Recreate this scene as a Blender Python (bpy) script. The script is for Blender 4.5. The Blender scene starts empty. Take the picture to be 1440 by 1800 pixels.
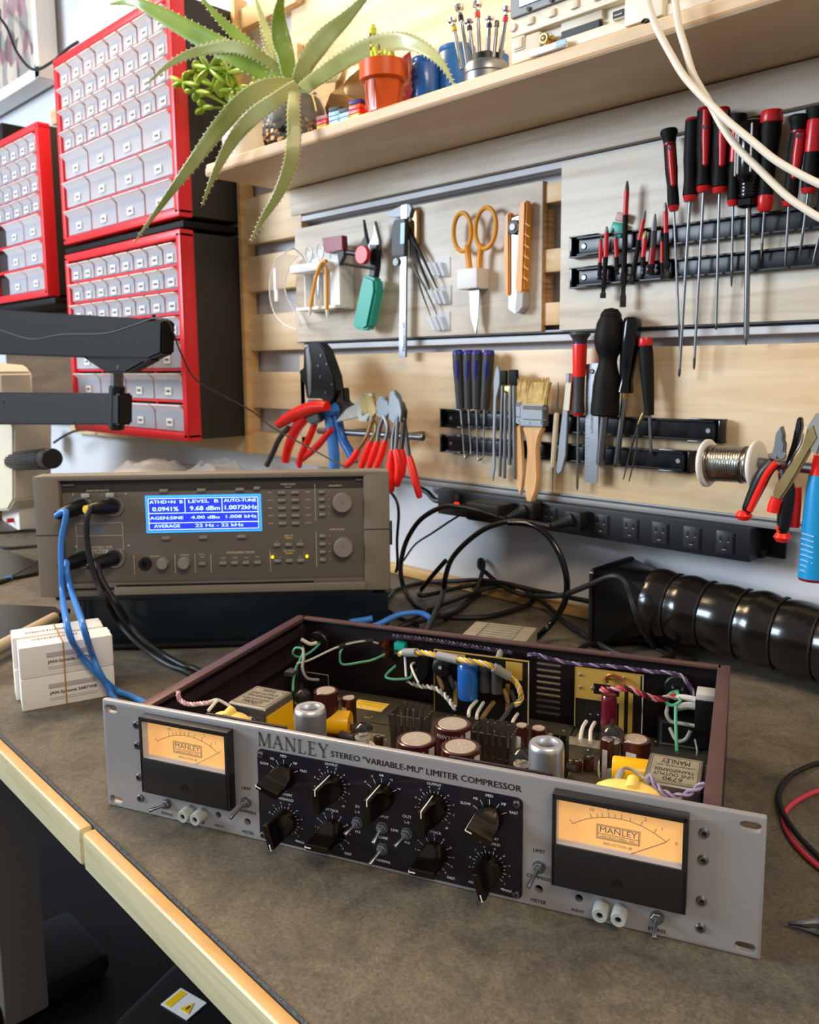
import bpy, bmesh, math, random
from mathutils import Vector, Matrix, noise
random.seed(7)
PI = math.pi
V = Vector
# ---------------------------------------------------------------- camera
YAW, PIT, ROL, FPX, CY0, CH = .77796557, .12732049, .0092957, 1459.96, 831.16, .34665
def cam_axes():
    f = V((-math.sin(YAW)*math.cos(PIT), math.cos(YAW)*math.cos(PIT), -math.sin(PIT)))
    rt = V((math.cos(YAW), math.sin(YAW), 0)); dn = f.cross(rt)
    c, s = math.cos(ROL), math.sin(ROL)
    return rt*c+dn*s, dn*c-rt*s, f
RT, DN, FW = cam_axes()
CAM = V((0, 0, CH))
cd = bpy.data.cameras.new('camera'); co = bpy.data.objects.new('camera', cd)
bpy.context.scene.collection.objects.link(co); bpy.context.scene.camera = co
mw = Matrix((RT, -DN, -FW)).transposed().to_4x4(); mw.translation = CAM
co.matrix_world = mw
cd.sensor_fit = 'HORIZONTAL'; cd.sensor_width = 36; cd.lens = 36*FPX/1440
cd.shift_y = (CY0-900)/1440
cd.clip_start = .02; cd.clip_end = 50
cd.dof.use_dof = True; cd.dof.focus_distance = .58; cd.dof.aperture_fstop = 20.0
# ---------------------------------------------------------------- light
sc = bpy.context.scene
sc.view_settings.view_transform = 'Standard'; sc.view_settings.look = 'None'
sc.view_settings.gamma = 1; sc.view_settings.use_curve_mapping = False
sc.view_settings.exposure = 0.56
w = bpy.data.worlds.new('room_light'); sc.world = w; w.use_nodes = True
w.node_tree.nodes['Background'].inputs[0].default_value = (.78, .80, .86, 1)
w.node_tree.nodes['Background'].inputs[1].default_value = .26
def area(name, loc, target, sx, sy, power, col):
    l = bpy.data.lights.new(name, 'AREA'); l.shape = 'RECTANGLE'; l.size = sx; l.size_y = sy
    l.energy = power; l.color = col
    o = bpy.data.objects.new(name, l); sc.collection.objects.link(o); o.location = loc
    o.rotation_euler = (V(target)-V(loc)).to_track_quat('-Z', 'Y').to_euler(); return o
area('window_daylight', (-3.3, -2.2, 1.3), (-.7, .8, .3), 1.5, 1.2, 122, (.74, .86, 1.0))
area('ceiling_lamp_left', (-1.75, .62, 1.55), (-.6, .5, .2), 1.1, .35, 23, (1.0, .71, .44))
area('ceiling_lamp_right', (1.3, -.6, 2.1), (-.2, .6, 0), 1.3, .45, 27, (1.0, .78, .54))
# ---------------------------------------------------------------- pixel measurements -> world points
def ray(x, y): return RT*((x-720)/FPX) + DN*((y-CY0)/FPX) + FW
def W(x, y, d=.93):                      # on an upright plane parallel to the wall
    r = ray(x, y); return CAM + r*((d-CAM.y)/r.y)
def T(x, y, z=0.):                       # on a level plane
    r = ray(x, y); return CAM + r*((z-CAM.z)/r.z)
class Frame:                             # a device standing turned on the bench: u right, n back, z up
    def __init__(s, o, ang):
        s.o = V(o); s.a = ang; s.u = V((math.cos(ang), math.sin(ang), 0)); s.n = V((-s.u.y, s.u.x, 0))
        s.M = Matrix.Translation(s.o) @ Matrix.Rotation(ang, 4, 'Z')
    def P(s, x, y, n=0.):                # -> local (u, n, z) on the plane at depth n
        r = ray(x, y); d = s.n.dot(s.o)+n; t = (d-s.n.dot(CAM))/s.n.dot(r); q = CAM+r*t-s.o
        return V((q.dot(s.u), n, q.z))
    def H(s, x, y, z):
        q = T(x, y, z+s.o.z)-s.o; return V((q.dot(s.u), q.dot(s.n), z))
# ---------------------------------------------------------------- materials
MATS = {}
def lin(h):
    if isinstance(h, str):
        h = h.lstrip('#'); c = [int(h[i:i+2], 16)/255 for i in (0, 2, 4)]
    else: c = h
    return tuple(x/12.92 if x <= .04045 else ((x+.055)/1.055)**2.4 for x in c)+(1,)
def mat(name, col, rough=.5, metal=0., alpha=1, trans=0, emit=0, ior=1.45, coat=0, bump=0, bs=200, var=0, vs=8, spec=.5, aniso=0):
    m = bpy.data.materials.new(name); m.use_nodes = True; nt = m.node_tree; b = nt.nodes['Principled BSDF']
    b.inputs['Base Color'].default_value = lin(col); b.inputs['Roughness'].default_value = rough
    b.inputs['Metallic'].default_value = metal; b.inputs['IOR'].default_value = ior
    b.inputs['Alpha'].default_value = alpha; b.inputs['Transmission Weight'].default_value = trans
    b.inputs['Coat Weight'].default_value = coat; b.inputs['Specular IOR Level'].default_value = spec
    if emit: b.inputs['Emission Color'].default_value = lin(col); b.inputs['Emission Strength'].default_value = emit
    tc = None
    if bump or var:
        tc = nt.nodes.new('ShaderNodeTexCoord')
    if bump:
        n = nt.nodes.new('ShaderNodeTexNoise'); n.inputs['Scale'].default_value = bs; n.inputs['Detail'].default_value = 4
        nt.links.new(tc.outputs['Object'], n.inputs['Vector'])
        bp = nt.nodes.new('ShaderNodeBump'); bp.inputs['Strength'].default_value = bump; bp.inputs['Distance'].default_value = .001
        nt.links.new(n.outputs['Fac'], bp.inputs['Height']); nt.links.new(bp.outputs['Normal'], b.inputs['Normal'])
    if var:
        n = nt.nodes.new('ShaderNodeTexNoise'); n.inputs['Scale'].default_value = vs; n.inputs['Detail'].default_value = 6
        nt.links.new(tc.outputs['Object'], n.inputs['Vector'])
        r = nt.nodes.new('ShaderNodeValToRGB'); c = lin(col)
        r.color_ramp.elements[0].position = .3; r.color_ramp.elements[1].position = .7
        r.color_ramp.elements[0].color = tuple(max(0, x*(1-var)) for x in c[:3])+(1,)
        r.color_ramp.elements[1].color = tuple(min(1, x*(1+var)) for x in c[:3])+(1,)
        nt.links.new(n.outputs['Fac'], r.inputs['Fac']); nt.links.new(r.outputs['Color'], b.inputs['Base Color'])
    MATS[name] = m; return m
def wood(name, c0, c1, c2, rough=.45, sx=1.5, sz=22, rot=0):
    m = mat(name, c1, rough); nt = m.node_tree; b = nt.nodes['Principled BSDF']
    tc = nt.nodes.new('ShaderNodeTexCoord'); mp = nt.nodes.new('ShaderNodeMapping')
    mp.inputs['Scale'].default_value = (sx, sx*3, sz); nt.links.new(tc.outputs['Object'], mp.inputs['Vector'])
    n = nt.nodes.new('ShaderNodeTexNoise'); n.inputs['Scale'].default_value = 1.6; n.inputs['Detail'].default_value = 8
    n.inputs['Roughness'].default_value = .62; n.inputs['Distortion'].default_value = .6
    nt.links.new(mp.outputs['Vector'], n.inputs['Vector'])
    r = nt.nodes.new('ShaderNodeValToRGB'); e = r.color_ramp.elements
    e[0].position = .32; e[0].color = lin(c0); e[1].position = .68; e[1].color = lin(c2)
    k = e.new(.5); k.color = lin(c1)
    nt.links.new(n.outputs['Fac'], r.inputs['Fac']); nt.links.new(r.outputs['Color'], b.inputs['Base Color'])
    return m
wood('birch', '#bfae97', '#d9cdb9', '#e6dcca'); wood('birch_warm', '#cdab7c', '#dec39a', '#e8d6b6')
wood('bamboo', '#b98a4c', '#d3a766', '#e0bb7e', .35, 3, 40); wood('bamboo_pale', '#c2b78e', '#d2c89f', '#ddd4ae', .35, 3, 60)
wood('pine_strip', '#c89a5e', '#dcb57c', '#e6c490'); wood('ply_edge', '#a57c50', '#c79c6a', '#dcb98a', .6, 1, 160)
wood('slat_wood', '#c9a978', '#dabd8d', '#e4cb9f')
wood('shelf_wood', '#cdb08a', '#dcc4a0', '#e8d4b4'); wood('brush_wood', '#cf9a5c', '#e0b074', '#e8bf88', .5, 20, 4)
wood('brown_board', '#54402c', '#6a5238', '#7a6044')
mat('wall_paint', '#d5d7da', .6); mat('floor_dark', '#0b0504', .6, bump=.2, bs=20, spec=.2)
mat('black', '#101010', .4); mat('black_matte', '#110f0d', .6, spec=.22); mat('black_gloss', '#0a0a0b', .15); mat('rubber', '#1a1918', .5)
mat('cabinet_black', '#2a2725', .62, var=.12, vs=9); mat('red_plastic', '#e0252c', .35); mat('red', '#d21f22', .3); mat('red_dark', '#8f1620', .35)
mat('red_bright', '#f0261c', .3); mat('white', '#e8e6e0', .5); mat('white_gloss', '#eceae4', .2); mat('cream', '#dcd2ba', .45); mat('cream_light', '#efe6d2', .4)
mat('paper', '#efece4', .7); mat('chrome', '#d8d8d8', .16, 1); mat('steel', '#8f9295', .36, 1); mat('steel_dark', '#6d6a66', .35, 1); mat('alu', '#8d9093', .58, .85)
mat('meter_case', '#1d1b1a', .42); mat('post_grey', '#a7aba8', .4); mat('zinc', '#a9a59a', .4, 1, var=.1, vs=60); mat('brass', '#c7a35a', .3, 1); mat('gold_metal', '#b9a16c', .32, 1, var=.15, vs=60); mat('copper', '#b3714a', .4, 1)
mat('grey_plastic', '#6a6560', .5); mat('grey', '#8a8a88', .5); mat('grey_dark', '#3b3a3a', .5); mat('grey_light', '#b9b7b2', .5)
mat('blue_cable', '#3f86d6', .35); mat('blue', '#1d62b5', .35); mat('blue_cap', '#1f5fae', .3, coat=.3); mat('navy', '#232a78', .35); mat('purple_handle', '#2b2580', .4)
mat('sky_blue', '#1593cf', .35); mat('teal', '#1aa08c', .35); mat('orange', '#dd5a12', .28); mat('orange_yellow', '#e89a1c', .4); mat('yellow', '#f0c413', .4)
mat('yellow_cap', '#f2b50c', .3); mat('yellow_pale', '#f2cf6a', .5); mat('green', '#4fb03c', .4); mat('lime', '#c9dc2e', .4); mat('green_wire', '#4d9a78', .4)
mat('pink', '#e0305a', .4); mat('pink_wire', '#c98f94', .45); mat('lilac_wire', '#94809c', .45); mat('purple_wire', '#3f2f4c', .45); mat('white_wire', '#d8d4c6', .45)
mat('grey_wire', '#8b8983', .5); mat('clear_glass', '#ffffff', .02, trans=1, ior=1.45)
mat('clear_plastic', '#f4f6f8', .06, alpha=.22); mat('meter_glass', '#ffffff', .03, alpha=.06); mat('jar_glass', '#dfe8ea', .03, alpha=.13); mat('frost', '#dfe2ea', .3, alpha=.42); mat('frost_lip', '#f6f2f2', .3, alpha=.85)
mat('bag_film', '#e6e8ea', .2, alpha=.35)
mat('drawer_stuff', '#5d687e', .6, var=.4, vs=60); mat('label_ink', '#6b6a6e', .7); mat('ink', '#151210', .6); mat('ink_grey', '#77736c', .6); mat('ink_white', '#d9d9d6', .5)
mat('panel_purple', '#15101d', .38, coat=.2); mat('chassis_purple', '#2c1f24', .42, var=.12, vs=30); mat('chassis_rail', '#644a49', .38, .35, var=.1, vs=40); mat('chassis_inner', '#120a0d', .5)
mat('pcb', '#3f3a2e', .55, var=.18, vs=40); mat('pcb_dark', '#12110f', .4); mat('pcb_gold', '#c2a04f', .35, .2); mat('cap_brown', '#3c1512', .28, coat=.4); mat('cap_top', '#b9aa98', .45, .3)
mat('cap_red', '#5c0f22', .25, coat=.4); mat('solder', '#c9b9b0', .3, .9); mat('taupe', '#6c645a', .55); mat('taupe_dark', '#3a3530', .5); mat('taupe_light', '#8d867a', .5); mat('taupe_case', '#857c6e', .5)
mat('lcd', '#2536d2', .3, emit=.75); mat('lcd_rim', '#3a9cf0', .3, emit=.8); mat('lcd_text', '#b9dcff', .3, emit=1.1); mat('led_yellow', '#ffe21a', .3, emit=1.0)
mat('red_lamp', '#ff2a12', .3, emit=1.2); mat('knob_metal', '#413a30', .22, .95); mat('soil', '#3a2a1e', .9, var=.5, vs=80, bump=.6, bs=90)
mat('meter_dial', '#eaaa50', .5, emit=.42); mat('heat_fin', '#756b62', .3, .85); mat('shield', '#dfe0e2', .36, .9); mat('tube_glass', '#55534f', .02, alpha=.16, coat=.5); mat('foil_brown', '#b18a5a', .25, .5)
mat('dark_blue_box', '#0c1820', .3); mat('laptop_black', '#1c1512', .35); mat('hose', '#17130f', .22, .0, coat=.3, bump=.5, bs=22); mat('solder_wire', '#9c9a92', .25, 1, bump=.3, bs=300)
mat('duct_black', '#0c0b0b', .25); mat('strip_black', '#15181d', .45); mat('outlet_black', '#2c2d31', .35); mat('laminate', '#8d8570', .5, var=.12, vs=90); mat('bristle', '#c8a86a', .8, var=.3, vs=120)
mat('test_red', '#c23a50', .4); mat('skin_ruler', '#8f9296', .35, .9, var=.1, vs=30); mat('beige_scope', '#e2d6bf', .45); mat('scope_grey', '#7e7c7c', .45)
mat('screen_glass', '#10141a', .1); mat('aloe_pot_soil', '#3a2a1c', .9, var=.85, vs=110, bump=.8, bs=90); mat('art_pink', '#b98f94', .6)
mat('wood_pale', '#cdbda0', .5); mat('lego_blue', '#9fc8e6', .35); mat('edge_felt', '#4c5258', .9, bump=.9, bs=500, var=.6, vs=600); mat('black_sock', '#0b0b0c', .6); mat('amber', '#d89a35', .15, trans=.3)
mat('magnet_face', '#17191b', .28, .3, var=.7, vs=60); mat('getter', '#4b4846', .08, .9); mat('tube_guts', '#5a5650', .4, .6)
def special():
    # bench laminate: mottled grey-brown stone
    m = mat('stone', '#6d675d', .62); nt = m.node_tree; b = nt.nodes['Principled BSDF']
    tc = nt.nodes.new('ShaderNodeTexCoord')
    def nz(s, d, r=.6, dist=0):
        n = nt.nodes.new('ShaderNodeTexNoise'); n.inputs['Scale'].default_value = s; n.inputs['Detail'].default_value = d
        n.inputs['Roughness'].default_value = r; n.inputs['Distortion'].default_value = dist
        nt.links.new(tc.outputs['Object'], n.inputs['Vector']); return n
    a = nz(7, 10, .72, .5); c = nz(420, 3, .8); d = nz(24, 8, .7, 1.2)
    r = nt.nodes.new('ShaderNodeValToRGB'); e = r.color_ramp.elements
    e[0].position = .35; e[0].color = lin('#4a453e'); e[1].position = .7; e[1].color = lin('#938872')
    mx = nt.nodes.new('ShaderNodeMix'); mx.data_type = 'FLOAT'; mx.inputs[0].default_value = .45
    nt.links.new(a.outputs['Fac'], mx.inputs[2]); nt.links.new(d.outputs['Fac'], mx.inputs[3])
    nt.links.new(mx.outputs[0], r.inputs['Fac'])
    r2 = nt.nodes.new('ShaderNodeValToRGB'); r2.color_ramp.elements[0].position = .3; r2.color_ramp.elements[0].color = (.30, .30, .30, 1)
    r2.color_ramp.elements[1].position = .72; r2.color_ramp.elements[1].color = (1, 1, 1, 1)
    nt.links.new(c.outputs['Fac'], r2.inputs['Fac'])
    mu = nt.nodes.new('ShaderNodeMix'); mu.data_type = 'RGBA'; mu.blend_type = 'MULTIPLY'; mu.inputs[0].default_value = .8
    nt.links.new(r.outputs['Color'], mu.inputs[6]); nt.links.new(r2.outputs['Color'], mu.inputs[7])
    nt.links.new(mu.outputs[2], b.inputs['Base Color'])
    bp = nt.nodes.new('ShaderNodeBump'); bp.inputs['Strength'].default_value = .35; bp.inputs['Distance'].default_value = .0006
    nt.links.new(c.outputs['Fac'], bp.inputs['Height']); nt.links.new(bp.outputs['Normal'], b.inputs['Normal'])
    # brushed front panel
    m = mat('brushed', '#b9b8ba', .36, .62); nt = m.node_tree; b = nt.nodes['Principled BSDF']
    tc = nt.nodes.new('ShaderNodeTexCoord'); mp = nt.nodes.new('ShaderNodeMapping'); mp.inputs['Scale'].default_value = (12, 1, 1400)
    n = nt.nodes.new('ShaderNodeTexNoise'); n.inputs['Scale'].default_value = 1; n.inputs['Detail'].default_value = 3
    nt.links.new(tc.outputs['Object'], mp.inputs['Vector']); nt.links.new(mp.outputs['Vector'], n.inputs['Vector'])
    bp = nt.nodes.new('ShaderNodeBump'); bp.inputs['Strength'].default_value = .12; bp.inputs['Distance'].default_value = .0005
    nt.links.new(n.outputs['Fac'], bp.inputs['Height']); nt.links.new(bp.outputs['Normal'], b.inputs['Normal'])
    mr = nt.nodes.new('ShaderNodeMapRange'); mr.inputs[3].default_value = .36; mr.inputs[4].default_value = .5
    nt.links.new(n.outputs['Fac'], mr.inputs[0]); nt.links.new(mr.outputs[0], b.inputs['Roughness'])
    # aloe leaf: green with pale flecks
    for nm, c0, c1 in (('aloe', '#8f9a4e', '#bcc080'), ('aloe_bright', '#6f8f2a', '#9cb548'), ('succulent', '#86a82a', '#b9cc48')):
        m = mat(nm, c0, .38, coat=.15); nt = m.node_tree; b = nt.nodes['Principled BSDF']
        tc = nt.nodes.new('ShaderNodeTexCoord')
        n = nt.nodes.new('ShaderNodeTexNoise'); n.inputs['Scale'].default_value = 9; n.inputs['Detail'].default_value = 3
        nt.links.new(tc.outputs['Object'], n.inputs['Vector'])
        r = nt.nodes.new('ShaderNodeValToRGB'); r.color_ramp.elements[0].position = .35; r.color_ramp.elements[0].color = lin(c0)
        r.color_ramp.elements[1].position = .65; r.color_ramp.elements[1].color = lin(c1)
        nt.links.new(n.outputs['Fac'], r.inputs['Fac'])
        vn = nt.nodes.new('ShaderNodeTexVoronoi'); vn.inputs['Scale'].default_value = 130
        nt.links.new(tc.outputs['Object'], vn.inputs['Vector'])
        lt = nt.nodes.new('ShaderNodeMath'); lt.operation = 'LESS_THAN'; lt.inputs[1].default_value = .09 if nm != 'succulent' else 0
        nt.links.new(vn.outputs['Distance'], lt.inputs[0])
        mx = nt.nodes.new('ShaderNodeMix'); mx.data_type = 'RGBA'; mx.inputs[7].default_value = lin('#c8d090')
        nt.links.new(lt.outputs[0], mx.inputs[0]); nt.links.new(r.outputs['Color'], mx.inputs[6]); nt.links.new(mx.outputs[2], b.inputs['Base Color'])
    # art print: busy abstract pattern
    m = mat('art_print', '#b08f92', .6); nt = m.node_tree; b = nt.nodes['Principled BSDF']
    tc = nt.nodes.new('ShaderNodeTexCoord'); vn = nt.nodes.new('ShaderNodeTexVoronoi'); vn.inputs['Scale'].default_value = 26
    mp = nt.nodes.new('ShaderNodeMapping'); mp.inputs['Scale'].default_value = (1.6, 1, .8); mp.inputs['Rotation'].default_value = (0, .5, 0)
    nt.links.new(tc.outputs['Object'], mp.inputs['Vector']); nt.links.new(mp.outputs['Vector'], vn.inputs['Vector'])
    sp = nt.nodes.new('ShaderNodeSeparateColor'); nt.links.new(vn.outputs['Color'], sp.inputs[0])
    r = nt.nodes.new('ShaderNodeValToRGB'); r.color_ramp.interpolation = 'CONSTANT'; e = r.color_ramp.elements
    e[0].position = 0; e[0].color = lin('#c9b7a4'); e[1].position = .25; e[1].color = lin('#b18488')
    for p_, c_ in ((.42, '#9a938c'), (.58, '#d2c4ae'), (.74, '#94666a'), (.86, '#6a5f5e')): k = e.new(p_); k.color = lin(c_)
    nt.links.new(sp.outputs[0], r.inputs['Fac']); nt.links.new(r.outputs['Color'], b.inputs['Base Color'])
special()
# ---------------------------------------------------------------- mesh builder
WM = {}
def cut(mb, holes, frame=None):
    # carve the holes (another builder) out of a builder's solid
    def tmp(b):
        me = bpy.data.meshes.new('t'); me.from_pydata([tuple(v) for v in b.v], [], b.f); me.update()
        o = bpy.data.objects.new('t', me); sc.collection.objects.link(o); return o
    A, B_ = tmp(mb), tmp(holes); md = A.modifiers.new('b', 'BOOLEAN'); md.object = B_; md.operation = 'DIFFERENCE'; md.solver = 'EXACT'
    dg = bpy.context.evaluated_depsgraph_get(); me = bpy.data.meshes.new_from_object(A.evaluated_get(dg))
    r = MB().add([v.co.copy() for v in me.vertices], [list(p.vertices) for p in me.polygons], mb.m[0])
    for o in (A, B_): d = o.data; bpy.data.objects.remove(o); bpy.data.meshes.remove(d)
    return r
class MB:
    def __init__(s): s.v = []; s.f = []; s.m = []; s.sm = []
    def add(s, vs, fs, m, M=None, smooth=True):
        k = len(s.v)
        s.v += [tuple(M @ V(v)) if M is not None else tuple(v) for v in vs]
        for f in fs: s.f.append([i+k for i in f]); s.m.append(m); s.sm.append(smooth)
        return s
    def box(s, c, d, m='grey', M=None, bev=0., R=None, seg=2):
        bm = bmesh.new(); bmesh.ops.create_cube(bm, size=1)
        for v in bm.verts: v.co = V((v.co.x*d[0], v.co.y*d[1], v.co.z*d[2]))
        if bev > 0: bmesh.ops.bevel(bm, geom=bm.edges[:], offset=min(bev, min(d)*.49), segments=seg, affect='EDGES', profile=.6)
        X = Matrix.Translation(V(c)) @ (R.to_4x4() if R is not None else Matrix())
        if M is not None: X = M @ X
        bm.verts.index_update()
        s.add([v.co.copy() for v in bm.verts], [[v.index for v in f.verts] for f in bm.faces], m, X); bm.free(); return s
    def lathe(s, prof, m='grey', M=None, seg=24, cap=True):   # prof = (r, h) about local z
        vs = []; fs = []; n = len(prof)
        for r, h in prof:
            for i in range(seg): a = 2*PI*i/seg; vs.append((r*math.cos(a), r*math.sin(a), h))
        for j in range(n-1):
            for i in range(seg): i2 = (i+1) % seg; fs.append((j*seg+i, j*seg+i2, (j+1)*seg+i2, (j+1)*seg+i))
        if cap:
            if prof[0][0] > 1e-6: fs.append(tuple(range(seg))[::-1])
            if prof[-1][0] > 1e-6: fs.append(tuple((n-1)*seg+i for i in range(seg)))
        return s.add(vs, fs, m, M)
    def rod(s, a, b, r, m='grey', r2=None, seg=16, bev=0., M=None):   # cylinder / cone from a to b
        a, b = V(a), V(b); d = b-a; L = d.length; r2 = r if r2 is None else r2
        if L < 1e-7: return s
        X = Matrix.Translation(a) @ d.to_track_quat('Z', 'Y').to_matrix().to_4x4()
        if M is not None: X = M @ X
        pr = [(r, 0), (r2, L)] if not bev else [(r-bev, 0), (r, bev), (r2, L-bev), (r2-bev, L)]
        return s.lathe(pr, m, X, seg)
    def along(s, a, b, prof, m='grey', seg=18, M=None, sx=1., sy=1.):      # lathe profile (r, t 0..1 fraction) from a to b
        a, b = V(a), V(b); d = b-a; L = d.length
        X = Matrix.Translation(a) @ d.to_track_quat('Z', 'Y').to_matrix().to_4x4() @ Matrix.Diagonal((sx, sy, 1, 1))
        if M is not None: X = M @ X
        return s.lathe([(r, t*L) for r, t in prof], m, X, seg)
    def tube(s, pts, r, m='grey', seg=10, sub=6, M=None, closed=False, smooth=True):
        P = [V(p) for p in pts]
        if smooth and len(P) > 2:
            Q = []; n = len(P); rng = n if closed else n-1
            for i in range(rng):
                p0 = P[(i-1) % n] if closed or i > 0 else P[0]; p1 = P[i]; p2 = P[(i+1) % n]
                p3 = P[(i+2) % n] if closed or i+2 < n else P[-1]
                for k in range(sub):
                    t = k/sub
                    Q.append(.5*((2*p1)+(-p0+p2)*t+(2*p0-5*p1+4*p2-p3)*t*t+(-p0+3*p1-3*p2+p3)*t**3))
            if not closed: Q.append(P[-1])
            P = Q
        n = len(P); vs = []; fs = []; up = None
        for i in range(n):
            a = P[(i-1) % n] if closed else P[max(i-1, 0)]; b = P[(i+1) % n] if closed else P[min(i+1, n-1)]
            t = (b-a).normalized()
            if up is None: up = t.orthogonal().normalized()
            up = (up - t*up.dot(t)).normalized(); w = t.cross(up)
            rr = r(i/(n-1)) if callable(r) else r
            for k in range(seg): an = 2*PI*k/seg; vs.append(P[i]+(up*math.cos(an)+w*math.sin(an))*rr)
        for i in range(n if closed else n-1):
            i2 = (i+1) % n
            for k in range(seg): k2 = (k+1) % seg; fs.append((i*seg+k, i*seg+k2, i2*seg+k2, i2*seg+k))
        if not closed: fs += [tuple(range(seg))[::-1], tuple((n-1)*seg+k for k in range(seg))]
        return s.add(vs, fs, m, M)
    def prism(s, poly, t, m='grey', M=None, bev=0.):    # polygon in local xy, extruded in z by t
        bm = bmesh.new(); vs = [bm.verts.new((x, y, 0)) for x, y in poly]
        f = bm.faces.new(vs); f.normal_update()
        if f.normal.z > 0: f.normal_flip()
        r = bmesh.ops.extrude_face_region(bm, geom=[f])
        for g in r['geom']:
            if isinstance(g, bmesh.types.BMVert): g.co.z += t
        if bev > 0: bmesh.ops.bevel(bm, geom=bm.edges[:], offset=bev, segments=2, affect='EDGES')
        bmesh.ops.recalc_face_normals(bm, faces=bm.faces[:]); bm.verts.index_update()
        s.add([v.co.copy() for v in bm.verts], [[v.index for v in f.verts] for f in bm.faces], m, M); bm.free(); return s
    def wprism(s, pts, y, t, m='grey', bev=0.):          # polygon given as world points near the wall, extruded towards the room by t
        c = V(pts[0]); X = Matrix(((1, 0, 0, 0), (0, 0, -1, y), (0, 1, 0, 0), (0, 0, 0, 1)))
        return s.prism([(p[0], p[2]) for p in pts], t, m, X, bev)
    def text(s, st, size, M, m='ink', align='CENTER', sx=1., ext=0., ay='CENTER', shear=0, fit=None, cap=None, bold=.0):   # M: local x right, y up, z out of surface
        c = bpy.data.curves.new('lettering', 'FONT'); c.body = st; c.size = size; c.align_x = align; c.align_y = ay
        c.resolution_u = 2; c.extrude = ext; c.shear = shear;  o = bpy.data.objects.new('lettering_tmp', c); sc.collection.objects.link(o)
        dg = bpy.context.evaluated_depsgraph_get(); me = bpy.data.meshes.new_from_object(o.evaluated_get(dg))
        vs = [v.co.copy() for v in me.vertices]; sy = 1.
        if vs and (fit or cap):
            wd = max(v.x for v in vs)-min(v.x for v in vs); ht = max(v.y for v in vs)-min(v.y for v in vs)
            if fit: sx = fit/wd
            if cap: sy = cap/ht; sx = sx if fit else sy
        hb = (cap or .7*size)*bold*2.2
        for dx, dz in (((0, 0),) if not bold else ((-hb, 0), (hb, .00001), (0, .00002))):
            s.add(vs, [list(p.vertices) for p in me.polygons], m, M @ Mt(dx, 0, dz) @ Matrix.Diagonal((sx, sy, 1, 1)), False)
        bpy.data.objects.remove(o); bpy.data.meshes.remove(me); bpy.data.curves.remove(c); return s
def obj(name, mb, parent=None, origin=None, frame=None, ang=35):
    """link a builder as ONE mesh object. frame: matrix of the coordinates the builder used (world when None)"""
    F = frame if frame is not None else Matrix()
    if parent is not None: X = WM[parent.name]
    else:
        if origin is None:
            if frame is not None: origin = frame
            else:
                n = len(mb.v); xs = [p[0] for p in mb.v]; ys = [p[1] for p in mb.v]; zs = [p[2] for p in mb.v]
                origin = Matrix.Translation(((min(xs)+max(xs))/2, (min(ys)+max(ys))/2, min(zs)))
        elif not isinstance(origin, Matrix): origin = Matrix.Translation(V(origin))
        X = origin
    K = X.inverted() @ F
    me = bpy.data.meshes.new(name); names = []
    for m in mb.m:
        if m not in names: names.append(m)
    me.from_pydata([tuple(K @ V(v)) for v in mb.v], [], mb.f)
    for nme in names: me.materials.append(MATS[nme])
    me.polygons.foreach_set('material_index', [names.index(m) for m in mb.m])
    me.polygons.foreach_set('use_smooth', mb.sm)
    me.update(); me.set_sharp_from_angle(angle=math.radians(ang)); me.validate()
    o = bpy.data.objects.new(name, me); sc.collection.objects.link(o)
    if parent is not None: o.parent = parent; WM[o.name] = X
    else: o.matrix_world = X; WM[o.name] = X
    return o
def tag(o, label=None, cat=None, group=None, kind=None):
    if label: o['label'] = label
    if cat: o['category'] = cat
    if group: o['group'] = group
    if kind: o['kind'] = kind
    return o
def thing(name, M, label, cat, group=None):
    if not isinstance(M, Matrix): M = Matrix.Translation(V(M))
    o = bpy.data.objects.new(name, None); o.empty_display_size = .02; sc.collection.objects.link(o)
    o.matrix_world = M; WM[o.name] = M; return tag(o, label, cat, group)
def struct(name, mb): return tag(obj(name, mb), kind='structure')
def dup(root, M, label=None, group=None):
    r = root.copy(); sc.collection.objects.link(r); r.matrix_world = M; WM[r.name] = M
    if label: r['label'] = label
    if group: r['group'] = group
    for ch in list(root.children):
        c = ch.copy(); sc.collection.objects.link(c); c.parent = r; WM[c.name] = M
        for g in list(ch.children): d = g.copy(); sc.collection.objects.link(d); d.parent = c
    return r
def Mt(x, y, z): return Matrix.Translation((x, y, z))
def Rx(a): return Matrix.Rotation(a, 4, 'X')
def Ry(a): return Matrix.Rotation(a, 4, 'Y')
def Rz(a): return Matrix.Rotation(a, 4, 'Z')
UP = Rx(PI/2)          # text standing upright, facing -y
def up(x, y, z): return Mt(x, y, z) @ UP
# ================================================================ the setting
struct('floor', MB().box((-.8, -.6, -.88), (6, 5.2, .02), 'floor_dark'))
struct('wall_back', MB().box((-1.2, 1.02, .6), (6, .1, 3.0), 'wall_paint'))
struct('baseboard_back', MB().box((-.6, .961, .0085), (3.2, .016, .015), 'bamboo', bev=.002))
for z_, h_, nm in ((.606, .009, 'trim_1'), (.383, .009, 'trim_2')):
    struct(nm, MB().box((-.46, .955, z_), (1.5, .024, h_), 'wall_paint', bev=.002).box((-.46, .951, z_+.009), (1.5, .02, .0035), 'alu', bev=.001))
struct('trim_3', MB().box((-.35, .952, .1655), (1.3, .03, .008), 'grey', bev=.003).box((-.35, .945, .172), (1.3, .012, .003), 'alu', bev=.001))
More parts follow.
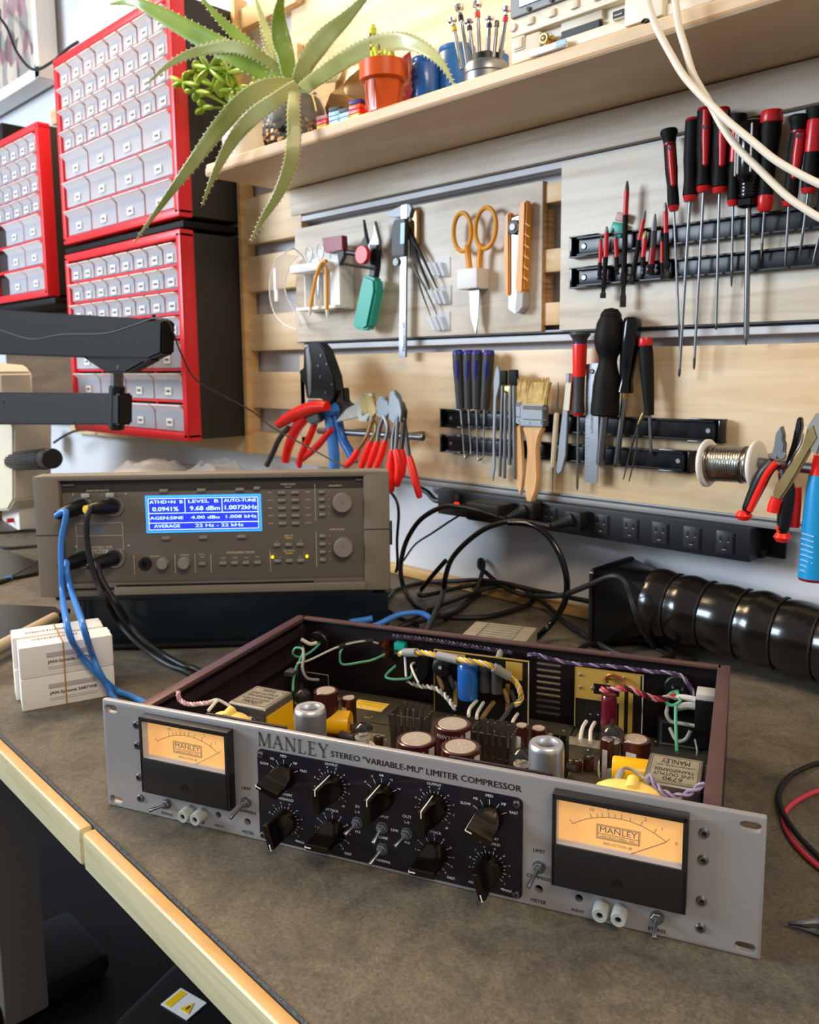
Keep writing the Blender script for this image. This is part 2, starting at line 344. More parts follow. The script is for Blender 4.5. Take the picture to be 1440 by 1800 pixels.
# ---------------------------------------------------------------- workbench
wb = thing('workbench', (-.6, .6, -.87), 'long grey stone-topped workbench with pale wooden front edge against the wall', 'workbench')
a0, a1 = V((-1.9, .30, 0)), V((.5, .215, 0)); ed = (a1-a0).normalized()
def edge_y(x): return a0.y+(x-a0.x)*ed.y/ed.x
obj('worktop', MB().prism([(-2.6, edge_y(-2.6)), (.6, edge_y(.6)), (.6, .969), (-2.6, .969)], .029, 'stone', Mt(0, 0, -.029)), wb)
def strip(x0, x1, e0=.012, e1=.012):
    m = MB(); y0, y1 = edge_y(x0), edge_y(x1); d = V((x1-x0, y1-y0, 0)).normalized(); n = V((d.y, -d.x, 0)); w = .0105
    F = Matrix((d, -n, V((0, 0, 1)))).transposed().to_4x4(); F.translation = V((x0, y0, 0))
    L = V((x1-x0, y1-y0, 0)).length
    bm = MB().box((L/2, -w/2, -.0148), (L, w, .0300), 'bamboo_pale', F, bev=.0032, seg=3)
    # upper face is the warm strip of bamboo, front face paler
    for i, f in enumerate(bm.f):
        zz = [bm.v[k][2] for k in f]
        if min(zz) > -.0030: bm.m[i] = 'bamboo'
    return bm
xg = -.592
obj('edge_strip', strip(-2.6, xg-.0022), wb); obj('edge_strip', strip(xg+.0022, .6), wb)
obj('edging', MB().tube([V((x, edge_y(x)+.0008, .0004)) for x in (-2.6, -1.5, -1.0, -.6, -.4, .6)], .0013, 'edge_felt', 8, 4), wb)
lg = MB().box((-1.62, .5, -.45), (.22, .08, .82), 'grey_plastic', bev=.006).box((-1.62, .36, -.845), (.20, .62, .05), 'black_matte', bev=.02)
obj('leg', lg, wb); obj('leg', MB().box((.3, .5, -.45), (.1, .08, .84), 'grey_plastic', bev=.006), wb)
def pc(name, mb, label, cat, group=None, **k): return tag(obj(name, mb, **k), label, cat, group)
# dark computer case under the bench with a warning sticker
pcb = V((-.64, .40, -.62))
t = thing('equipment_case', Matrix.Translation(T(300, 1795, -.5)+V((0, .1, -.2))) @ Rz(.35), 'black case on the dark floor under the bench with white and yellow sticker', 'case')
obj('body', MB().box((0, 0, 0), (.26, .2, .34), 'black', bev=.01), t, frame=WM[t.name])
q = T(323, 1765, WM[t.name].translation.z+.171)
K = Matrix.Translation(q) @ Rz(.2)
obj('warning_sticker', MB().box((0, 0, .0005), (.052, .036, .001), 'white', K).box((-.016, 0, .0012), (.012, .03, .0006), 'yellow', K).prism([(.003, -.010), (.021, -.010), (.012, .008)], .0008, 'yellow', K @ Mt(0, 0, .001)).box((.012, -.003, .0022), (.002, .007, .0004), 'black', K), t)
tag(obj('floor_rail', MB().box(tuple(T(378, 1790, -.5)+V((.02, .02, -.02))), (.012, .012, .7), 'steel_dark', bev=.002)), 'thin grey metal upright beside the black case under the bench', 'post')
# ---------------------------------------------------------------- cleats and boards on the wall
for x0, x1, z0, z1 in ((-2.2, -1.19, .664, .578), (-2.2, -1.19, .556, .490), (-2.2, -1.19, .447, .379), (-2.2, -1.19, .339, .270), (-2.2, -1.19, .223, .18), (-2.2, -1.19, .77, .70), (-2.2, -1.19, .90, .83), (-2.2, -1.19, 1.0, .965)):
    pc('wall_cleat', MB().box(((x0+x1)/2, .951, (z0+z1)/2), (x1-x0, .018, z0-z1), 'slat_wood', bev=.002), 'pale wooden wall cleat running behind the drawer cabinets', 'cleat', 'wooden cleats left of the tool boards')
pc('upright_batten', MB().box((-1.363, .946, .6), (.012, .03, .84), 'pine_strip', bev=.001), 'narrow upright pine batten between the black cabinets and the wall cleats', 'batten')
for z0, z1 in ((.585, .56), (.50, .47), (.43, .4)):
    pc('wall_cleat', MB().box((-.655, .951, (z0+z1)/2), (.07, .02, z0-z1), 'pine_strip', bev=.001), 'short end of a wooden cleat in the gap between two upper tool boards', 'cleat', 'cleat ends between the tool boards')
def board(x0, x1, z0, z1, y0, th, label, m, back=True):
    b = MB().box(((x0+x1)/2, y0+th/2, (z0+z1)/2), (x1-x0, th, z1-z0), m, bev=.0015)
    for i, f in enumerate(b.f):
        c = sum((V(b.v[k]) for k in f), V())/len(f)
        if c.y > y0+.002: b.m[i] = 'ply_edge'
    t = pc('tool_board', b, label, 'board')
    if back: obj('spacer', MB().box(((x0+x1)/2+.006, y0+th+.007, (z0+z1)/2-.01), (x1-x0-.02+.012, .012, z1-z0-.05), 'ply_edge'), t)
    return t
board(-1.202, -.670, .392, .589, .936, .012, 'birch tool board holding the scissors, caliper and orange knife', 'birch')
board(-.641, .35, .392, .606, .936, .014, 'birch tool board on the right holding the long red and black screwdrivers', 'birch')
board(-1.205, .35, .170, .368, .942, .014, 'wide warm wooden board below carrying brushes, pliers and the round driver', 'birch_warm')
board(-1.221, .35, .613, .972, .956, .013, 'tall plywood backboard rising behind the shelf', 'birch_warm', False)  # plain plywood; the warmer birch puts warm lamp light into its colour
# lip under the shelf
pc('shelf_lip', MB().box((-.435, .947, .636), (1.565, .016, .046), 'birch', bev=.004), 'pale wooden batten directly under the shelf with a rounded lower lip', 'batten')
# ---------------------------------------------------------------- shelf
sh = MB()
sh.box((-.43, .865, .6695), (1.6, .176, .0185), 'shelf_wood', bev=.005, seg=3)
for i, f in enumerate(sh.f):
    c = sum((V(sh.v[k]) for k in f), V())/len(f)
    if c.y < .7775: sh.m[i] = 'ply_edge' if c.z < .668 else 'shelf_wood'
shf = pc('shelf', sh, 'long plywood shelf with rounded front edge above the tool boards', 'shelf')
obj('end_board', MB().box((-1.235, .868, .6695), (.016+.002, .168, .0165), 'shelf_wood', bev=.006, seg=3), shf)
obj('bracket', MB().box((-.1, .9, .63), (.004, .1, .06), 'steel'), shf)
# ---------------------------------------------------------------- drawer cabinets
def cabinet(x0, z0, label, w=.488, h=.386, skipcol=-1, first=[None]):
    y0 = .81; M = Mt(x0, y0, z0)
    t = thing('drawer_cabinet', M, label, 'cabinet', None)
    body = MB().box((w/2, .088, h/2), (w-.006, .132, h-.006), 'cabinet_black', bev=.006)
    obj('body', body, t, frame=M)
    fr = MB(); e = .016
    fr.box((w/2, .011, h-e/2), (w, .03, e), 'red_plastic', bev=.004).box((w/2, .011, e/2), (w, .03, e), 'red_plastic', bev=.004)
    fr.box((e/2, .011, h/2), (e, .03, h-.008), 'red_plastic', bev=.004).box((w-e/2, .011, h/2), (e, .03, h-.008), 'red_plastic', bev=.004)
    iw = w-2*e; ih = h-2*e; rs = ih/8.05; rl = (ih-4*rs*1.0)/3
    zt = h-e; rows = []
    for k in range(4): rows.append((zt-rs*(k+1), rs, 8))
    for k in range(3): rows.append((zt-4*rs-rl*(k+1), rl, 4))
    for zb, hh, nc in rows:
        fr.box((w/2, .016, zb), (iw, .022, .0060), 'red_plastic')
        for c in range(1, nc): fr.box((e+iw*c/nc, .017, zb+hh/2), (.0045, .02, hh), 'red_plastic')
    fr.box((w/2, .027, h/2), (iw, .003, ih), 'red_dark')
    obj('frame', fr, t, frame=M)
    prot = {}
    for zb, hh, nc in rows:
        cw = iw/nc-.0075
        for c in range(nc):
            if c < skipcol*(nc/8): continue
            cx = e+iw*(c+.5)/nc; loc = V((cx, 0, zb))
            key = nc
            if key not in prot:
                H = hh-.006; g = MB()
                g.box((0, .003, H*.36+.003), (cw, .002, H*.72), 'frost').box((-cw/2+.0007, .012, H*.5), (.0013, .02, H*.9), 'frost').box((cw/2-.0007, .012, H*.5), (.0013, .02, H*.9), 'frost')
                g.add([(-cw/2, .004, H*.72), (cw/2, .004, H*.72), (cw/2, -.0075, H*.93), (-cw/2, -.0075, H*.93), (-cw/2, .006, H*.74), (cw/2, .006, H*.74), (cw/2, -.0065, H*.97), (-cw/2, -.0065, H*.97)],
                      [(0, 1, 2, 3), (7, 6, 5, 4), (3, 2, 6, 7), (0, 4, 5, 1), (1, 5, 6, 2), (0, 3, 7, 4)], 'frost_lip')
                g.box((0, -.001, H*.95), (cw, .016, .0016), 'frost_lip')
                lb = MB().box((0, .0008, H*.34), (.021 if nc == 8 else .023, .0008, .0145), 'paper').box((0, .0002, H*.34), (.014, .0006, .0045), 'label_ink')
                st = MB().box((0, .0145, H*.30), (cw-.004, .0195, H*.56), 'drawer_stuff', bev=.001)
                prot[key] = (g, lb, st)
                meshes = [obj('drawer', g, t, frame=M @ Matrix.Translation(loc))]
                d = meshes[0]; l_ = obj('label_card', lb, t, frame=M @ Matrix.Translation(loc)); l_.parent = d
                s_ = obj('contents', st, t, frame=M @ Matrix.Translation(loc)); s_.parent = d
                prot[key] = (d, l_, s_, loc)
            else:
                d0, l0, s0, L0 = prot[key]
                d = d0.copy(); sc.collection.objects.link(d); d.location = loc-L0
                l_ = l0.copy(); sc.collection.objects.link(l_); l_.parent = d
                s_ = s0.copy(); sc.collection.objects.link(s_); s_.parent = d
    return t
cabinet(-1.857, .618, 'red-fronted drawer cabinet topmost on the wall, partly behind the aloe leaves')
cabinet(-1.857, .211, 'red-fronted drawer cabinet directly under the topmost one, behind the black arm')
cabinet(-2.446, .515, 'red-fronted drawer cabinet at the left edge, cut off by the photo', skipcol=3)
# black shelf boards the cabinets stand on
pc('cabinet_shelf', MB().box((-1.62, .885, .6065), (.50, .14, .012), 'black_matte', bev=.002), 'thin black shelf between the two stacked drawer cabinets', 'shelf')
pc('cabinet_shelf', MB().box((-2.20, .885, .505), (.52, .14, .014), 'black_matte', bev=.002), 'thin black shelf under the leftmost drawer cabinet', 'shelf')
# a box on top of the left cabinet
pc('storage_box', MB().box((-2.28, .87, .925), (.16, .1, .05), 'black_matte', bev=.004), 'black box lying on top of the leftmost drawer cabinet', 'box')
# framed print
M = Mt(0, .93, 0); pf = thing('picture_frame', (-2.45, .93, 1.08), 'white deep-framed pink and grey art print high on the left', 'picture')
fr = MB(); x0, x1, z0, z1 = -3.0, -2.175, 1.07, 1.75; b = .03
fr.box(((x0+x1)/2, .935, z0+b/2), (x1-x0, .05, b), 'white', bev=.003).box((x1-b/2, .935, (z0+z1)/2), (b, .05, z1-z0), 'white', bev=.003).box((x0+b/2, .935, (z0+z1)/2), (b, .05, z1-z0), 'white', bev=.003).box(((x0+x1)/2, .935, z1-b/2), (x1-x0, .05, b), 'white', bev=.003)
obj('frame', fr, pf); obj('print', MB().box(((x0+x1)/2, .945, (z0+z1)/2), (x1-x0-2*b, .004, z1-z0-2*b), 'art_print'), pf)
pc('power_cable', MB().tube([W(-20, 10, .90), W(10, 45, .90), W(30, 92, .895), W(58, 122, .89), (W(90, 110, .88)), W(120, 85, .86), W(137, 74, .86)], .0035, 'rubber'), 'thin dark cable drooping in front of the framed print', 'cable')
# ---------------------------------------------------------------- left background bench things
t = thing('bench_power_supply', T(170, 880)+V((-.1, .3, 0)), 'cream bench instrument with side vents behind the analyzer', 'instrument')
F = Frame((-1.62, .79, .0), math.radians(12)); 
a = MB().box((.19, .07, .07), (.40, .17, .14), 'cream', bev=.006)
obj('body', a, t, frame=F.M)
v = MB()
for i in range(5):
    for k in range(7): v.box((.20+i*.034, -.0155, .06+k*.009), (.018, .002, .004), 'grey_dark')
obj('vent', v, t, frame=F.M)
obj('button', MB().box((.06, -.018, .115), (.02, .008, .018), 'cream_light', bev=.002), t, frame=F.M)
obj('dark_panel', MB().box((.34, -.016, .07), (.085, .003, .12), 'grey_plastic', bev=.001), t, frame=F.M)
def crumple(c, sx, sy, sz, m, seed, n=9):
    random.seed(seed); vs = []; fs = []
    for j in range(n):
        for i in range(n):
            x = (i/(n-1)-.5); y = (j/(n-1)-.5); r = 1-max(abs(x), abs(y))*2
            vs.append((c[0]+x*sx+random.uniform(-.003, .003), c[1]+y*sy+random.uniform(-.003, .003), c[2]+sz*(min(1, r*2.2))*random.uniform(.6, 1)))
    for j in range(n-1):
        for i in range(n-1): a = j*n+i; fs.append((a, a+1, a+n+1, a+n))
    k = len(vs); vs += [(x, y, c[2]+(z-c[2])*.1) for x, y, z in vs]
    fs += [tuple(reversed([q+k for q in f])) for f in fs[:]]
    return MB().add(vs, fs, m)
pc('plastic_bag', crumple((-1.50, .80, .141), .15, .12, .03, 'bag_film', 3), 'crumpled clear plastic parts bag on top of the cream instrument', 'bag')
pc('plastic_bag', crumple((-1.36, .855, .141), .12, .1, .035, 'bag_film', 5), 'bluish clear bag behind the parts bag, under the lower red cabinet', 'bag')
pc('backing_panel', MB().box((-2.22, .945, .36), (.76, .02, .31), 'brown_board', bev=.002).lathe([(.012, 0), (.010, .003), (.004, .001), (0, .001)], 'brown_board', Mt(W(52, 655, .935).x, .935, W(52, 655, .935).z) @ Rx(PI/2)), 'brown board on the wall behind the black arm with a round dimple', 'panel')
t = thing('wall_adapter', W(66, 775, .88), 'black adapter with a round yellow sticker behind the microscope', 'adapter')
c = W(67, 770, .90); obj('body', MB().box(tuple(c), (.06, .04, .06), 'black', R=Matrix.Rotation(.2, 3, 'Y'), bev=.012), t)
obj('round_sticker', MB().rod(c+V((-.003, -.0205, .004)), c+V((-.003, -.0225, .004)), .0125, 'yellow', seg=24), t)
pc('adapter_cable', MB().tube([W(40, 770, .87), W(50, 765, .87), W(52, 780, .87), W(45, 800, .86)], .003, 'black').tube([W(95, 778, .9), W(115, 765, .9), W(135, 757, .9), W(150, 756, .92)], .003, 'black'), 'black cord curling beside the yellow-dotted adapter', 'cable')
# white and mint instrument behind the microscope, with red jack
t = thing('white_instrument', T(30, 920), 'white low instrument with a red jack behind the analyzer, far left', 'instrument')
F = Frame(T(12, 918)+V((0, 0, 0)), math.radians(-8)); 
obj('body', MB().box((.06, .05, .035), (.17, .11, .07), 'white', bev=.006), t, frame=F.M)
obj('jack', MB().rod((.10, -.004, .02), (.10, -.02, .02), .005, 'red', bev=.001), t, frame=F.M)
obj('jack', MB().rod((.02, -.004, .05), (.02, -.016, .05), .005, 'white', bev=.001).rod((.075, -.004, .055), (.075, -.007, .055), .003, 'black'), t, frame=F.M)
pc('storage_tub', MB().box(tuple(T(0, 912)+V((-.035, .03, .02))), (.05, .05, .045), 'orange_yellow', bev=.004), 'small orange-brown tub at the left edge beside the white instrument', 'tub')
for i, (p, lb) in enumerate((([(-10, 936), (20, 935), (50, 932), (90, 932)], 'upper of the two straight black cords on the bench left of the analyzer'), ([(-10, 962), (20, 963), (45, 961), (90, 958)], 'lower of the two straight black cords on the bench left of the analyzer'))):
    pc('bench_cable', MB().tube([T(x, y, .004) for x, y in p], .003, 'rubber'), lb, 'cable')
c = pc('bench_cable', MB().tube([T(-10, 1026, .004), T(15, 1018, .004), T(40, 1005, .004), T(60, 993, .004), T(80, 975, .005)], .0035, 'rubber'), 'black cord with a small blue tag left of the analyzer', 'cable')
obj('tag_ring', MB().rod(T(10, 1019, .004), T(19, 1016, .004), .0045, 'blue_cable'), c)
# dark flat laptop-like slabs
def slab(pts, th, m, name, label, cat, z=0.):
    P = [T(x, y, z+th) for x, y in pts]
    return pc(name, MB().prism([(p.x, p.y) for p in P], th, m, Mt(0, 0, z), bev=.001), label, cat)
slab([(0, 963), (80, 992), (66, 1006), (-60, 1030), (-60, 960)], .006, 'laptop_black', 'tablet', 'thin black slab lying behind the grey mat, left of the analyzer', 'slab')
slab([(-80, 1058), (98, 1066), (120, 1084), (60, 1100), (-80, 1180)], .010, 'laptop_black', 'laptop', 'dark flat closed laptop at the left edge under the white stick', 'laptop')
st = thing('soldering_stick', T(50, 1110, .012), 'white round stick with black tip lying across the dark laptop', 'stick')
p0, p1 = T(-60, 1168, .0175), T(98, 1085, .0175); d = (p1-p0).normalized()
obj('handle', MB().along(p0, p1, [(0, 0), (.0075, .0), (.0075, .985), (.006, .997), (0, 1)], 'wood_pale'), st)
obj('tip', MB().rod(p1, p1+d*.03, .004, 'black'), st)
# cord on the microscope
pc('audio_plug', MB().along(W(-10, 836, .70), W(20, 840, .70), [(0, 0), (.012, 0), (.012, .8), (.005, .85), (.005, 1), (0, 1)], 'black').tube([W(20, 840, .70), W(45, 842, .70), W(70, 844, .70)], .0035, 'black').tube([W(70, 844, .7), W(71, 865, .7), W(55, 885, .7), W(25, 898, .7), W(-10, 900, .7)], .0018, 'black'), 'black round cord plug with a thin looping wire by the microscope body', 'plug')
# ---------------------------------------------------------------- arm and microscope
YA = .60
t = thing('monitor_arm', W(205, 755, YA), 'black jointed support arm reaching in from the left, a thin wire on it', 'arm')
def wp(pts, y): return [W(x, yy, y) for x, yy in pts]
obj('upper_arm', MB().wprism(wp([(-40, 543), (282, 562), (286, 566), (285, 622), (262, 632), (146, 629), (-40, 622)], YA), YA+.02, .022, 'black_matte', bev=.003), t)
obj('pivot_bracket', MB().wprism(wp([(145, 628), (265, 632), (222, 656), (188, 656)], YA), YA+.02, .022, 'black_matte', bev=.003), t)
obj('hinge_pin', MB().rod(W(206, 650, YA+.018), W(206, 684, YA+.018), .0095, 'steel_dark').rod(W(206, 678, YA+.018), W(205, 755, YA+.018), .0125, 'black', bev=.002), t)
obj('forearm', MB().wprism(wp([(-20, 690), (200, 692), (200, 748), (-20, 747)], YA), YA+.032, .024, 'black', bev=.003), t)
obj('screw', MB().rod(W(208, 645, YA), W(208, 645, YA-.003), .0035, 'steel'), t)
obj('eyelet', MB().rod(W(270, 561, YA+.02), W(270, 553, YA+.02), .003, 'black'), t)
pc('thin_wire', MB().tube(wp([(-20, 574), (0, 580), (55, 596), (110, 588), (185, 586), (240, 570), (268, 560), (285, 560)], YA-.002)+[W(298, 568, YA), W(318, 620, .64), W(345, 668, .68), W(400, 700, .74), W(445, 724, .8), W(480, 752, .82), W(540, 785, .84), W(610, 823, .85), W(650, 840, .86)], .0013, 'grey_dark'), 'thin wire running along the black arm and drooping toward the pliers', 'wire')
t = thing('microscope', W(20, 900, .66), 'cream microscope body with ribbed black focus knobs at the left edge', 'microscope')
obj('body', MB().wprism([V((p.x, p.y, max(p.z, .0015))) for p in wp([(-60, 985), (30, 895), (40, 878), (40, 745), (36, 728), (-60, 726)], .66)], .72, .08, 'cream', bev=.004), t)
obj('head', MB().wprism(wp([(-60, 724), (17, 724), (14, 655), (4, 642), (-60, 636)], .66), .71, .07, 'cream', bev=.005), t)
def knurl(a, b, r, n=24):
    m = MB().rod(a, b, r*.94, 'black', seg=24, bev=.002); d = (b-a).normalized(); X = d.to_track_quat('Z', 'Y').to_matrix().to_4x4()
    X.translation = a; L = (b-a).length
    for i in range(n): m.box((r*.95*math.cos(2*PI*i/n), r*.95*math.sin(2*PI*i/n), L*.45), (r*.12, r*.14, L*.82), 'black', X, R=Matrix.Rotation(2*PI*i/n, 3, 'Z'), bev=.0004)
    return m
a = W(38, 812, .64); obj('focus_knob', knurl(W(22, 811, .66), W(92, 806, .60), .0195), t)
obj('focus_knob', knurl(W(-10, 706, .66), W(20, 704, .62), .0155), t)
# ================================================================ rack compressor on the bench
FC = Frame((-.61435, .2754, 0), math.radians(22.355)); CM = FC.M
comp = thing('rack_compressor', CM @ Mt(0, 0, 0), 'open rack audio compressor with silver front panel, two amber meters and exposed tubes inside', 'audio equipment')
def part(name, mb, par=None, label=None, fr=CM, **k):
    o = obj(name, mb, comp if par is None else par, frame=fr, **k)
    if label: o['label'] = label
    return o
PW, PH, PT = .4826, .0883, .005
def slot(u, z, w=.0125, h=.0068):
    return [(u+sgn*(w-h)/2+h/2*math.cos(a), z+h/2*math.sin(a)) for sgn, rng in ((1, range(-90, 91, 22)), (-1, range(90, 271, 22))) for a in [math.radians(q) for q in rng]]
hol = MB(); XZ = Matrix(((1, 0, 0, 0), (0, 0, -1, .01), (0, 1, 0, 0), (0, 0, 0, 1)))
for u in (.0085, PW-.0085):
    for z in (.0063, .0818): hol.prism(slot(u, z), .02, 'alu', XZ)
for u in (.106, PW-.106): hol.prism([(u+.0026*math.cos(a*PI/8), .0133+.0026*math.sin(a*PI/8)) for a in range(16)], .02, 'alu', XZ)
for u in (.1317, PW-.1317): hol.prism([(u+.0028*math.cos(a*PI/8), .0132+.0028*math.sin(a*PI/8)) for a in range(16)], .02, 'alu', XZ)
part('front_panel', cut(MB().box((PW/2, PT/2, PH/2+.0006), (PW, PT, PH), 'brushed', bev=.0012), hol))
fp = comp.children[0]
def ft(mb, s, u, z, cap, m='ink', n=-.0003, **k): k.setdefault('bold', .008); return mb.text(s, .003, up(u, n, z), m, cap=cap, **k)
# logo in outline serif capitals: double-line thick strokes, hair-line thin strokes
def strokes(mb, segs, X, t):
    for x0, z0, x1, z1, w in segs:
        a, b = V((x0, z0, 0)), V((x1, z1, 0)); d = (b-a); L = d.length; an = math.atan2(d.y, d.x)
        offs = (-w/2, w/2) if w > 0 else (0,)
        for o_ in offs:
            mb.box(((x0+x1)/2-math.sin(an)*o_, (z0+z1)/2+math.cos(an)*o_, 0), (L, t, .0001), 'ink', X, R=Matrix.Rotation(an, 3, 'Z'))
LET = {'M': ([(0, 0, .0, 1, 0), (.05, 1, .42, 0, .09), (.42, 0, .82, 1, 0), (.86, 0, .86, 1, .1), (-.08, 0, .1, 0, 0), (.72, 0, 1.0, 0, 0), (-.08, 1, .12, 1, 0), (.74, 1, 1.0, 1, 0)], 1.0),
       'A': ([(0, 0, .36, 1, 0), (.36, 1, .72, 0, .1), (.13, .36, .58, .36, 0), (-.1, 0, .12, 0, 0), (.58, 0, .88, 0, 0)], .86),
       'N': ([(.04, 0, .04, 1, 0), (.06, 1, .72, 0, .1), (.74, 0, .74, 1, 0), (-.06, 0, .16, 0, 0), (-.06, 1, .14, 1, 0), (.62, 1, .86, 1, 0)], .86),
       'L': ([(.1, 0, .1, 1, .1), (-.05, 0, .55, 0, 0), (.55, 0, .6, .22, 0), (-.05, 1, .26, 1, 0)], .64),
       'E': ([(.1, 0, .1, 1, .1), (-.05, 0, .55, 0, 0), (.55, 0, .58, .2, 0), (.14, .52, .4, .52, 0), (.4, .44, .4, .6, 0), (-.05, 1, .52, 1, 0), (.52, 1, .52, .82, 0)], .66),
       'Y': ([(0, 1, .34, .48, .1), (.66, 1, .38, .48, 0), (.36, 0, .36, .48, .1), (.22, 0, .5, 0, 0), (-.1, 1, .16, 1, 0), (.54, 1, .78, 1, 0)], .8)}
def logo(mb, u0, z0, width, h, t, n=-.0003):
    tot = sum(LET[c][1] for c in 'MANLEY')+.22*5; kx = width/tot; x = 0
    for c in 'MANLEY':
        strokes(mb, [(u0+(x+a)*kx, z0+b*h, u0+(x+c_)*kx, z0+d*h, w*kx) for a, b, c_, d, w in LET[c][0]], up(0, n, 0), t); x += LET[c][1]+.22
lt = MB(); logo(lt, .1446, .0752, .0565, .0098, .00045)
part('logo', lt, fp, 'black outlined serif maker name'); lt = MB()
ft(lt, 'STEREO "VARIABLE-MU" LIMITER COMPRESSOR', .2708, .0788, .0044, fit=.1362, bold=.014); part('title_lettering', lt, fp)
for sgn in (0, 1):
    lt = MB()
    q = lambda u: PW-u if sgn else u
    for s, u, z in (('BYPASS', .0585, .0044), ('BALANCE', .086, .0043), ('ADJUST', .1066, .0048), ('METER', .1318, .0048), ('LIMIT', .1318, .0394), ('COMPRESS', .1318, .0212)):
        ft(lt, s, q(u), z, .0023)
    part('lettering', lt, fp, 'black printed lettering')
def hexscrew(u, z, n=0., r=.0031):
    X = up(u, n, z)
    return MB().lathe([(r, 0), (r, .0009), (r*.8, .0018), (r*.52, .0019), (r*.5, .0008), (0, .0008)], 'steel', X, 20).lathe([(r*.46, .0009), (0, .00095)], 'black', X, 6)
for u in (.0335, PW-.0335):
    for z in (.073, .0562, .030, .0127): part('panel_screw', hexscrew(u, z), fp)
# ---- dark control plate
def rrect(u0, z0, u1, z1, r, n=5):
    P = []
    for cx, cz, a0 in ((u1-r, z0+r, -90), (u1-r, z1-r, 0), (u0+r, z1-r, 90), (u0+r, z0+r, 180)):
        for k in range(n+1): a = math.radians(a0+90*k/n); P.append((cx+r*math.cos(a), cz+r*math.sin(a)))
    return P
XP = Matrix(((1, 0, 0, 0), (0, 0, -1, 0), (0, 1, 0, 0), (0, 0, 0, 1)))
cp = part('control_plate', MB().prism(rrect(.1428, .0036, .3402, .0730, .004), .0012, 'panel_purple', XP, bev=.0003), None, 'dark purple control plate')
for u, z in ((.1462, .0691), (.1462, .0070), (.3364, .0691), (.3364, .0070)): part('plate_screw', hexscrew(u, z, -.0012, .0024), cp)
pl = MB(); N0 = -.0014
KC = {'recL': (.1650, .0558), 'outL': (.2034, .0557), 'inp': (.2418, .0560), 'outR': (.2800, .0557), 'recR': (.3182, .0558), 'thL': (.1650, .0215), 'atL': (.2034, .0218), 'atR': (.2800, .0218), 'thR': (.3182, .0215)}
def tick(u, z, a, r0, r1, w=.0003):
    a = math.radians(a); c = V((u+math.sin(a)*(r0+r1)/2, z+math.cos(a)*(r0+r1)/2, 0))
    pl.box((c.x, c.y, 0), (w, r1-r0, .0001), 'ink_white', up(0, N0, 0), R=Matrix.Rotation(-a, 3, 'Z'))
def lab(s, u, z, cap=.0018, **k): ft(pl, s, u, z, cap, 'ink_white', N0, **k)
for k in ('recL', 'recR'):
    u, z = KC[k]
    for s, a, du, dz in (('SLOW', -60, -.0162, .0068), ('MS', -29, -.0094, .0115), ('MED', 0, 0, .0152), ('MF', 31, .0096, .0113), ('FAST', 62, .0162, .0068)): tick(u, z, a, .0095, .0128); lab(s, u+du, z+dz)
for k in ('inp',):
    u, z = KC[k]
    for s, a in (('-4', -58), ('-2', -29), ('0dB', 0), ('+2', 29), ('+4', 60)): tick(u, z, a, .0095, .0128); r = .0148; lab(s, u+math.sin(math.radians(a))*r, z+math.cos(math.radians(a))*r, .0015)
for k in ('outL', 'outR', 'thL', 'thR'):
    u, z = KC[k]
    for i, s in enumerate(('-9', '-8', '-7', '-6', '-5', '-4', '-3', '-2', '-1')):
        a = -102+29.2*i; tick(u, z, a, .0098, .0120); tick(u, z, a+14.6, .0098, .0108); r = .0139; lab(s, u+math.sin(math.radians(a))*r, z+math.cos(math.radians(a))*r, .0013)
    lab('dB', u+.0088, z-.0132, .0014)
    if k[0] == 'o': lab('OUTPUT', u, z+.0158)
    else: lab('RECOVERY', u, z+.0206); lab('THRESHOLD', u, z+.0168); lab('MIN', u-.0118, z-.0136); lab('MAX', u+.0125, z-.0136)
for k in ('atL', 'atR'):
    u, z = KC[k]; lab('ATTACK', u, z+.0158)
    for i, s in enumerate('IHGFEDCBA'):
        a = -87+29*i; tick(u, z, a, .0098, .0122); r = .0137; lab(s, u+math.sin(math.radians(a))*r, z+math.cos(math.radians(a))*r, .0013)
    lab('FAST', u+.0118, z-.0143)
lab('IN', .2232, .0444, .0022); lab('L-R', .2232, .0404); lab('M-S', .2232, .0257); lab('OUT', .2603, .0446, .0022); lab('L-R', .2603, .0405); lab('M-S', .2603, .0259)
lab('INPUT', .2430, .0410); lab('LINK', .2512, .0328); lab('COMP', .2424, .0254); lab('NORMAL', .2425, .0082)
part('white_lettering', pl, cp, 'white printed dial marks')
# ---- knobs
def knob_mesh(R=.0094, H=.0240, wf=.0024, ns=48):
    m = MB(); hs = [(0, R, R), (.0015, R, R), (.0035, R*.985, R), (.0045, R*.97, R*.9), (.0062, R*.965, R*.72), (.0085, R*.96, R*.5), (.011, R*.955, R*.36), (.014, R*.95, wf*1.08), (.018, R*.95, wf), (H-.0006, R*.945, wf), (H, R*.91, wf*.8)]
    vs = []; fs = []
    for h, r, w_ in hs:
        for i in range(ns):
            a = 2*PI*i/ns; x = r*math.cos(a); y = r*math.sin(a); vs.append((max(-w_, min(w_, x)), y, h))
    for j in range(len(hs)-1):
        for i in range(ns): i2 = (i+1) % ns; fs.append((j*ns+i, j*ns+i2, (j+1)*ns+i2, (j+1)*ns+i))
    fs.append(tuple((len(hs)-1)*ns+i for i in range(ns)))
    return m.add(vs, fs, 'knob_metal')
def knob(key, ang, label):
    u, z = KC[key]; X = up(u, -.0012, z) @ Rz(math.radians(-ang))
    M = MB(); k = knob_mesh(); M.add(k.v, k.f, 'knob_metal', X)
    o = part('knob', M, cp, label, ang=28)
    p = MB().box((0, .0094-.0002, .012), (.0007, .0006, .024), 'white', X @ Mt(0, -.0002, 0)).box((0, .0068, .0241), (.0007, .0046, .0004), 'white', X)
    part('pointer_line', p, o)
    return o
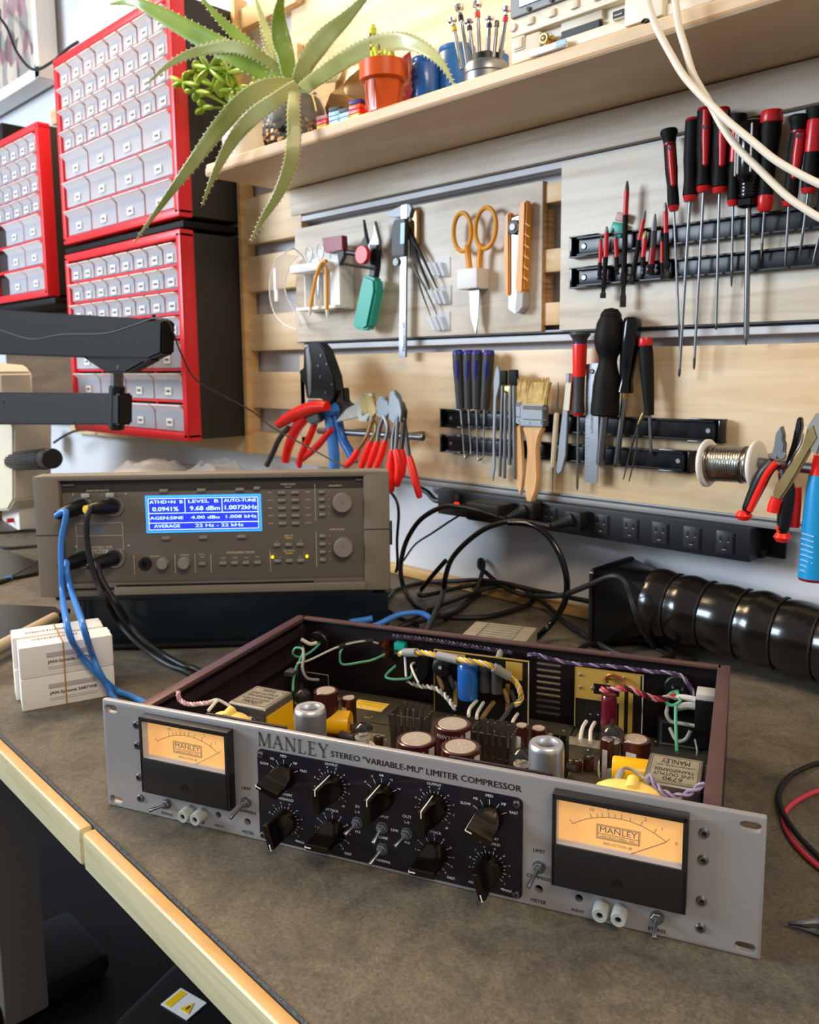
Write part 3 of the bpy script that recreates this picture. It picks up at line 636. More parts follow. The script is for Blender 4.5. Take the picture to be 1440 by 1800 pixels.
for k, a in (('recL', -72), ('outL', 0), ('inp', 0), ('outR', 0), ('recR', -72), ('thL', 165), ('atL', -91), ('atR', -91), ('thR', 163)): knob(k, a, 'black pointer knob')
# ---- toggle switches
def toggle(u, z, par, n0=0., tilt=(0, -.5), L=.0125):
    X = up(u, n0, z)
    nut = MB().lathe([(.0042, 0), (.0042, .0008), (.0036, .0009)], 'steel', X, 20).lathe([(.0037, .0008), (.0037, .0026), (.0032, .003)], 'steel', X, 6).lathe([(.0024, .003), (.0024, .0045), (.0016, .0048)], 'steel', X, 16)
    o = part('toggle_switch', nut, par)
    d = V((tilt[0], tilt[1], 1)).normalized(); a = V((0, 0, .004))
    part('lever', MB().along(a, a+d*L, [(0, 0), (.0010, .0), (.0012, .5), (.0016, .9), (.0014, .97), (0, 1)], 'steel', 12, X), o)
    return o
for q in (lambda u: u, lambda u: PW-u):
    toggle(q(.0585), .0130, fp, tilt=((-.75, -.05) if q(0) == 0 else (.0, -.45)), L=.0115); toggle(q(.1315), .0288, fp, tilt=(-.25, -.35), L=.0145)
    for u in (.0804, .0916):
        X = up(q(u), 0, .0115)
        g = MB().lathe([(.0048, 0), (.0050, .003), (.0048, .009), (.0043, .010), (.0022, .0099), (.0022, .005), (0, .005)], 'post_grey', X, 24)
        bp = part('balance_post', g, fp, 'pale grey round test socket'); part('socket', MB().lathe([(.0023, .0051), (.0023, .0085), (.0016, .0086), (.0014, .0055), (0, .0055)], 'steel', X, 6), bp)
toggle(.2230, .0328, cp, -.0012, (-.5, -.45), .0100); toggle(.2418, .0330, cp, -.0012, (-.2, -.75), .010); toggle(.2418, .0175, cp, -.0012, (-.45, -.6), .0115); toggle(.2602, .0328, cp, -.0012, (-.5, -.5), .0100)
# ---- meters
def meter(u0):
    z0, z1, w, d = .0235, .0843, .0802, .0082
    X = Mt(u0, 0, 0); mm = MB(); wz0 = .0512; wz1 = .0808; wx0, wx1 = .0022, .0772
    mm.box((w/2, -d/2, (z0+wz0)/2), (w, d, wz0-z0), 'meter_case', X, bev=.0006).box((w/2, -d/2, (wz1+z1)/2), (w, d, z1-wz1), 'meter_case', X, bev=.0006)
    mm.box((wx0/2, -d/2, (z0+z1)/2), (wx0, d, z1-z0-.0004), 'meter_case', X, bev=.0004).box(((wx1+w)/2, -d/2, (z0+z1)/2), (w-wx1, d, z1-z0-.0004), 'meter_case', X, bev=.0004)
    mm.lathe([(.0028, 0), (.0028, .0006), (.0012, .0003), (0, .0003)], 'black', X @ up(w/2, -d, .034), 20)
    o = part('meter', mm, None, 'black meter with amber dial')
    dl = MB(); dl.box((w/2, -.0012, (wz0+wz1)/2), (wx1-wx0, .0006, wz1-wz0), 'meter_dial', X); n = -.0017
    Rr, cz, cx = .0472, .0253, .0397
    def ap(a, r=Rr): a = math.radians(a); return V((cx+r*math.sin(a), cz+r*math.cos(a)))
    for k in range(24):
        a, b = ap(-36.2+k*72.4/24), ap(-36.2+(k+1)*72.4/24); dd = b-a
        dl.box(((a+b).x/2, n, (a+b).y/2), (dd.length+.0001, .0001, .00032), 'ink', X, R=Matrix.Rotation(-math.atan2(dd.y, dd.x), 3, 'Y'))
    for fr_, big in ((0, 1), (.22, 1), (.285, 0), (.335, 0), (.40, 1), (.46, 0), (.525, 1), (.61, 0), (.72, 1), (.86, 1), (1, 1)):
        a = -36.2+72.4*fr_; p, q_ = ap(a, Rr), ap(a, Rr+(.0032 if big else .0024)); c = (p+q_)/2
        dl.box((c.x, n, c.y), (.0003, .0001, (q_-p).length), 'ink', X, R=Matrix.Rotation(math.radians(a), 3, 'Y'))
    for s, fr_ in (('10', .245), ('6', .40), ('4', .53), ('2', .74), ('1', .90), ('0', 1.07)):
        a = -36.2+72.4*fr_; r = Rr+(.0052 if fr_ < 1 else .0038); p = ap(a, r); dl.text(s, .002, X @ up(p.x, n, p.y), 'ink', cap=.0021)
    for h in (0, .00075):      # double border
        for (a, b, c_, e) in ((.0265+h, .0573+h, .0523-h, .0665-h),):
            for bx in (((a+c_)/2, b, c_-a, .0003), ((a+c_)/2, e, c_-a, .0003), (a, (b+e)/2, .0003, e-b), (c_, (b+e)/2, .0003, e-b)): dl.box((bx[0], n, bx[1]), (bx[2], .0001, bx[3]), 'ink', X)
    dl.box((.0394, n, .0607), (.0243, .0001, .0003), 'ink', X)
    for s_, z_, h_, wd in (('MANLEY', .0633, .0036, .0222), ('LABORATORIES, INC.', .0591, .0017, .0218)): dl.text(s_, .003, X @ up(.0394, n, z_), 'ink', cap=h_, fit=wd)
    dl.text('REDUCTION dB', .002, X @ up(.0394, n, .0545), 'ink', cap=.0017)
    part('dial', dl, o)
    a, b = V((.0465, 0, .0515)), V((.0675, 0, .0640)); dd = b-a
    part('needle', MB().rod(V((u0+a.x, -.0030, a.z)), V((u0+b.x, -.0030, b.z)), .00022, 'ink', seg=6), o)
    gl = MB().box((w/2, -d+.0008, (wz0+wz1)/2), (wx1-wx0, .0008, wz1-wz0), 'meter_glass', X)
    gl.box((w/2, -d/2-.0006, wz0+.0008), (wx1-wx0-.001, d-.002, .0004), 'frost', X).box((wx0+.0008, -d/2-.0006, (wz0+wz1)/2), (.0005, d-.002, wz1-wz0-.001), 'frost', X)
    part('window', gl, o, 'clear meter window')
meter(.0421); meter(.3605)
# ---- chassis
CZ = .0838
for u, s in ((.0305, 1), (.4525, -1)):
    ch = MB(); ch.box((u, .135, CZ-.002), (.0105, .262, .004), 'chassis_rail', bev=.0008)                  # top flange
    ch.box((u-s*.0038, .135, CZ/2), (.0026, .262, CZ-.002), 'chassis_purple')                   # outer web
    ch.box((u+s*.0015, .135, CZ-.011), (.0075, .258, .0018), 'chassis_purple', bev=.0004)        # groove lips
    ch.box((u+s*.0045, .135, CZ-.014), (.0014, .258, .008), 'chassis_purple'); ch.box((u+s*.001, .135, .044), (.007, .258, .002), 'chassis_purple'); ch.box((u+s*.001, .135, .030), (.007, .258, .002), 'chassis_purple')
    ch.box((u+s*.0048, .135, .016), (.0012, .258, .026), 'chassis_purple'); part('side_rail', ch)
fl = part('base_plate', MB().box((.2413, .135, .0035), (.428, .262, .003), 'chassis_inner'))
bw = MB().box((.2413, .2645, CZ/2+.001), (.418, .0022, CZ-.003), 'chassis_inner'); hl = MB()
ua, ub = FC.P(943, 1200, .2645).x, FC.P(986, 1205, .2645).x
for k in range(10):
    hl.prism([(x, z) for x, z in slot((ua+ub)/2, .0165+k*.0060, ub-ua, .0028)], .02, 'alu', Matrix(((1, 0, 0, 0), (0, 0, -1, .275), (0, 1, 0, 0), (0, 0, 0, 1))))
back = part('back_panel', cut(bw, hl)); 
part('top_flange', MB().box((.2413, .2620, CZ-.0012), (.418, .0085, .0024), 'chassis_rail', bev=.0005), back)
for px, py in ((770, 1130-1130+1105), (1071, 1153)):
    q = FC.H(px if px > 800 else 668, 1152 if px > 800 else 1101, CZ); part('rivet', MB().rod((q.x, .262, CZ), (q.x, .262, CZ+.0006), .0017, 'steel', seg=16), back)
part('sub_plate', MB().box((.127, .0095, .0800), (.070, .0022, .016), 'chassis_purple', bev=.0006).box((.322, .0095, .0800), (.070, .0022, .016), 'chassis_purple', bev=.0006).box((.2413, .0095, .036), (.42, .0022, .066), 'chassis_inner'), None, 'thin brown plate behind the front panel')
pcb = part('circuit_board', MB().box((.2453, .142, .0112), (.402, .226, .0016), 'pcb'))
random.seed(11); tr = MB()
for i in range(90):
    u, n = random.uniform(.09, .44), random.uniform(.03, .25); L = random.uniform(.006, .03); k = random.random() < .5
    tr.box((u, n, .0121), (L if k else .0012, .0012 if k else L, .0003), random.choice(['pcb_gold', 'pcb_dark', 'pcb_gold']))
for i in range(120): u, n = random.uniform(.07, .44), random.uniform(.03, .25); tr.rod((u, n, .012), (u, n, .0128), .0012, 'solder', r2=.0004, seg=8)
part('board_traces', tr, pcb)
q = FC.H(650, 1240, .0125); part('yellow_label', MB().box((q.x, q.y, .0124), (.034, .020, .0004), 'yellow_pale', bev=0).box((q.x, q.y, .0127), (.026, .003, .0003), 'yellow').box((q.x, q.y+.006, .0127), (.026, .003, .0003), 'yellow'), pcb)
for a, b in (((560, 1290), (680, 1290)), ((960, 1297), (1075, 1310))):
    p, q = FC.H(*a, .0125), FC.H(*b, .0125); part('board_strip', MB().box(((p.x+q.x)/2, (p.y+q.y)/2, .0124), ((q.x-p.x), .016, .0004), 'laminate'), pcb)
# ---- electronic parts: each stands on the board
def can(px, py, zt, r, body, top, name, label, ztop_m='cap_top', n=None, ring=True):
    q = FC.H(px, py, zt); X = Mt(q.x, q.y, 0)
    o = part(name, MB().lathe([(r*.9, .012), (r, .0135), (r, zt-.0035), (r*.97, zt-.0016), (r*.98, zt-.0006), (r*.9, zt), (r*.76, zt-.0004)], body, X, 32), pcb, label)
    t = MB().lathe([(r*.77, zt-.0004), (r*.74, zt+.0001), (0, zt+.0001)], top, X, 32)
    for a in range(3): t.box((0, 0, zt+.0002), (r*.9, r*.035, .0002), 'grey_light', X @ Rz(PI*a/3))
    part('cap_top', t, o)
    return o, q
for i, (px, py, s) in enumerate(((732, 1298, 1), (796, 1271, 1), (810, 1311, 1))):
    o, q = can(px, py, .066, .0152, 'cap_brown', 'cap_top', 'filter_capacitor', 'large brown electrolytic capacitor')
    tx = MB()
    for j, ch_ in enumerate('400V330uF'):
        a = math.radians(-128+j*10+i*6); tx.text(ch_, .004, Mt(q.x, q.y, .060) @ Rz(a+PI/2) @ Mt(0, -.01525, 0) @ UP, 'grey_light', cap=.0032)
    tx.box((.01525*math.cos(math.radians(-20)), .01525*math.sin(math.radians(-20)), .038), (.0004, .006, .050), 'grey_light', Mt(q.x, q.y, 0), R=Matrix.Rotation(math.radians(-20), 3, 'Z'))
    part('print', tx, o)
for px, py, zt, r in ((573, 1213, .058, .0112), (613, 1226, .045, .0070), (917, 1274, .050, .0058), (947, 1279, .045, .0068), (1118, 1298, .047, .0118), (1068, 1298, .046, .0058)):
    o, q = can(px, py, zt, r, 'cap_brown', 'cap_top', 'capacitor', 'brown electrolytic capacitor')
    part('print', MB().box((r*1.01*math.cos(math.radians(-100)), r*1.01*math.sin(math.radians(-100)), zt*.52), (.0004, r*.7, zt*.72-.004), 'grey_light', Mt(q.x, q.y, 0), R=Matrix.Rotation(math.radians(-100), 3, 'Z')), o)
for px, py, zt in ((1035, 1330, .024), (665, 1295, .026), (1014, 1338, .02)):
    can(px, py, zt, .0045, 'cap_brown', 'black', 'capacitor', 'small brown capacitor')
for px, py, nm in ((545, 1243, 'L'), (961, 1305, 'R')):
    q = FC.H(px, py, .078); X = Mt(q.x, q.y, 0); r = .0128
    o = part('tube_shield', MB().lathe([(r, .014), (r, .074), (r*.97, .0768), (r*.9, .078), (r*.62, .078), (r*.58, .0768), (r*.58, .070), (r*.9, .066), (r*.9, .03)], 'shield', X, 36, cap=False), pcb, 'silver tube shield can')
    part('tube_socket', MB().lathe([(.0108, .012), (.0108, .020), (.006, .021)], 'cream', X, 20), o)
    part('dark_core', MB().lathe([(.0085, .02), (.0085, .064), (0, .066)], 'tube_guts', X, 20), o)
def tube_(px, py, zt, r=.0098, big=False):
    q = FC.H(px, py, zt); X = Mt(q.x, q.y, 0); b = zt-.006
    o = part('vacuum_tube', MB().lathe([(r*.96, .024), (r, .027), (r, b-.012), (r*.96, b-.008), (r*.78, b-.003), (r*.4, b-.0006), (.0022, b), (.0016, b+.003), (.0008, b+.0055), (0, b+.006)], 'tube_glass', X, 28, cap=False), pcb, 'glass vacuum tube')
    part('tube_socket', MB().lathe([(.0108, .012), (.0112, .016), (.0106, .023), (.004, .0245)], 'cream', X, 24), o)
    g = MB().lathe([(r*.62, .028), (r*.62, .030), (0, .030)], 'white', X, 16)
    for s in (-1, 1): g.box((s*r*.34, 0, (.031+b-.014)/2), (r*.5, r*.8, b-.014-.031), 'tube_guts', X, bev=.0004)
    g.lathe([(r*.7, b-.0135), (r*.7, b-.0128)], 'white', X, 16)
    for a in range(6): g.rod((r*.55*math.cos(a), r*.55*math.sin(a), .024), (r*.55*math.cos(a), r*.55*math.sin(a), b-.012), .0004, 'steel', seg=6, M=X)
    part('plates', g, o)
    part('getter', MB().lathe([(r*.90, b-.0090 if big else b-.0052), (r*.84, b-.0045), (r*.7, b-.0032), (r*.36, b-.0012), (.0012, b-.0006)], 'getter', X, 24, cap=False), o)
tube_(530, 1200, .056, big=True); tube_(637, 1258, .050); tube_(443, 1245, .082, big=True); tube_(1077, 1262, .062); tube_(918, 1302, .056)
def fins(px, py, zt, w=.030, d=.022, rot=0):
    q = FC.H(px, py, zt); X = Mt(q.x, q.y, 0) @ Rz(rot); m = MB(); zb = .012
    m.box((0, 0, .016), (w, d, .004), 'heat_fin', X)
    for side in (-1, 1):
        m.box((0, side*d/2, (.016+zt-.02)/2), (w, .0012, zt-.036), 'heat_fin', X)
        for k in range(5):
            x = -w/2+w*(k+.5)/5; m.box((x, side*(d/2+.0015), zt-.012), (w/5*.62, .0012, .026), 'heat_fin', X, R=Matrix.Rotation(-side*.12, 3, 'X'))
        for k in range(4):
            y = -d/2+d*(k+.5)/4; m.box((side*(w/2+.001), y, zt-.014), (.0012, d/4*.6, .026), 'heat_fin', X, R=Matrix.Rotation(side*.10, 3, 'Y'))
    part('heat_sink', m, pcb, 'dark finned heat sink')
fins(722, 1250, .052, .028, .022); fins(868, 1280, .052, .030, .022)
part('heat_sink', (lambda q: MB().box((q.x, q.y, .030), (.012, .0012, .034), 'pcb_dark').box((q.x-.006, q.y-.004, .030), (.0012, .010, .034), 'pcb_dark').box((q.x+.006, q.y-.004, .030), (.0012, .010, .034), 'pcb_dark').box((q.x, q.y-.004, .030), (.0012, .010, .034), 'pcb_dark'))(FC.H(986, 1296, .045)), pcb)
for px, py, L, r, zt, ang in ((587, 1249, .030, .0108, .040, .2), (1112, 1334, .030, .0105, .044, .1)):
    q = FC.H(px, py, zt); z = zt-r; d = V((math.cos(ang), math.sin(ang), 0))
    a, b = V((q.x, q.y, z))-d*L/2, V((q.x, q.y, z))+d*L/2
    o = part('film_capacitor', MB().along(a, b, [(0, 0), (r*.93, 0), (r, .05), (r, .95), (r*.93, 1), (r*.9, .99), (0, .97)], 'yellow_cap', 28), pcb, 'yellow film capacitor')
    m = MB()
    for k in range(6): m.box((0, 0, L*.975), (r*1.6, r*.06, .0004), 'orange_yellow', Matrix.Translation(a) @ d.to_track_quat('Z', 'Y').to_matrix().to_4x4() @ Rz(k*PI/6))
    m.rod(b, b+d*.004, .0005, 'steel', seg=6); part('end_print', m, o)
for a, b, r in (((598, 1290), (625, 1300), .0038), ((612, 1276), (628, 1284), .003), ((992, 1345), (1012, 1352), .0035)):
    p, q = FC.H(*a, .024), FC.H(*b, .024); part('resistor', MB().along(p, q, [(0, 0), (r*.6, 0), (r, .1), (r*.9, .2), (r*.9, .8), (r, .9), (r*.6, 1), (0, 1)], 'grey_dark', 14), pcb)
random.seed(4)
for i in range(34):
    u, n = random.uniform(.07, .44), random.uniform(.03, .16); an = random.uniform(0, PI); d = V((math.cos(an), math.sin(an), 0))*.004; c = V((u, n, .0155))
    part('resistor', MB().along(c-d, c+d, [(0, 0), (.0009, 0), (.0011, .2), (.0009, .4), (.0009, .8), (.0011, .9), (0, 1)], random.choice(['cap_brown', 'grey_light', 'grey_dark', 'blue', 'foil_brown']), 8).tube([c-d*1.6+V((0, 0, -.003)), c-d*1.5, c-d], .0003, 'steel', 5).tube([c+d, c+d*1.5, c+d*1.6+V((0, 0, -.003))], .0003, 'steel', 5), pcb)
# transformers with engraved lids
def xfmr(cs, zt, flip, label, num):
    P = [FC.H(x, y, zt) for x, y in cs]; c = sum(P, V())/4; ex = ((P[1]-P[0])+(P[2]-P[3]))/2; w = ex.length; ey = ((P[3]-P[0])+(P[2]-P[1]))/2; dd = ey.length
    an = math.atan2(ex.y, ex.x); X = Mt(c.x, c.y, 0) @ Rz(an)
    o = part('transformer', MB().box((0, 0, (zt+.012)/2), (w, dd, zt-.012), 'zinc', X, bev=.0022, seg=3), pcb, label)
    Y = X @ Mt(0, 0, zt+.0002) @ (Rz(PI) if flip else Matrix())
    m = MB().box((0, 0, -.0001), (w*.88, dd*.86, .0003), 'laminate', Y)
    for s in (-1, 1): m.box((s*w*.42, 0, .0001), (.0003, dd*.80, .0001), 'ink', Y).box((0, s*dd*.40, .0001), (w*.84, .0003, .0001), 'ink', Y)
    m.lathe([(.0009, 0), (.0009, .0002), (0, .0002)], 'ink', Y @ Mt(w*.36, dd*.33, 0), 12)
    if flip: rows = (('MANLEY', -.27, .15), ('LABORATORIES, INC.', -.12, .06), ('TRANSFORMER', .03, .10), ('LINE OUTPUT', .17, .10), (num, .31, .12))
    else: rows = (('MANLEY', -.29, .15), ('TRANSFORMER', .0, .09), ('LINE OUTPUT', .14, .09), (num, .30, .10), ('LABORATORIES', -.15, .07))
    for s, yy, hh in rows: m.text(s, .003, Y @ Mt(0, dd*yy, .0002), 'ink', cap=dd*hh, fit=w*min(.7, .085*len(s)))
    part('name_plate', m, o); part('side_wrap', MB().box((w/2+.0004, 0, (zt+.012)/2-.002), (.0008, dd*.92, zt-.022), 'yellow_cap', X) if not flip else MB().box((0, dd/2*1.0+.0004, .04), (w*.9, .0008, .04), 'zinc', X), o)
xfmr([(403, 1233), (468, 1250), (513, 1214), (448, 1205)], .070, False, 'zinc transformer can with engraved lid', '5092')
xfmr([(1130, 1372), (1232, 1390), (1240, 1337), (1142, 1321)], .074, True, 'zinc transformer can with upside-down engraved lid', '6790')
q = FC.H(1190, 1400, .06); part('transformer_wrap', MB().box((q.x, q.y+.012, .036), (.042, .0008, .044), 'purple_wire'), pcb)
# yellow foam behind the meters
for px0, px1, py0, py1, nub in ((372, 442, 1252, 1268, (400, 1250)), (1040, 1175, 1378, 1408, (1110, 1378))):
    p, q = FC.H(px0, py0, .084), FC.H(px1, py1, .084); c = (p+q)/2; w = abs(q.x-p.x)/2; m = MB()
    X = Mt(c.x, .0175, .070); vs = []; n = 20
    prof = [(1, -.01), (1, .008), (.92, .0125), (.7, .0148), (.35, .0158), (0, .016)]
    m.lathe([(1, -.01), (1, .006), (.9, .0125), (.7, .0152), (.35, .0168), (0, .017)], 'yellow_pale', X @ Matrix.Diagonal((w, .0105, 1, 1)), 24)
    k = FC.H(nub[0], nub[1], .089); m.along((k.x, .012, .085), (k.x, .024, .088), [(0, 0), (.0035, .05), (.0042, .3), (.0038, .8), (0, 1)], 'yellow_pale', 14)
    part('foam_pad', m, None, 'pale yellow rubbery pad behind the meter')
# ---- vertical boards on the back panel
def vboard(u0, u1, z0, z1, n, label, gold):
    m = MB().box(((u0+u1)/2, n, (z0+z1)/2), (u1-u0, .0016, z1-z0), 'pcb_dark').box(((u0+u1)/2, n-.0001, z1-.0004), (u1-u0, .0019, .0008), 'pcb_gold').box((u1-.0003, n-.0001, (z0+z1)/2), (.0007, .0019, z1-z0), 'cream').box((u0+.0003, n-.0001, (z0+z1)/2), (.0007, .0019, z1-z0), 'pcb_gold')
    for a, b, c_, d in gold: m.box(((a+c_)/2, n-.0009, (b+d)/2), (c_-a, .0003, d-b), 'pcb_gold')
    return part('upright_board', m, back, label)
b1 = vboard(.190, .284, .012, .0745, .240, 'dark upright board with a blue capacitor', ((.262, .055, .278, .072), (.20, .066, .222, .073), (.262, .02, .266, .05), (.21, .02, .214, .045)))
b2 = vboard(.326, .3865, .016, .0735, .245, 'upright board with broad golden traces', ((.327, .060, .384, .0725), (.327, .044, .343, .060), (.343, .044, .366, .050), (.366, .016, .3705, .060), (.374, .016, .378, .060)))
q = FC.P(822, 1172, .225); r = .0098
o = part('blue_capacitor', MB().lathe([(r*.9, .036), (r, .0375), (r, .066), (r*.94, .0675), (r*.98, .0685), (r*.9, .0705), (r*.75, .0705)], 'blue_cap', Mt(q.x, .226, 0), 28), b1, 'bright blue capacitor')
part('cap_top', MB().lathe([(r*.75, .0703), (0, .0705)], 'grey_dark', Mt(q.x, .226, 0), 24), o)
for px in (852, 873): q = FC.P(px, 1195, .228); part('capacitor', MB().lathe([(.0052, .044), (.0054, .045), (.0054, .0685), (.0048, .070)], 'grey_dark', Mt(q.x, .229, 0), 18), b1)
q = FC.P(778, 1182, .236); part('coil', MB().lathe([(.0085, 0), (.0085, .010), (.007, .011), (0, .011)], 'black', Mt(q.x, .240, .060) @ UP, 24).box((0, .001, .0112), (.003, .003, .0003), 'grey_light', Mt(q.x, .240, .060) @ UP), b1)
q = FC.P(722, 1200, .238); part('toroid', MB().lathe([(.016, 0), (.017, .004), (.017, .012), (.015, .016), (.004, .016), (0, .012)], 'black_matte', Mt(q.x, .262, .050) @ UP, 28), back)
for px, zz in ((770, .05), (790, .052), (803, .047), (885, .046), (898, .046)):
    q = FC.P(px, 1215, .235); part('resistor', MB().along((q.x, .236, zz), (q.x+.006, .234, zz-.014), [(0, 0), (.002, 0), (.0022, .2), (.0022, .8), (0, 1)], random.choice(['foil_brown', 'grey_dark']), 10), b1)
q = FC.P(1072, 1225, .236); r = .0070
part('red_capacitor', MB().lathe([(r*.9, .016), (r, .0175), (r, .052), (r*.92, .0535), (r*.97, .0545), (r*.88, .056), (r*.7, .0555), (0, .0555)], 'cap_red', Mt(q.x, .232, 0), 26), b2, 'tall dark red capacitor')
m = MB(); X = up(.344, .2438, 0)
m.text('-', .004, up(.3405, .2438, .0305), 'ink_white', fit=.002); m.text('+', .004, up(.3475, .2438, .0305), 'ink_white', cap=.002)
for px, py in ((1021, 1186), (1021, 1208), (1097, 1192), (1042, 1210), (1068, 1192)): p = FC.P(px, py, .2436); m.rod((p.x, .2445, p.z), (p.x, .2425, p.z), .0022, 'solder', r2=.0012, seg=12)
for px, py in ((905, 1236), (890, 1253)): p = FC.P(px, py, .2386); m.rod((p.x, .2395, p.z), (p.x, .2375, p.z), .0022, 'copper', r2=.0012, seg=12)
part('solder_joints', m, b2)
# connectors on the back panel
for px, py in ((562, 1128), (1192, 1208)):
    p = FC.P(px, py, .255)
    o = part('line_socket', MB().rod((p.x, .2635, p.z), (p.x, .2500, p.z), .0118, 'black', bev=.001).rod((p.x, .2500, p.z), (p.x, .2485, p.z), .009, 'black_matte'), back, 'round black rear socket')
    for a in (.5, 2.4, 4.6): part('pin', MB().rod((p.x+.005*math.cos(a), .2500, p.z+.005*math.sin(a)), (p.x+.005*math.cos(a), .2440, p.z+.005*math.sin(a)), .0012, 'steel', seg=8), o)
for px, py in ((677, 1132), (677, 1150)):
    p = FC.P(px, py, .258); part('jack', MB().rod((p.x, .2635, p.z), (p.x, .2560, p.z), .0046, 'cap_brown').rod((p.x, .2560, p.z), (p.x, .2535, p.z), .0022, 'brass'), back)
p = FC.P(703, 1140, .256); part('terminal_block', MB().box((p.x, .2585, p.z), (.0115, .009, .012), 'teal', bev=.001).box((p.x-.003, .2535, p.z-.002), (.003, .002, .003), 'steel').box((p.x+.003, .2535, p.z-.002), (.003, .002, .003), 'steel'), back, 'teal screw terminal')
p = FC.P(1190, 1290, .250); part('inlet_frame', MB().box((p.x+.002, .252, .024), (.036, .018, .026), 'black', bev=.001).box((p.x+.002, .2425, .024), (.032, .0008, .022), 'steel').box((p.x+.002, .2422, .024), (.028, .001, .018), 'black').box((p.x+.002, .246, .010), (.04, .02, .004), 'zinc'), back)
p = FC.H(1245, 1225, .066); part('power_switch', MB().box((.4395, p.y, .045), (.016, .022, .042), 'black', bev=.001).box((.4395, p.y, .068), (.015, .019, .006), 'grey_light', bev=.001), None, 'black rear switch block with grey top')
# power transformer block behind the back panel
P = [FC.H(838, 1091, .074), FC.H(944, 1104, .074)]; c = (P[0]+P[1])/2; w = (P[1]-P[0]).length; n1 = c.y; n0 = .2665
o = part('power_transformer', MB().box((c.x, (n0+n1)/2, .039), (w, n1-n0, .070), 'laminate', bev=.0008), None, 'laminated transformer behind the rear panel')
m = MB()
for k in range(9): m.box((c.x, n0+(n1-n0)*(k+1)/10, .0742), (w*.55, .0006, .0004), 'grey_plastic')
for s in (-1, 1): m.box((c.x+s*w*.28, (n0+n1)/2, .0742), (.0006, n1-n0-.002, .0004), 'grey_plastic')
part('laminations', m, o)
# rear feet
part('foot', (lambda p: MB().lathe([(.0095, 0), (.0095, .010), (.0085, .014), (.004, .016), (0, .016)], 'black_matte', Mt(p.x, p.y, 0), 24))(FC.H(1212, 1166, .010)), None)
# ---- wiring inside
def wire(pts, r, m, name='wire', sub=5): return part(name, MB().tube(pts, r, m, 8, sub), None)
def twist(pts, r, mats, pitch=.010, name='twisted_wires', k=1.15):
    P = [V(p) for p in pts]; Q = []
    for i in range(len(P)-1):
        p0, p1, p2, p3 = P[max(i-1, 0)], P[i], P[i+1], P[min(i+2, len(P)-1)]; n = max(2, int((p2-p1).length/.0016))
        for j in range(n): t = j/n; Q.append(.5*((2*p1)+(-p0+p2)*t+(2*p0-5*p1+4*p2-p3)*t*t+(-p0+3*p1-3*p2+p3)*t**3))
    Q.append(P[-1]); mb = MB(); L = 0; up_ = None; path = [[] for _ in mats]
    for i, p in enumerate(Q):
        t = (Q[min(i+1, len(Q)-1)]-Q[max(i-1, 0)]).normalized()
        if up_ is None: up_ = t.orthogonal().normalized()
        up_ = (up_-t*up_.dot(t)).normalized(); w_ = t.cross(up_)
        if i: L += (p-Q[i-1]).length
        for s in range(len(mats)):
            a = 2*PI*(L/pitch+s/len(mats)); path[s].append(p+(up_*math.cos(a)+w_*math.sin(a))*r*k)
    for s, m in enumerate(mats): mb.tube(path[s], r, m, 6, smooth=False)
    return part(name, mb, None)
def pp(lst): return [FC.P(x, y, n) for x, y, n in lst]
twist(pp([(703, 1150, .250), (712, 1146, .238), (740, 1147, .228), (770, 1152, .222), (800, 1158, .216), (830, 1163, .212), (862, 1170, .214), (885, 1185, .220), (902, 1195, .226), (912, 1208, .228), (916, 1228, .230), (905, 1240, .232)]), .00115, ['yellow_cap', 'white_wire', 'yellow', 'grey_wire'], .020, k=1.45)
for seg in ([(712, 1147, .238), (733, 1147, .229)], [(770, 1152, .222), (806, 1160, .216)], [(868, 1173, .215), (895, 1189, .222)]):
    p = pp(seg); part('sleeve', MB().tube(p, .0042, 'grey_wire', 12), None)
twist(pp([(716, 1196, .250), (735, 1205, .244), (765, 1210, .232), (785, 1225, .220), (800, 1245, .200)]), .0012, ['white_wire', 'grey_wire'], .014)
wire(pp([(677, 1150, .252), (655, 1160, .245), (636, 1164, .24), (602, 1168, .235), (598, 1150, .24), (602, 1140, .25)]), .0012, 'green_wire'); wire(pp([(696, 1170, .252), (678, 1188, .24), (690, 1194, .235), (720, 1192, .235), (725, 1180, .24)]), .0013, 'green_wire')
wire(pp([(712, 1155, .24), (713, 1175, .235), (714, 1190, .23)]), .0011, 'white_wire'); wire(pp([(728, 1165, .24), (723, 1170, .23), (728, 1185, .22), (736, 1201, .215)]), .0011, 'white_wire')
wire(pp([(562, 1132, .245), (548, 1145, .22), (528, 1155, .20), (515, 1150, .19), (520, 1139, .19), (533, 1142, .19), (530, 1155, .18), (520, 1175, .17), (516, 1195, .16), (515, 1215, .15)]), .0012, 'green_wire')
wire(pp([(556, 1130, .243), (545, 1132, .235), (530, 1124, .23)]), .0019, 'white_wire'); wire(pp([(533, 1140, .19), (534, 1155, .18), (532, 1175, .17), (540, 1192, .17), (560, 1195, .18)]), .0014, 'grey_wire')
wire(pp([(523, 1166, .17), (545, 1160, .19), (595, 1137, .22), (640, 1127, .245), (665, 1131, .255)]), .0010, 'grey_light'); wire(pp([(595, 1138, .22), (625, 1129, .24), (655, 1126, .252)]), .0026, 'black')
p = FC.P(512, 1180, .165); part('terminal_post', MB().box((p.x, p.y, .036), (.008, .010, .048), 'black').box((p.x, p.y, .062), (.009, .011, .004), 'grey_dark'), None)
p, q = FC.P(540, 1181, .215), FC.P(578, 1192, .215)
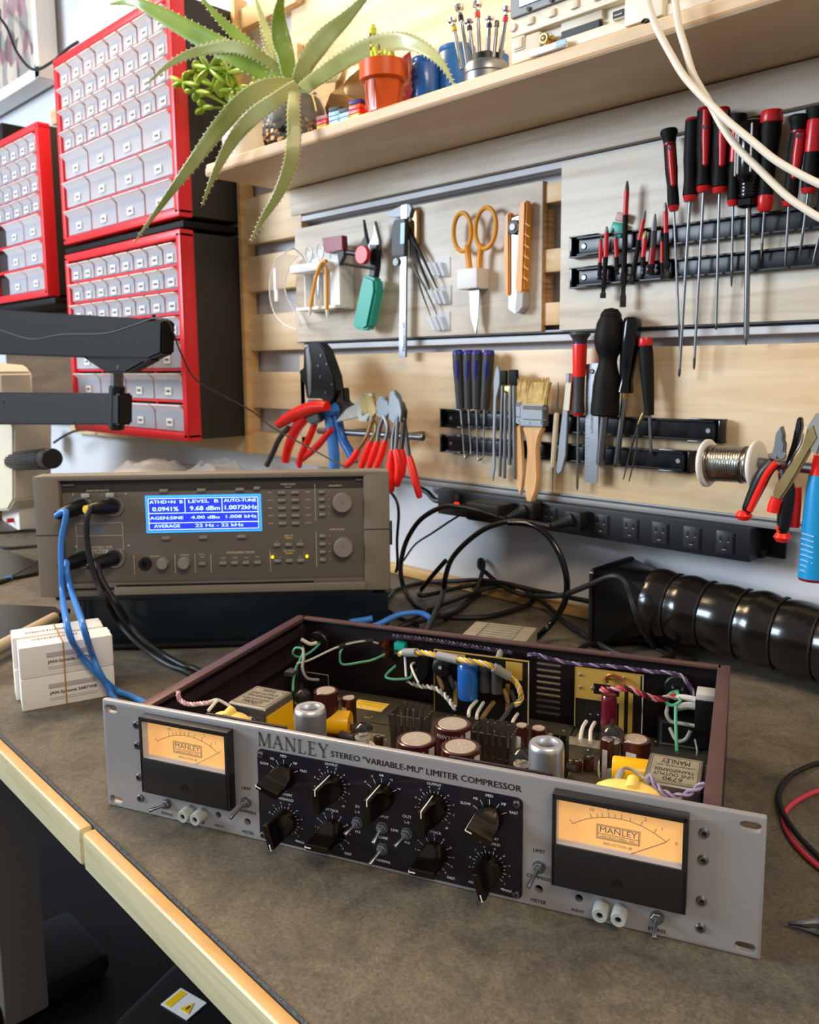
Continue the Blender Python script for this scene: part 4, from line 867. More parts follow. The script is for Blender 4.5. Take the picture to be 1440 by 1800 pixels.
part('upright_board', MB().box(((p.x+q.x)/2, .215, p.z/2+.007), (q.x-p.x, .0014, p.z-.014), 'pcb_dark').box(((p.x+q.x)/2, .2142, p.z), (q.x-p.x, .0006, .0006), 'laminate').box((q.x, .2142, p.z/2+.007), (.0006, .0006, p.z-.014), 'laminate'), back)
wire(pp([(880, 1145, .258), (877, 1155, .250), (872, 1162, .244)]), .0032, 'grey_wire'); twist(pp([(876, 1160, .246), (874, 1168, .242), (880, 1180, .236)]), .0010, ['lilac_wire', 'purple_wire', 'white_wire'], .012)
twist(pp([(928, 1152, .256), (940, 1150, .256), (975, 1160, .256), (1020, 1168, .256), (1080, 1172, .256), (1140, 1180, .256), (1185, 1184, .254), (1205, 1195, .25), (1222, 1225, .245)]), .0010, ['purple_wire', 'lilac_wire', 'purple_wire'], .016)
twist(pp([(690, 1118, .257), (760, 1126, .257), (830, 1137, .257), (900, 1148, .257)]), .0011, ['purple_wire', 'black', 'purple_wire'], .012, k=1.4)
twist(pp([(1057, 1212, .228), (1078, 1212, .222), (1100, 1210, .222), (1125, 1218, .224), (1150, 1228, .228), (1172, 1227, .232), (1185, 1222, .238)]), .0013, ['test_red', 'pink_wire', 'cap_brown'], .016, k=1.3)
wire(pp([(1068, 1200, .24), (1066, 1190, .24), (1078, 1187, .24), (1095, 1195, .24), (1098, 1205, .238)]), .0014, 'copper')
wire(pp([(1192, 1215, .245), (1178, 1220, .236), (1170, 1232, .232), (1182, 1240, .23), (1196, 1232, .232), (1190, 1218, .24), (1182, 1222, .238)]), .0015, 'green_wire'); wire(pp([(1188, 1240, .23), (1188, 1265, .22), (1189, 1295, .20), (1190, 1322, .18)]), .0014, 'green_wire')
wire(pp([(1185, 1226, .238), (1205, 1226, .235), (1225, 1230, .232), (1235, 1232, .225)]), .0026, 'grey_light'); wire(pp([(1175, 1240, .235), (1172, 1255, .23), (1180, 1268, .228), (1200, 1272, .225), (1222, 1276, .222)]), .0017, 'grey_wire')
wire(pp([(1190, 1244, .232), (1210, 1240, .230), (1235, 1243, .225)]), .0033, 'grey_wire'); wire(pp([(1178, 1280, .23), (1190, 1302, .22), (1205, 1300, .22), (1214, 1285, .22)]), .0017, 'grey_wire'); wire(pp([(1222, 1300, .21), (1226, 1320, .20), (1224, 1330, .19)]), .0009, 'grey_wire')
for a in ([(1031, 1268, .238), (1024, 1280, .225), (1020, 1302, .205)], [(1046, 1270, .238), (1039, 1283, .225), (1038, 1305, .205)]): wire(pp(a), .0017, 'white_wire')
for a in ([(838, 1232, .225), (826, 1246, .20), (824, 1258, .18)], [(850, 1235, .225), (840, 1252, .20), (838, 1262, .18)], [(910, 1255, .225), (902, 1268, .20), (900, 1280, .19)]): wire(pp(a), .0016, 'white_wire')
wire(pp([(868, 1235, .23), (858, 1248, .215), (848, 1262, .20)]), .0022, 'foil_brown'); wire(pp([(902, 1238, .228), (890, 1255, .215), (875, 1275, .20)]), .0020, 'grey_dark')
twist(pp([(313, 1215, .030), (316, 1230, .030), (332, 1238, .028), (352, 1237, .028), (368, 1235, .026)]), .0010, ['pink_wire', 'pink_wire', 'white_wire'], .010)
wire(pp([(365, 1236, .026), (380, 1230, .030), (395, 1236, .034), (408, 1246, .034), (404, 1255, .034)]), .0012, 'white_wire'); wire(pp([(382, 1231, .030), (374, 1240, .025), (366, 1250, .020)]), .0013, 'white_wire')
twist(pp([(1140, 1365, .022), (1150, 1376, .020), (1165, 1392, .016), (1190, 1400, .016), (1215, 1392, .018), (1238, 1376, .020)]), .0010, ['lilac_wire', 'lilac_wire'], .014, k=1.3)
wire(pp([(1092, 1355, .030), (1100, 1350, .035), (1115, 1355, .035), (1135, 1370, .028)]), .0010, 'grey_wire'); part('sleeve', MB().tube(pp([(1084, 1376, .024), (1090, 1362, .028), (1094, 1354, .030)]), .0024, 'grey_wire', 10), None)
part('sleeve', MB().tube(pp([(1136, 1383, .022), (1140, 1370, .024), (1146, 1365, .026)]), .0026, 'grey_wire', 10), None)
# ================================================================ audio analyzer and what it stands on
FA = Frame((-1.01507, .38695, .071), math.radians(47.489)); AM = FA.M
an = thing('audio_analyzer', AM, 'taupe audio analyzer with lit blue display and plugged-in blue and black cables', 'audio analyzer')
def ap_(name, mb, par=None, label=None, **k):
    o = obj(name, mb, an if par is None else par, frame=AM, **k)
    if label: o['label'] = label
    return o
AW, AH = .4265, .1495; N = .0
cs = MB()
cs.prism([(.006, .003), (.22, .003), (.22, AH-.038), (.022, AH-.008), (.006, AH-.008)], AW-.006, 'taupe_case', Matrix(((0, 0, 1, .003), (1, 0, 0, 0), (0, 1, 0, 0), (0, 0, 0, 1))), bev=.002)
cs.box((.015, .010, AH/2), (.031, .028, AH), 'taupe_case', bev=.004).box((AW-.0155, .010, AH/2), (.032, .028, AH), 'taupe_case', bev=.004)
cs.box((AW/2, .010, AH-.003), (AW-.02, .028, .007), 'taupe_case', bev=.003).box((AW/2, .012, .0035), (AW-.02, .026, .008), 'taupe', bev=.002)
cs.box((.015, -.0042, .0775), (.0305, .0006, .0008), 'black').box((AW-.0155, -.0042, .0775), (.031, .0006, .0008), 'black')
ap_('case', cs)
pn = ap_('front_panel', MB().box(((.031+.396)/2, .0075, (.0165+.1435)/2), (.366, .006, .128), 'taupe_dark', bev=.001).box(((.031+.396)/2, .0035, (.0165+.128)/2), (.364, .004, .1115), 'taupe', bev=.0012), None, 'dark taupe control panel')
ap_('vent_slot', MB().box((.2135, .0015, .0135), (.365, .008, .006), 'taupe', bev=.001).box((.212, -.0030, .0122), (.240, .0012, .0034), 'black'), pn)
ap_('lower_tray', MB().box((.243, -.0035, .0070), (.306, .006, .0095), 'taupe_case', bev=.001), None)
ap_('side_latch', MB().box((AW+.002, .02, .068), (.004, .008, .03), 'grey_dark', bev=.001))
# display
PN = .0015-.0008
scr = MB().box((.2005, PN, .1002), (.1395, .0020, .0460), 'lcd_rim', bev=.0004).box((.2005, PN-.0009, .1002), (.1345, .0008, .0410), 'lcd')
d = ap_('display', scr, pn, 'lit blue display with white characters')
tx = MB(); n = PN-.0015
for (x0, z0, x1, z1) in ((.1345, .1015, .2665, .1015), (.1345, .0895, .2665, .0895), (.1345, .1196, .2665, .1196), (.1345, .0812, .2665, .0812)): tx.box(((x0+x1)/2, n, z0), (x1-x0, .0002, .0008), 'lcd_text')
for x, z0, z1 in ((.1785, .1015, .1196), (.2230, .1015, .1196), (.1345, .0812, .1196), (.2665, .0812, .1196)): tx.box((x, n, (z0+z1)/2), (.0008, .0002, z1-z0), 'lcd_text')
def at(s, u, z, cap, fit=None, m='lcd_text', al='CENTER', nn=None, bold=.012): tx.text(s, .004, up(u, n-.0001 if nn is None else nn, z), m, al, cap=cap, fit=fit, bold=bold)
at('ATHD+N  B', .1560, .1152, .0038, .040); at('LEVEL  B', .2005, .1155, .0038, .036); at('AUTO-TUNE', .2450, .1158, .0038, .039)
at('0.0941%', .1548, .1065, .0052, .031); at('9.68 dBm', .2025, .1068, .0052, .036); at('1.0072kHz', .2450, .1072, .0052, .039)
at('AGEN:SINE', .1560, .0955, .0038, .040); at('4.00 dBu', .2025, .0957, .0038, .034); at('1.008 kHz', .2450, .0960, .0038, .037)
at('AVERAGE', .1560, .0855, .0038, .031); at('22 Hz - 22 kHz', .2190, .0856, .0038, .058)
ap_('characters', tx, d)
# printed legends
tx = MB(); n = .0014; q = dict(m='cream', nn=n, bold=.008)
for s, u, z, c in (('ANALYZER INPUTS', .0745, .1302, .0022), ('PORTABLE ONE', .0740, .0605, .0028), ('DUAL DOMAIN', .0740, .0560, .0026), ('GENERATOR OUTPUTS', .0740, .0625-.0005, .0001), ('MONITOR', .1385, .0480, .0016), ('CONTRAST', .1750, .0490, .0016), ('RECALL', .1960, .0490, .0016), ('SAVE', .1960, .0458, .0016),
                   ('INSTRUMENT MODE', .2430, .0505, .0026), ('INPUT', .3025, .0700, .0026), ('OUTPUT', .3025, .0512, .0026), ('FUNCTION', .3035, .1352-.001, .0024), ('& PHASE', .3035, .1310, .0014), ('FREQUENCY', .3610, .1315, .0024), ('AMPLITUDE', .3620, .0770, .0024),
                   ('GENERATOR OUTPUTS', .0740, .0622, .0001), ('TOOLS', .2218, .0440, .0014), ('SWEEP', .2362, .0440, .0014), ('TEST', .2498, .0440, .0014), ('PRINT', .2636, .0446, .0014)):
    if c > .001: at(s, u, z, c, **q)
at('Audio', .0740, .0905-.006, .0028, m='blue_cable', nn=n); at('precision', .0740, .0800, .0032, m='blue_cable', nn=n)
at('GENERATOR OUTPUTS', .0740, .0645-.0155+.0135, .0001, **q)
at('GENERATOR OUTPUTS', .0720, .0500+.0125-.009, .0022, **q)
for z in (.0895, .0760, .0700-.001, .0535+.0005):
    pass
for (u, z, w_, h_) in ((.0740, .0905, .056, .0004), (.0740, .0750, .056, .0004), (.0740, .0530+.0045, .056, .0004), (.0462, .0740, .0004, .0330), (.1018, .0740, .0004, .0330)): tx.box((u, n, z), (w_, .0002, h_), 'cream')
for u, z0, z1 in ((.1135, .026, .050), (.1630, .026, .050), (.1872, .026, .050), (.2065, .026, .050), (.2790, .026, .053), (.3360, .088, .134), (.3360, .030, .074)): tx.box((u, n, (z0+z1)/2), (.0005, .0002, z1-z0), 'cream')
for i, (a, b) in enumerate((('AMPL', 'LEVEL'), ('THD+N', 'PHASE'), ('W&F', 'RATIO'), ('SMPTE', 'XTALK'), ('NOISE', 'OPTION'))):
    z = .1244-.00955*i; at(a+' -', .2815, z, .0015, **q); at('- '+b, .3265, z, .0015, **q)
for i, s in enumerate(('+S', 'Hz', '+O', '-H')): at(s, .3525, .1244-.0093*i, .0014, **q); at(s, .3525, .0694-.0099*i, .0014, **q)
at('A', .2885, .0640, .0015, **q); at('B', .3168, .0640, .0015, **q); at('- A', .2950-.004, .0435, .0015, **q); at('B -', .3190-.003, .0435, .0015, **q)
for u, z in ((.3025, .0670), (.3025, .0480)): tx.box((u, n, z+.0004), (.009, .0002, .0009), 'yellow')
ap_('legends', tx, pn, 'printed cream legends')
bt = lambda u, z, w_=.0105, h_=.0042: MB().box((u, -.0005, z), (w_, .006, h_), 'taupe_light', bev=.0018, seg=3)
for u in (.1540, .1990, .2455): ap_('button', bt(u, .1292), pn); ap_('button', bt(u, .0708), pn)
ap_('button', bt(.2660, .1305, .008), pn)
for i in range(5):
    for u in (.2960, .3122): ap_('button', bt(u, .1244-.00955*i, .0098, .0038), pn)
for i in range(4): ap_('button', bt(.3447, .1244-.0093*i, .0078, .0040), pn); ap_('button', bt(.3442, .0694-.0099*i, .0078, .0040), pn)
for u in (.2220, .2360, .2496, .2637, .1962): ap_('button', bt(u, .0380, .0088, .0040), pn)
for u in (.2885, .3028, .3168): ap_('button', bt(u, .0596, .0088, .0040), pn); ap_('button', bt(u, .0394, .0088, .0040), pn)
for u in (.2820, .3243): ap_('indicator', MB().rod((u, .0015, .0443), (u, -.0012, .0443), .0017, 'led_yellow', seg=12), pn, 'lit yellow indicator')
for z in (.1116, .0555): ap_('knob', MB().lathe([(.0118, 0), (.0118, .010), (.0110, .0115), (.0022, .0115), (.0018, .0108), (0, .0108)], 'taupe_light', up(.3695, .0015, z), 36), pn, 'large round tuning knob')
for u, r in ((.1495, .0068), (.1752, .0072)): ap_('knob', MB().lathe([(r, 0), (r*.97, .010), (r*.88, .0112), (0, .0112)], 'taupe_light', up(u, .0015, .0400), 24), pn, 'small round knob')
ap_('headphone_jack', MB().lathe([(.0078, 0), (.0078, .003), (.0068, .0042), (.0036, .0042), (.0032, 0), (0, 0)], 'black', up(.1270, .0015, .0393), 24), pn)
ap_('corner_badge', MB().box((.040, .0025, .1385-.001), (.014, .002, .002), 'grey_plastic').box((.390, .0025, .1405-.002), (.008, .002, .002), 'grey_plastic'), pn)
for u, z in ((.0560, .1115), (.0930, .1110), (.0545, .0475), (.0910, .0470)):
    s = ap_('line_connector', MB().lathe([(.0128, 0), (.0128, .0015), (.0118, .0028), (.0102, .0028), (.0100, .0010), (0, .0010)], 'zinc', up(u, .0015, z), 32), pn, 'round metal connector')
for u, z in ((.0608, .1250), (.0900, .1252)): ap_('release_tab', MB().box((u, -.0015, z), (.010, .005, .0055), 'grey_light', bev=.0018), pn)
for u, z in ((.045, .126), (.108, .126), (.045, .062), (.108, .062)): ap_('panel_screw', MB().lathe([(.0014, 0), (.001, .0008), (0, .0008)], 'grey_light', up(u, .0015, z), 12), pn)
# dark unit underneath
ub = thing('rack_unit', AM @ Mt(0, 0, -.071), 'low dark blue-black unit that the analyzer stands on', 'equipment')
obj('body', MB().box((.232, .115, .036), (.385, .215, .058), 'dark_blue_box', bev=.003), ub, frame=FA.M @ Mt(0, 0, -.071))
obj('lower_trim', MB().box((.232, .006, .006), (.388, .012, .005), 'black', bev=.001), ub, frame=FA.M @ Mt(0, 0, -.071))
for u in (.06, .40):
    for v in (.03, .2): obj('foot', MB().rod((u, v, 0), (u, v, .0075), .010, 'rubber', seg=16), ub, frame=FA.M @ Mt(0, 0, -.071))
obj('stand_leg', MB().rod((.051, -.002, .0), (.051, -.002, .066), .0022, 'black', seg=8), ub, frame=FA.M @ Mt(0, 0, -.071))
obj('top_ridge', MB().box((.21, .10, .0678), (.39, .19, .0055), 'grey_dark', bev=.001), ub, frame=FA.M @ Mt(0, 0, -.071))
# ---- cables with connectors
def AP(x, y, n): q = FA.P(x, y, n); return FA.M @ q
def cable(name, label, r, m, pts, plug, col=None, ring=None):
    t = thing(name, pts[0], label, 'cable'); obj('cord', MB().tube(pts, r, m, 12, 7), t)
    a, dd = plug; b = a+dd
    obj('plug', MB().along(a, b, [(0, 0), (.0088, 0), (.0090, .45), (.0078, .62), (.0058, .95), (.0045, 1), (0, 1)], 'black', 24), t)
    if ring: obj('color_ring', MB().along(b-dd*.04, b+dd*.10, [(0, 0), (.0048, 0), (.0048, 1), (0, 1)], ring, 16), t)
    return t
def plug_at(u, z, side=-1, drop=.25, L=.038):
    a = AM @ V((u, .000, z)); return a, (AM.to_3x3() @ V((side*.55, -.8, -drop))).normalized()*L
pa, da = plug_at(.0560, .1115, -.9, .12); pb, db = plug_at(.0930, .1110, -.9, -.06); pc_, dc = plug_at(.0545, .0475, -.7, .05); pd, dd_ = plug_at(.0910, .0470, -1.0, .05)
FB = Frame(T(40, 1252), math.atan2(.0863, .027))
def BX2(x, y, n=-.008): return FB.M @ FB.P(x, y, n)
c1 = cable('blue_cable', 'blue cable from the upper-left analyzer socket, reaching the compressor corner', .0033, 'blue_cable',
      [pa+da, AP(116, 900, -.042), AP(108, 950, -.042), AP(108, 1000, -.044), AP(110, 1045, -.050), T(115, 1083, .098), T(124, 1120, .082), BX2(140, 1148), BX2(160, 1173), BX2(183, 1196, -.012), T(205, 1214, .006), T(226, 1222, .0035), T(248, 1232, .0035), FC.M @ V((-.06, .158, .0035)), FC.M @ V((-.02, .165, .0035)), FC.M @ V((.004, .21, .0035)), FC.M @ V((.008, .26, .0035)), T(432, 1118, .0035), T(470, 1090, .004)], (pa, da))
c2 = cable('blue_cable', 'blue cable from the lower-left analyzer socket crossing over the other one', .0033, 'blue_cable',
      [pc_+dc, AP(117, 988, -.034), AP(118, 1005, -.042), AP(126, 1040, -.055), T(142, 1086, .100), T(152, 1120, .084), BX2(162, 1150, -.015), BX2(174, 1180, -.018), BX2(188, 1205, -.014), T(204, 1232, .0035), FC.M @ V((-.085, .140, .0035)), FC.M @ V((-.04, .125, .0035)), FC.M @ V((.002, .15, .0035)), FC.M @ V((.012, .20, .0035)), T(440, 1112, .0035)], (pc_, dc))
c3 = cable('black_cable', 'black cable with a yellow ring from the upper-right analyzer input', .0034, 'rubber',
      [pb+db, AP(160, 893, -.034), AP(153, 912, -.040), AP(153, 950, -.042), AP(160, 990, -.044), AP(172, 1025, -.046), AP(186, 1056, -.050), T(206, 1090, .045), T(236, 1125, .024), T(270, 1152, .009), T(300, 1170, .0038), T(340, 1188, .0036), FC.M @ V((.018, .17, .0036)), FC.M @ V((.012, .26, .0036))], (pb, db), ring='led_yellow' if False else 'yellow')
c4 = cable('black_cable', 'black cable from the lower-right analyzer output beside the yellow-ringed one', .0034, 'rubber',
      [pd+dd_, AP(170, 990, -.034), AP(176, 1012, -.042), AP(190, 1038, -.046), AP(206, 1062, -.050), T(226, 1094, .045), T(256, 1128, .024), T(290, 1152, .009), T(325, 1171, .0038), T(352, 1180, .0036), FC.M @ V((.017, .20, .0036)), FC.M @ V((.010, .28, .0036))], (pd, dd_))
# blue leads behind the compressor
pc('blue_patch_cable', MB().tube([T(500, 1085, .02), T(590, 1092, .022), T(625, 1092, .030), T(655, 1087, .034)], .0040, 'blue_cable', 12), 'short end of a blue cable behind the compressor, next to the analyzer corner', 'cable')
pc('blue_patch_cable', MB().tube([T(640, 1105, .020), T(668, 1096, .030), T(700, 1081, .038), T(735, 1077, .040), T(756, 1086, .036), T(755, 1100, .028), FC.M @ V((.165, .275, .040))], .0035, 'blue_cable', 12), 'blue cable arching over behind the rear edge of the compressor', 'cable')
pc('dark_cable', MB().tube([T(690, 1108, .012), T(720, 1096, .020), T(770, 1085, .020), T(810, 1070, .006), T(845, 1040, .004)], .0030, 'rubber', 10), 'dark cable behind the arching blue one at the compressor rear', 'cable')
# ================================================================ boxed tubes with a rubber band
FB = Frame(T(40, 1252), math.atan2(.0863, .027))
BX, BH, BD = .090, .0335, .0335
bt_ = [('cardboard_box', 0, 0, 0, 0, 'white tube carton with part number, lower one in front of the banded stack'), ('cardboard_box', .000, .000, BH, 0, 'white tube carton with part number, upper one in front of the banded stack'),
       ('cardboard_box', -.004, BD+.001, 0, 0, 'white carton at the back of the banded stack, lower one'), ('cardboard_box', -.004, BD+.001, BH+.0015, 0, 'white carton at the back of the banded stack, on top, with a barcode edge')]
for i, (nm, du, dn, dz, r_, lb) in enumerate(bt_):
    M = FB.M @ Mt(du, dn, dz); t = thing(nm, M, lb, 'box')
    m = MB().box((BX/2, BD/2, BH/2), (BX, BD-.0004, BH-.0004), 'paper', bev=.0012)
    m.box((BX+.0003, BD/2, BH*.5), (.0008, BD*.9, BH*.9), 'white', bev=.0003).rod((BX*.999, BD*.5, BH-.0002), (BX*.999, BD*.5, BH), .001, 'paper')
    obj('carton', m, t, frame=M); l = MB()
    if i < 2:
        l.box((BX*.54, -.0002, BH*.66), (.046, .0002, .0048), 'grey_light'); l.text('JAN-Sylvania 5687WB', .004, up(BX*.55, -.0004, BH*.44), 'ink', fit=.046, cap=.0040, bold=.012)
        for z in (.60, .28): l.box((BX*.55, -.0002, BH*z), (.047, .0002, .0002), 'ink_grey')
        l.box((BX*.55, -.0002, BH*.22), (.046, .0002, .0003), 'ink_grey')
    if i in (1, 3):
        random.seed(3+i); x = .014
        while x < .058:
            w_ = random.choice((.0005, .0008, .0012)); l.box((x, .024 if i == 1 else .012, BH), (w_, .006, .0003), 'ink_grey'); x += w_+random.choice((.0006, .0009, .0013))
    if l.v: obj('printing', l, t, frame=M)
rb = MB(); W2 = BD*2+.002; x = .042; e = .0006
loop = [(x, -e, .001), (x, -e, BH), (x, -e, 2*BH+e), (x-.002, BD, 2*BH+.002+e), (x-.003, W2+e, 2*BH+.001), (x-.003, W2+e, .001)]
rb.tube(loop, .0007, 'amber', 6, smooth=False)
tag(obj('rubber_band', rb, frame=FB.M), 'thin amber rubber band around the stack of white cartons', 'rubber band')
# ================================================================ power strip
YS = .9215; x0, x1, z0, z1 = -.848, -.3705, .1235, .1625; yb = .969
ps = thing('power_strip', ((x0+x1)/2, .95, z0), 'long black metal power strip with a row of outlets on the wall', 'power strip')
b = MB().box(((x0+x1)/2, (YS+yb)/2, (z0+z1)/2), (x1-x0, yb-YS, z1-z0), 'strip_black', bev=.0015)
b.box((x1+.011, yb-.003, (z0+z1)/2), (.024, .004, z1-z0), 'strip_black', bev=.001).box((x0-.008, yb-.003, (z0+z1)/2), (.018, .004, z1-z0), 'strip_black', bev=.001)
b.box((x1+.0, yb-.012, z0+.006), (.010, .022, .010), 'strip_black', bev=.001)
obj('housing', b, ps)
sw = obj('rocker_switch', MB().box((W(806, 882, YS).x, YS-.001, W(806, 880, YS).z), (.011, .004, .020), 'black', bev=.001).box((W(806, 882, YS).x, YS-.004, W(806, 887, YS).z), (.008, .003, .0085), 'red_lamp', bev=.001).box((W(806, 882, YS).x, YS-.0035, W(806, 874, YS).z), (.008, .003, .007), 'grey_dark', bev=.001), ps)
sw['label'] = 'lit red rocker switch'
for px, py in ((967, 903), (1058, 925), (1109, 932), (1161, 942), (1217, 951), (1275, 959), (1012, 914), (930, 898), (885, 890)):
    c = W(px, py, YS); m = MB(); zc = .1425
    m.box((c.x, YS-.0006, zc), (.0215, .0016, .0265), 'outlet_black', bev=.0005).box((c.x, YS-.0018, zc), (.0185, .0016, .0235), 'outlet_black', bev=.0005)
    for s, h in ((-1, .0068), (1, .0062)): m.box((c.x+s*.0047, YS-.0027, zc+.0045), (.0022, .0004, h), 'black')
    m.box((c.x+-.0047, YS-.0028, zc+.0012), (.0024, .0005, .0006), 'grey_light').box((c.x+.0047, YS-.0028, zc+.0014), (.0024, .0005, .0006), 'grey_light')
    m.rod((c.x, YS-.0024, zc-.0055), (c.x, YS-.0030, zc-.0055), .0026, 'black', seg=14).box((c.x, YS-.0030, zc-.0078), (.004, .0005, .0006), 'grey_light')
    obj('outlet', m, ps)
# plugs
c = W(868, 892, .905); t = tag(obj('plug_adapter', MB().box((c.x, YS-.024, .1445), (.060, .040, .027), 'rubber', bev=.005)), 'flat black wall-wart plugged in next to the red switch', 'plug')
def splug(px, py, px2, py2, lb, yy=.905):
    a, b = W(px, py, yy), W(px2, py2, yy-.02); return pc('mains_plug', MB().box(((a.x), YS-.014, a.z), (.026, .022, .022), 'rubber', bev=.005).along(V((a.x, YS-.022, a.z)), b, [(0, 0), (.0095, 0), (.0075, .3), (.0078, .34), (.0066, .4), (.0070, .5), (.0058, .56), (.0062, .66), (.0050, .72), (.0054, .84), (.0042, .9), (.0040, 1), (0, 1)], 'rubber', 14), lb, 'plug')
splug(930, 896, 893, 910, 'ribbed black plug in the strip beside the wall-wart'); splug(1012, 912, 968, 926, 'ribbed black plug in the strip left of the five free outlets')
# cords hanging and coiled between strip and compressor
def WW(l, y): return [W(a, b, y) for a, b in l]
def T2(a, b, z=.0045):
    p = T(a, b, z); return p if p.y < .945 else W(a, b, .945)
def TT(l, z=.0045): return [T2(a, b, z) for a, b in l]
K1 = WW([(893, 910), (883, 911)], .885)+WW([(848, 900), (812, 892), (779, 891), (741, 912), (717, 946), (706, 982), (705, 1013)], .87)+TT([(715, 1043), (741, 1071), (772, 1082), (817, 1086), (862, 1083), (905, 1072), (932, 1060), (938, 1048), (925, 1036)])
pc('mains_cable', MB().tube(K1, .0037, 'rubber', 12), 'black mains cord making the left big loop and a flat coil on the bench', 'cable')
K2 = WW([(968, 926), (930, 919), (900, 916), (872, 922), (845, 934), (813, 960), (793, 985), (783, 1015), (778, 1045)], .865)+[FC.M @ V((.155, .30, .060)), FC.M @ V((.15, .285, .05))]
pc('mains_cable', MB().tube(K2, .0037, 'rubber', 12), 'black mains cord dropping steeply to the rear edge of the compressor', 'cable')
K3 = WW([(895, 919), (934, 922), (962, 940), (982, 970), (993, 1000), (997, 1030), (992, 1060)], .85)+[T(978, 1085, .03), T(962, 1104, .015), T(945, 1120, .008), T(925, 1138, .006)]
pc('mains_cable', MB().tube(K3, .0039, 'black_gloss', 12), 'glossy black cord forming the right half of the big upright circle', 'cable')
K4 = [T(784, 1089, .004), T(810, 1068, .004), T(834, 1043, .010), T(846, 1013, .032), T(850, 990, .048), T(844, 984, .052), T(843, 996, .044), T(856, 1008, .034), T(879, 1027, .026), T(905, 1041, .022), T2(934, 1047, .022), W(983, 1047, .86), W(1032, 1030, .835), W(1071, 1014, .825), W(1095, 1019, .825), W(1107, 1044, .825), W(1124, 1095, .83), T(1150, 1135, .006), T(1178, 1152, .004), T(1180, 1160, .004), T(1150, 1163, .004)]
pc('mains_cable', MB().tube(K4, .0034, 'rubber', 12), 'black cord with a pinched upright bend, running over in front of the square duct mouth', 'cable')
K5 = TT([(640, 1060), (680, 1044), (717, 1030), (753, 1023), (802, 1021), (848, 1020), (900, 1028), (930, 1040), (960, 1062)])+TT([(993, 1093), (1032, 1118), (1080, 1146), (1129, 1158), (1160, 1160), (1182, 1150), (1176, 1138), (1140, 1127), (1095, 1125), (1050, 1128), (1020, 1140), (1018, 1150)], .0075)
pc('mains_cable', MB().tube(K5, .0034, 'rubber', 12), 'black cord lying across the bench and ending in a small coil under the duct mouth', 'cable')
K6 = WW([(784, 985), (762, 1010)], .865)+TT([(741, 1036), (737, 1044), (745, 1047), (778, 1040), (817, 1031), (863, 1026), (905, 1030), (950, 1040), (1000, 1050), (1040, 1058)], .011)
pc('mains_cable', MB().tube(K6, .0034, 'rubber', 12), 'black cord branching from the steep one and running right along the wall base', 'cable')
K7 = TT([(720, 1092), (746, 1076), (787, 1060), (833, 1043), (871, 1031), (905, 1034)], .013)
pc('mains_cable', MB().tube(K7, .0030, 'rubber', 12), 'thinner black cord rising diagonally across the flat coil', 'cable')
pc('mains_cable', MB().tube(TT([(625, 1070), (645, 1045), (690, 1038), (676, 1062), (690, 1078), (715, 1092), (735, 1100)]), .0030, 'rubber', 10), 'black cord curl right beside the analyzer foot', 'cable')
pc('thin_wire', MB().tube(WW([(684, 862), (697, 880), (701, 905), (698, 950), (699, 990), (696, 1006)], .86), .0022, 'black', 8), 'thin black wire hanging beside the right end of the analyzer', 'wire')
pc('thin_wire', MB().tube(WW([(816, 901), (790, 917), (760, 937), (730, 957), (710, 985)], .90), .0016, 'black', 8), 'thin black wire running diagonally below the red switch', 'wire')
pc('strip_cable', MB().tube(WW([(738, 858), (752, 866), (768, 880)], .95)+[V((x0+.004, .95, .145))], .0045, 'black', 10), 'black lead entering the left end of the power strip', 'cable')
# ================================================================ fume duct
fd = thing('fume_duct', T(1290, 1150, 0), 'glossy black ribbed air hose with square funnel mouth lying at the wall', 'air duct')
yc = .912; A0, A1 = W(1150, 1057, yc), W(1450, 1132, yc); A1 = A0+(A1-A0)*1.9; ax = (A1-A0).normalized(); m = MB(); L = (A1-A0).length; pr = []
R0 = .0385; rings = [.028+.0415*k for k in range(20) if .028+.0415*k < L-.01]; nst = 220
for i in range(nst+1):
    t_ = i/nst*L; k = min(range(len(rings)), key=lambda j: abs(rings[j]-t_)); dlt = abs(rings[k]-t_); mid = .5-.5*math.cos(2*PI*(t_-rings[0])/.0415)
    r = R0+.0042*mid**.7*(.75+.25*math.sin(t_*61)); pr.append((r, i/nst))
X0 = A0; obj('hose', MB().along(A0, A1, pr, 'hose', 48), fd)
for rr in rings:
    c = A0+ax*rr; tr_ = MB(); pts = []
    e1 = ax.orthogonal().normalized(); e2 = ax.cross(e1)
    for k in range(28): a = 2*PI*k/28; pts.append(c+(e1*math.cos(a)+e2*math.sin(a))*(R0+.0012))
    obj('wire_rib', tr_.tube(pts, .0013, 'rubber', 6, 1, closed=True), fd)
# funnel: square flange flaring into the round hose
ca = A0+ax*.014; S = .0475; xf = -.5335; zc = .0500; ycf = .905; rows = []
sq = [(-1, -1), (1, -1), (1, 1), (-1, 1)]
def ringpts(f, n=40):
    P = []
    for k in range(n):
        a = 2*PI*k/n+PI/4; c_, s_ = math.cos(a), math.sin(a); mx = max(abs(c_), abs(s_)); q = V((c_/mx, s_/mx)); r_ = V((c_, s_))
        p = q*(1-f)*S+r_*f*(R0*.98); cx = V((xf, ycf, zc))*(1-f)+ca*f; P.append(V((cx.x, cx.y+p.x, cx.z+p.y)))
    return P
m = MB(); vs = []; fs = []; fl = [0, .04, .12, .3, .5, .7, .88, 1.0]; n_ = 40
for f in fl:
    vs += ringpts(f**.8 if f else 0)
for j in range(len(fl)-1):
    for i in range(n_): i2 = (i+1) % n_; fs.append((j*n_+i, j*n_+i2, (j+1)*n_+i2, (j+1)*n_+i))
m.add(vs, fs, 'duct_black'); obj('funnel', m, fd)
m = MB()
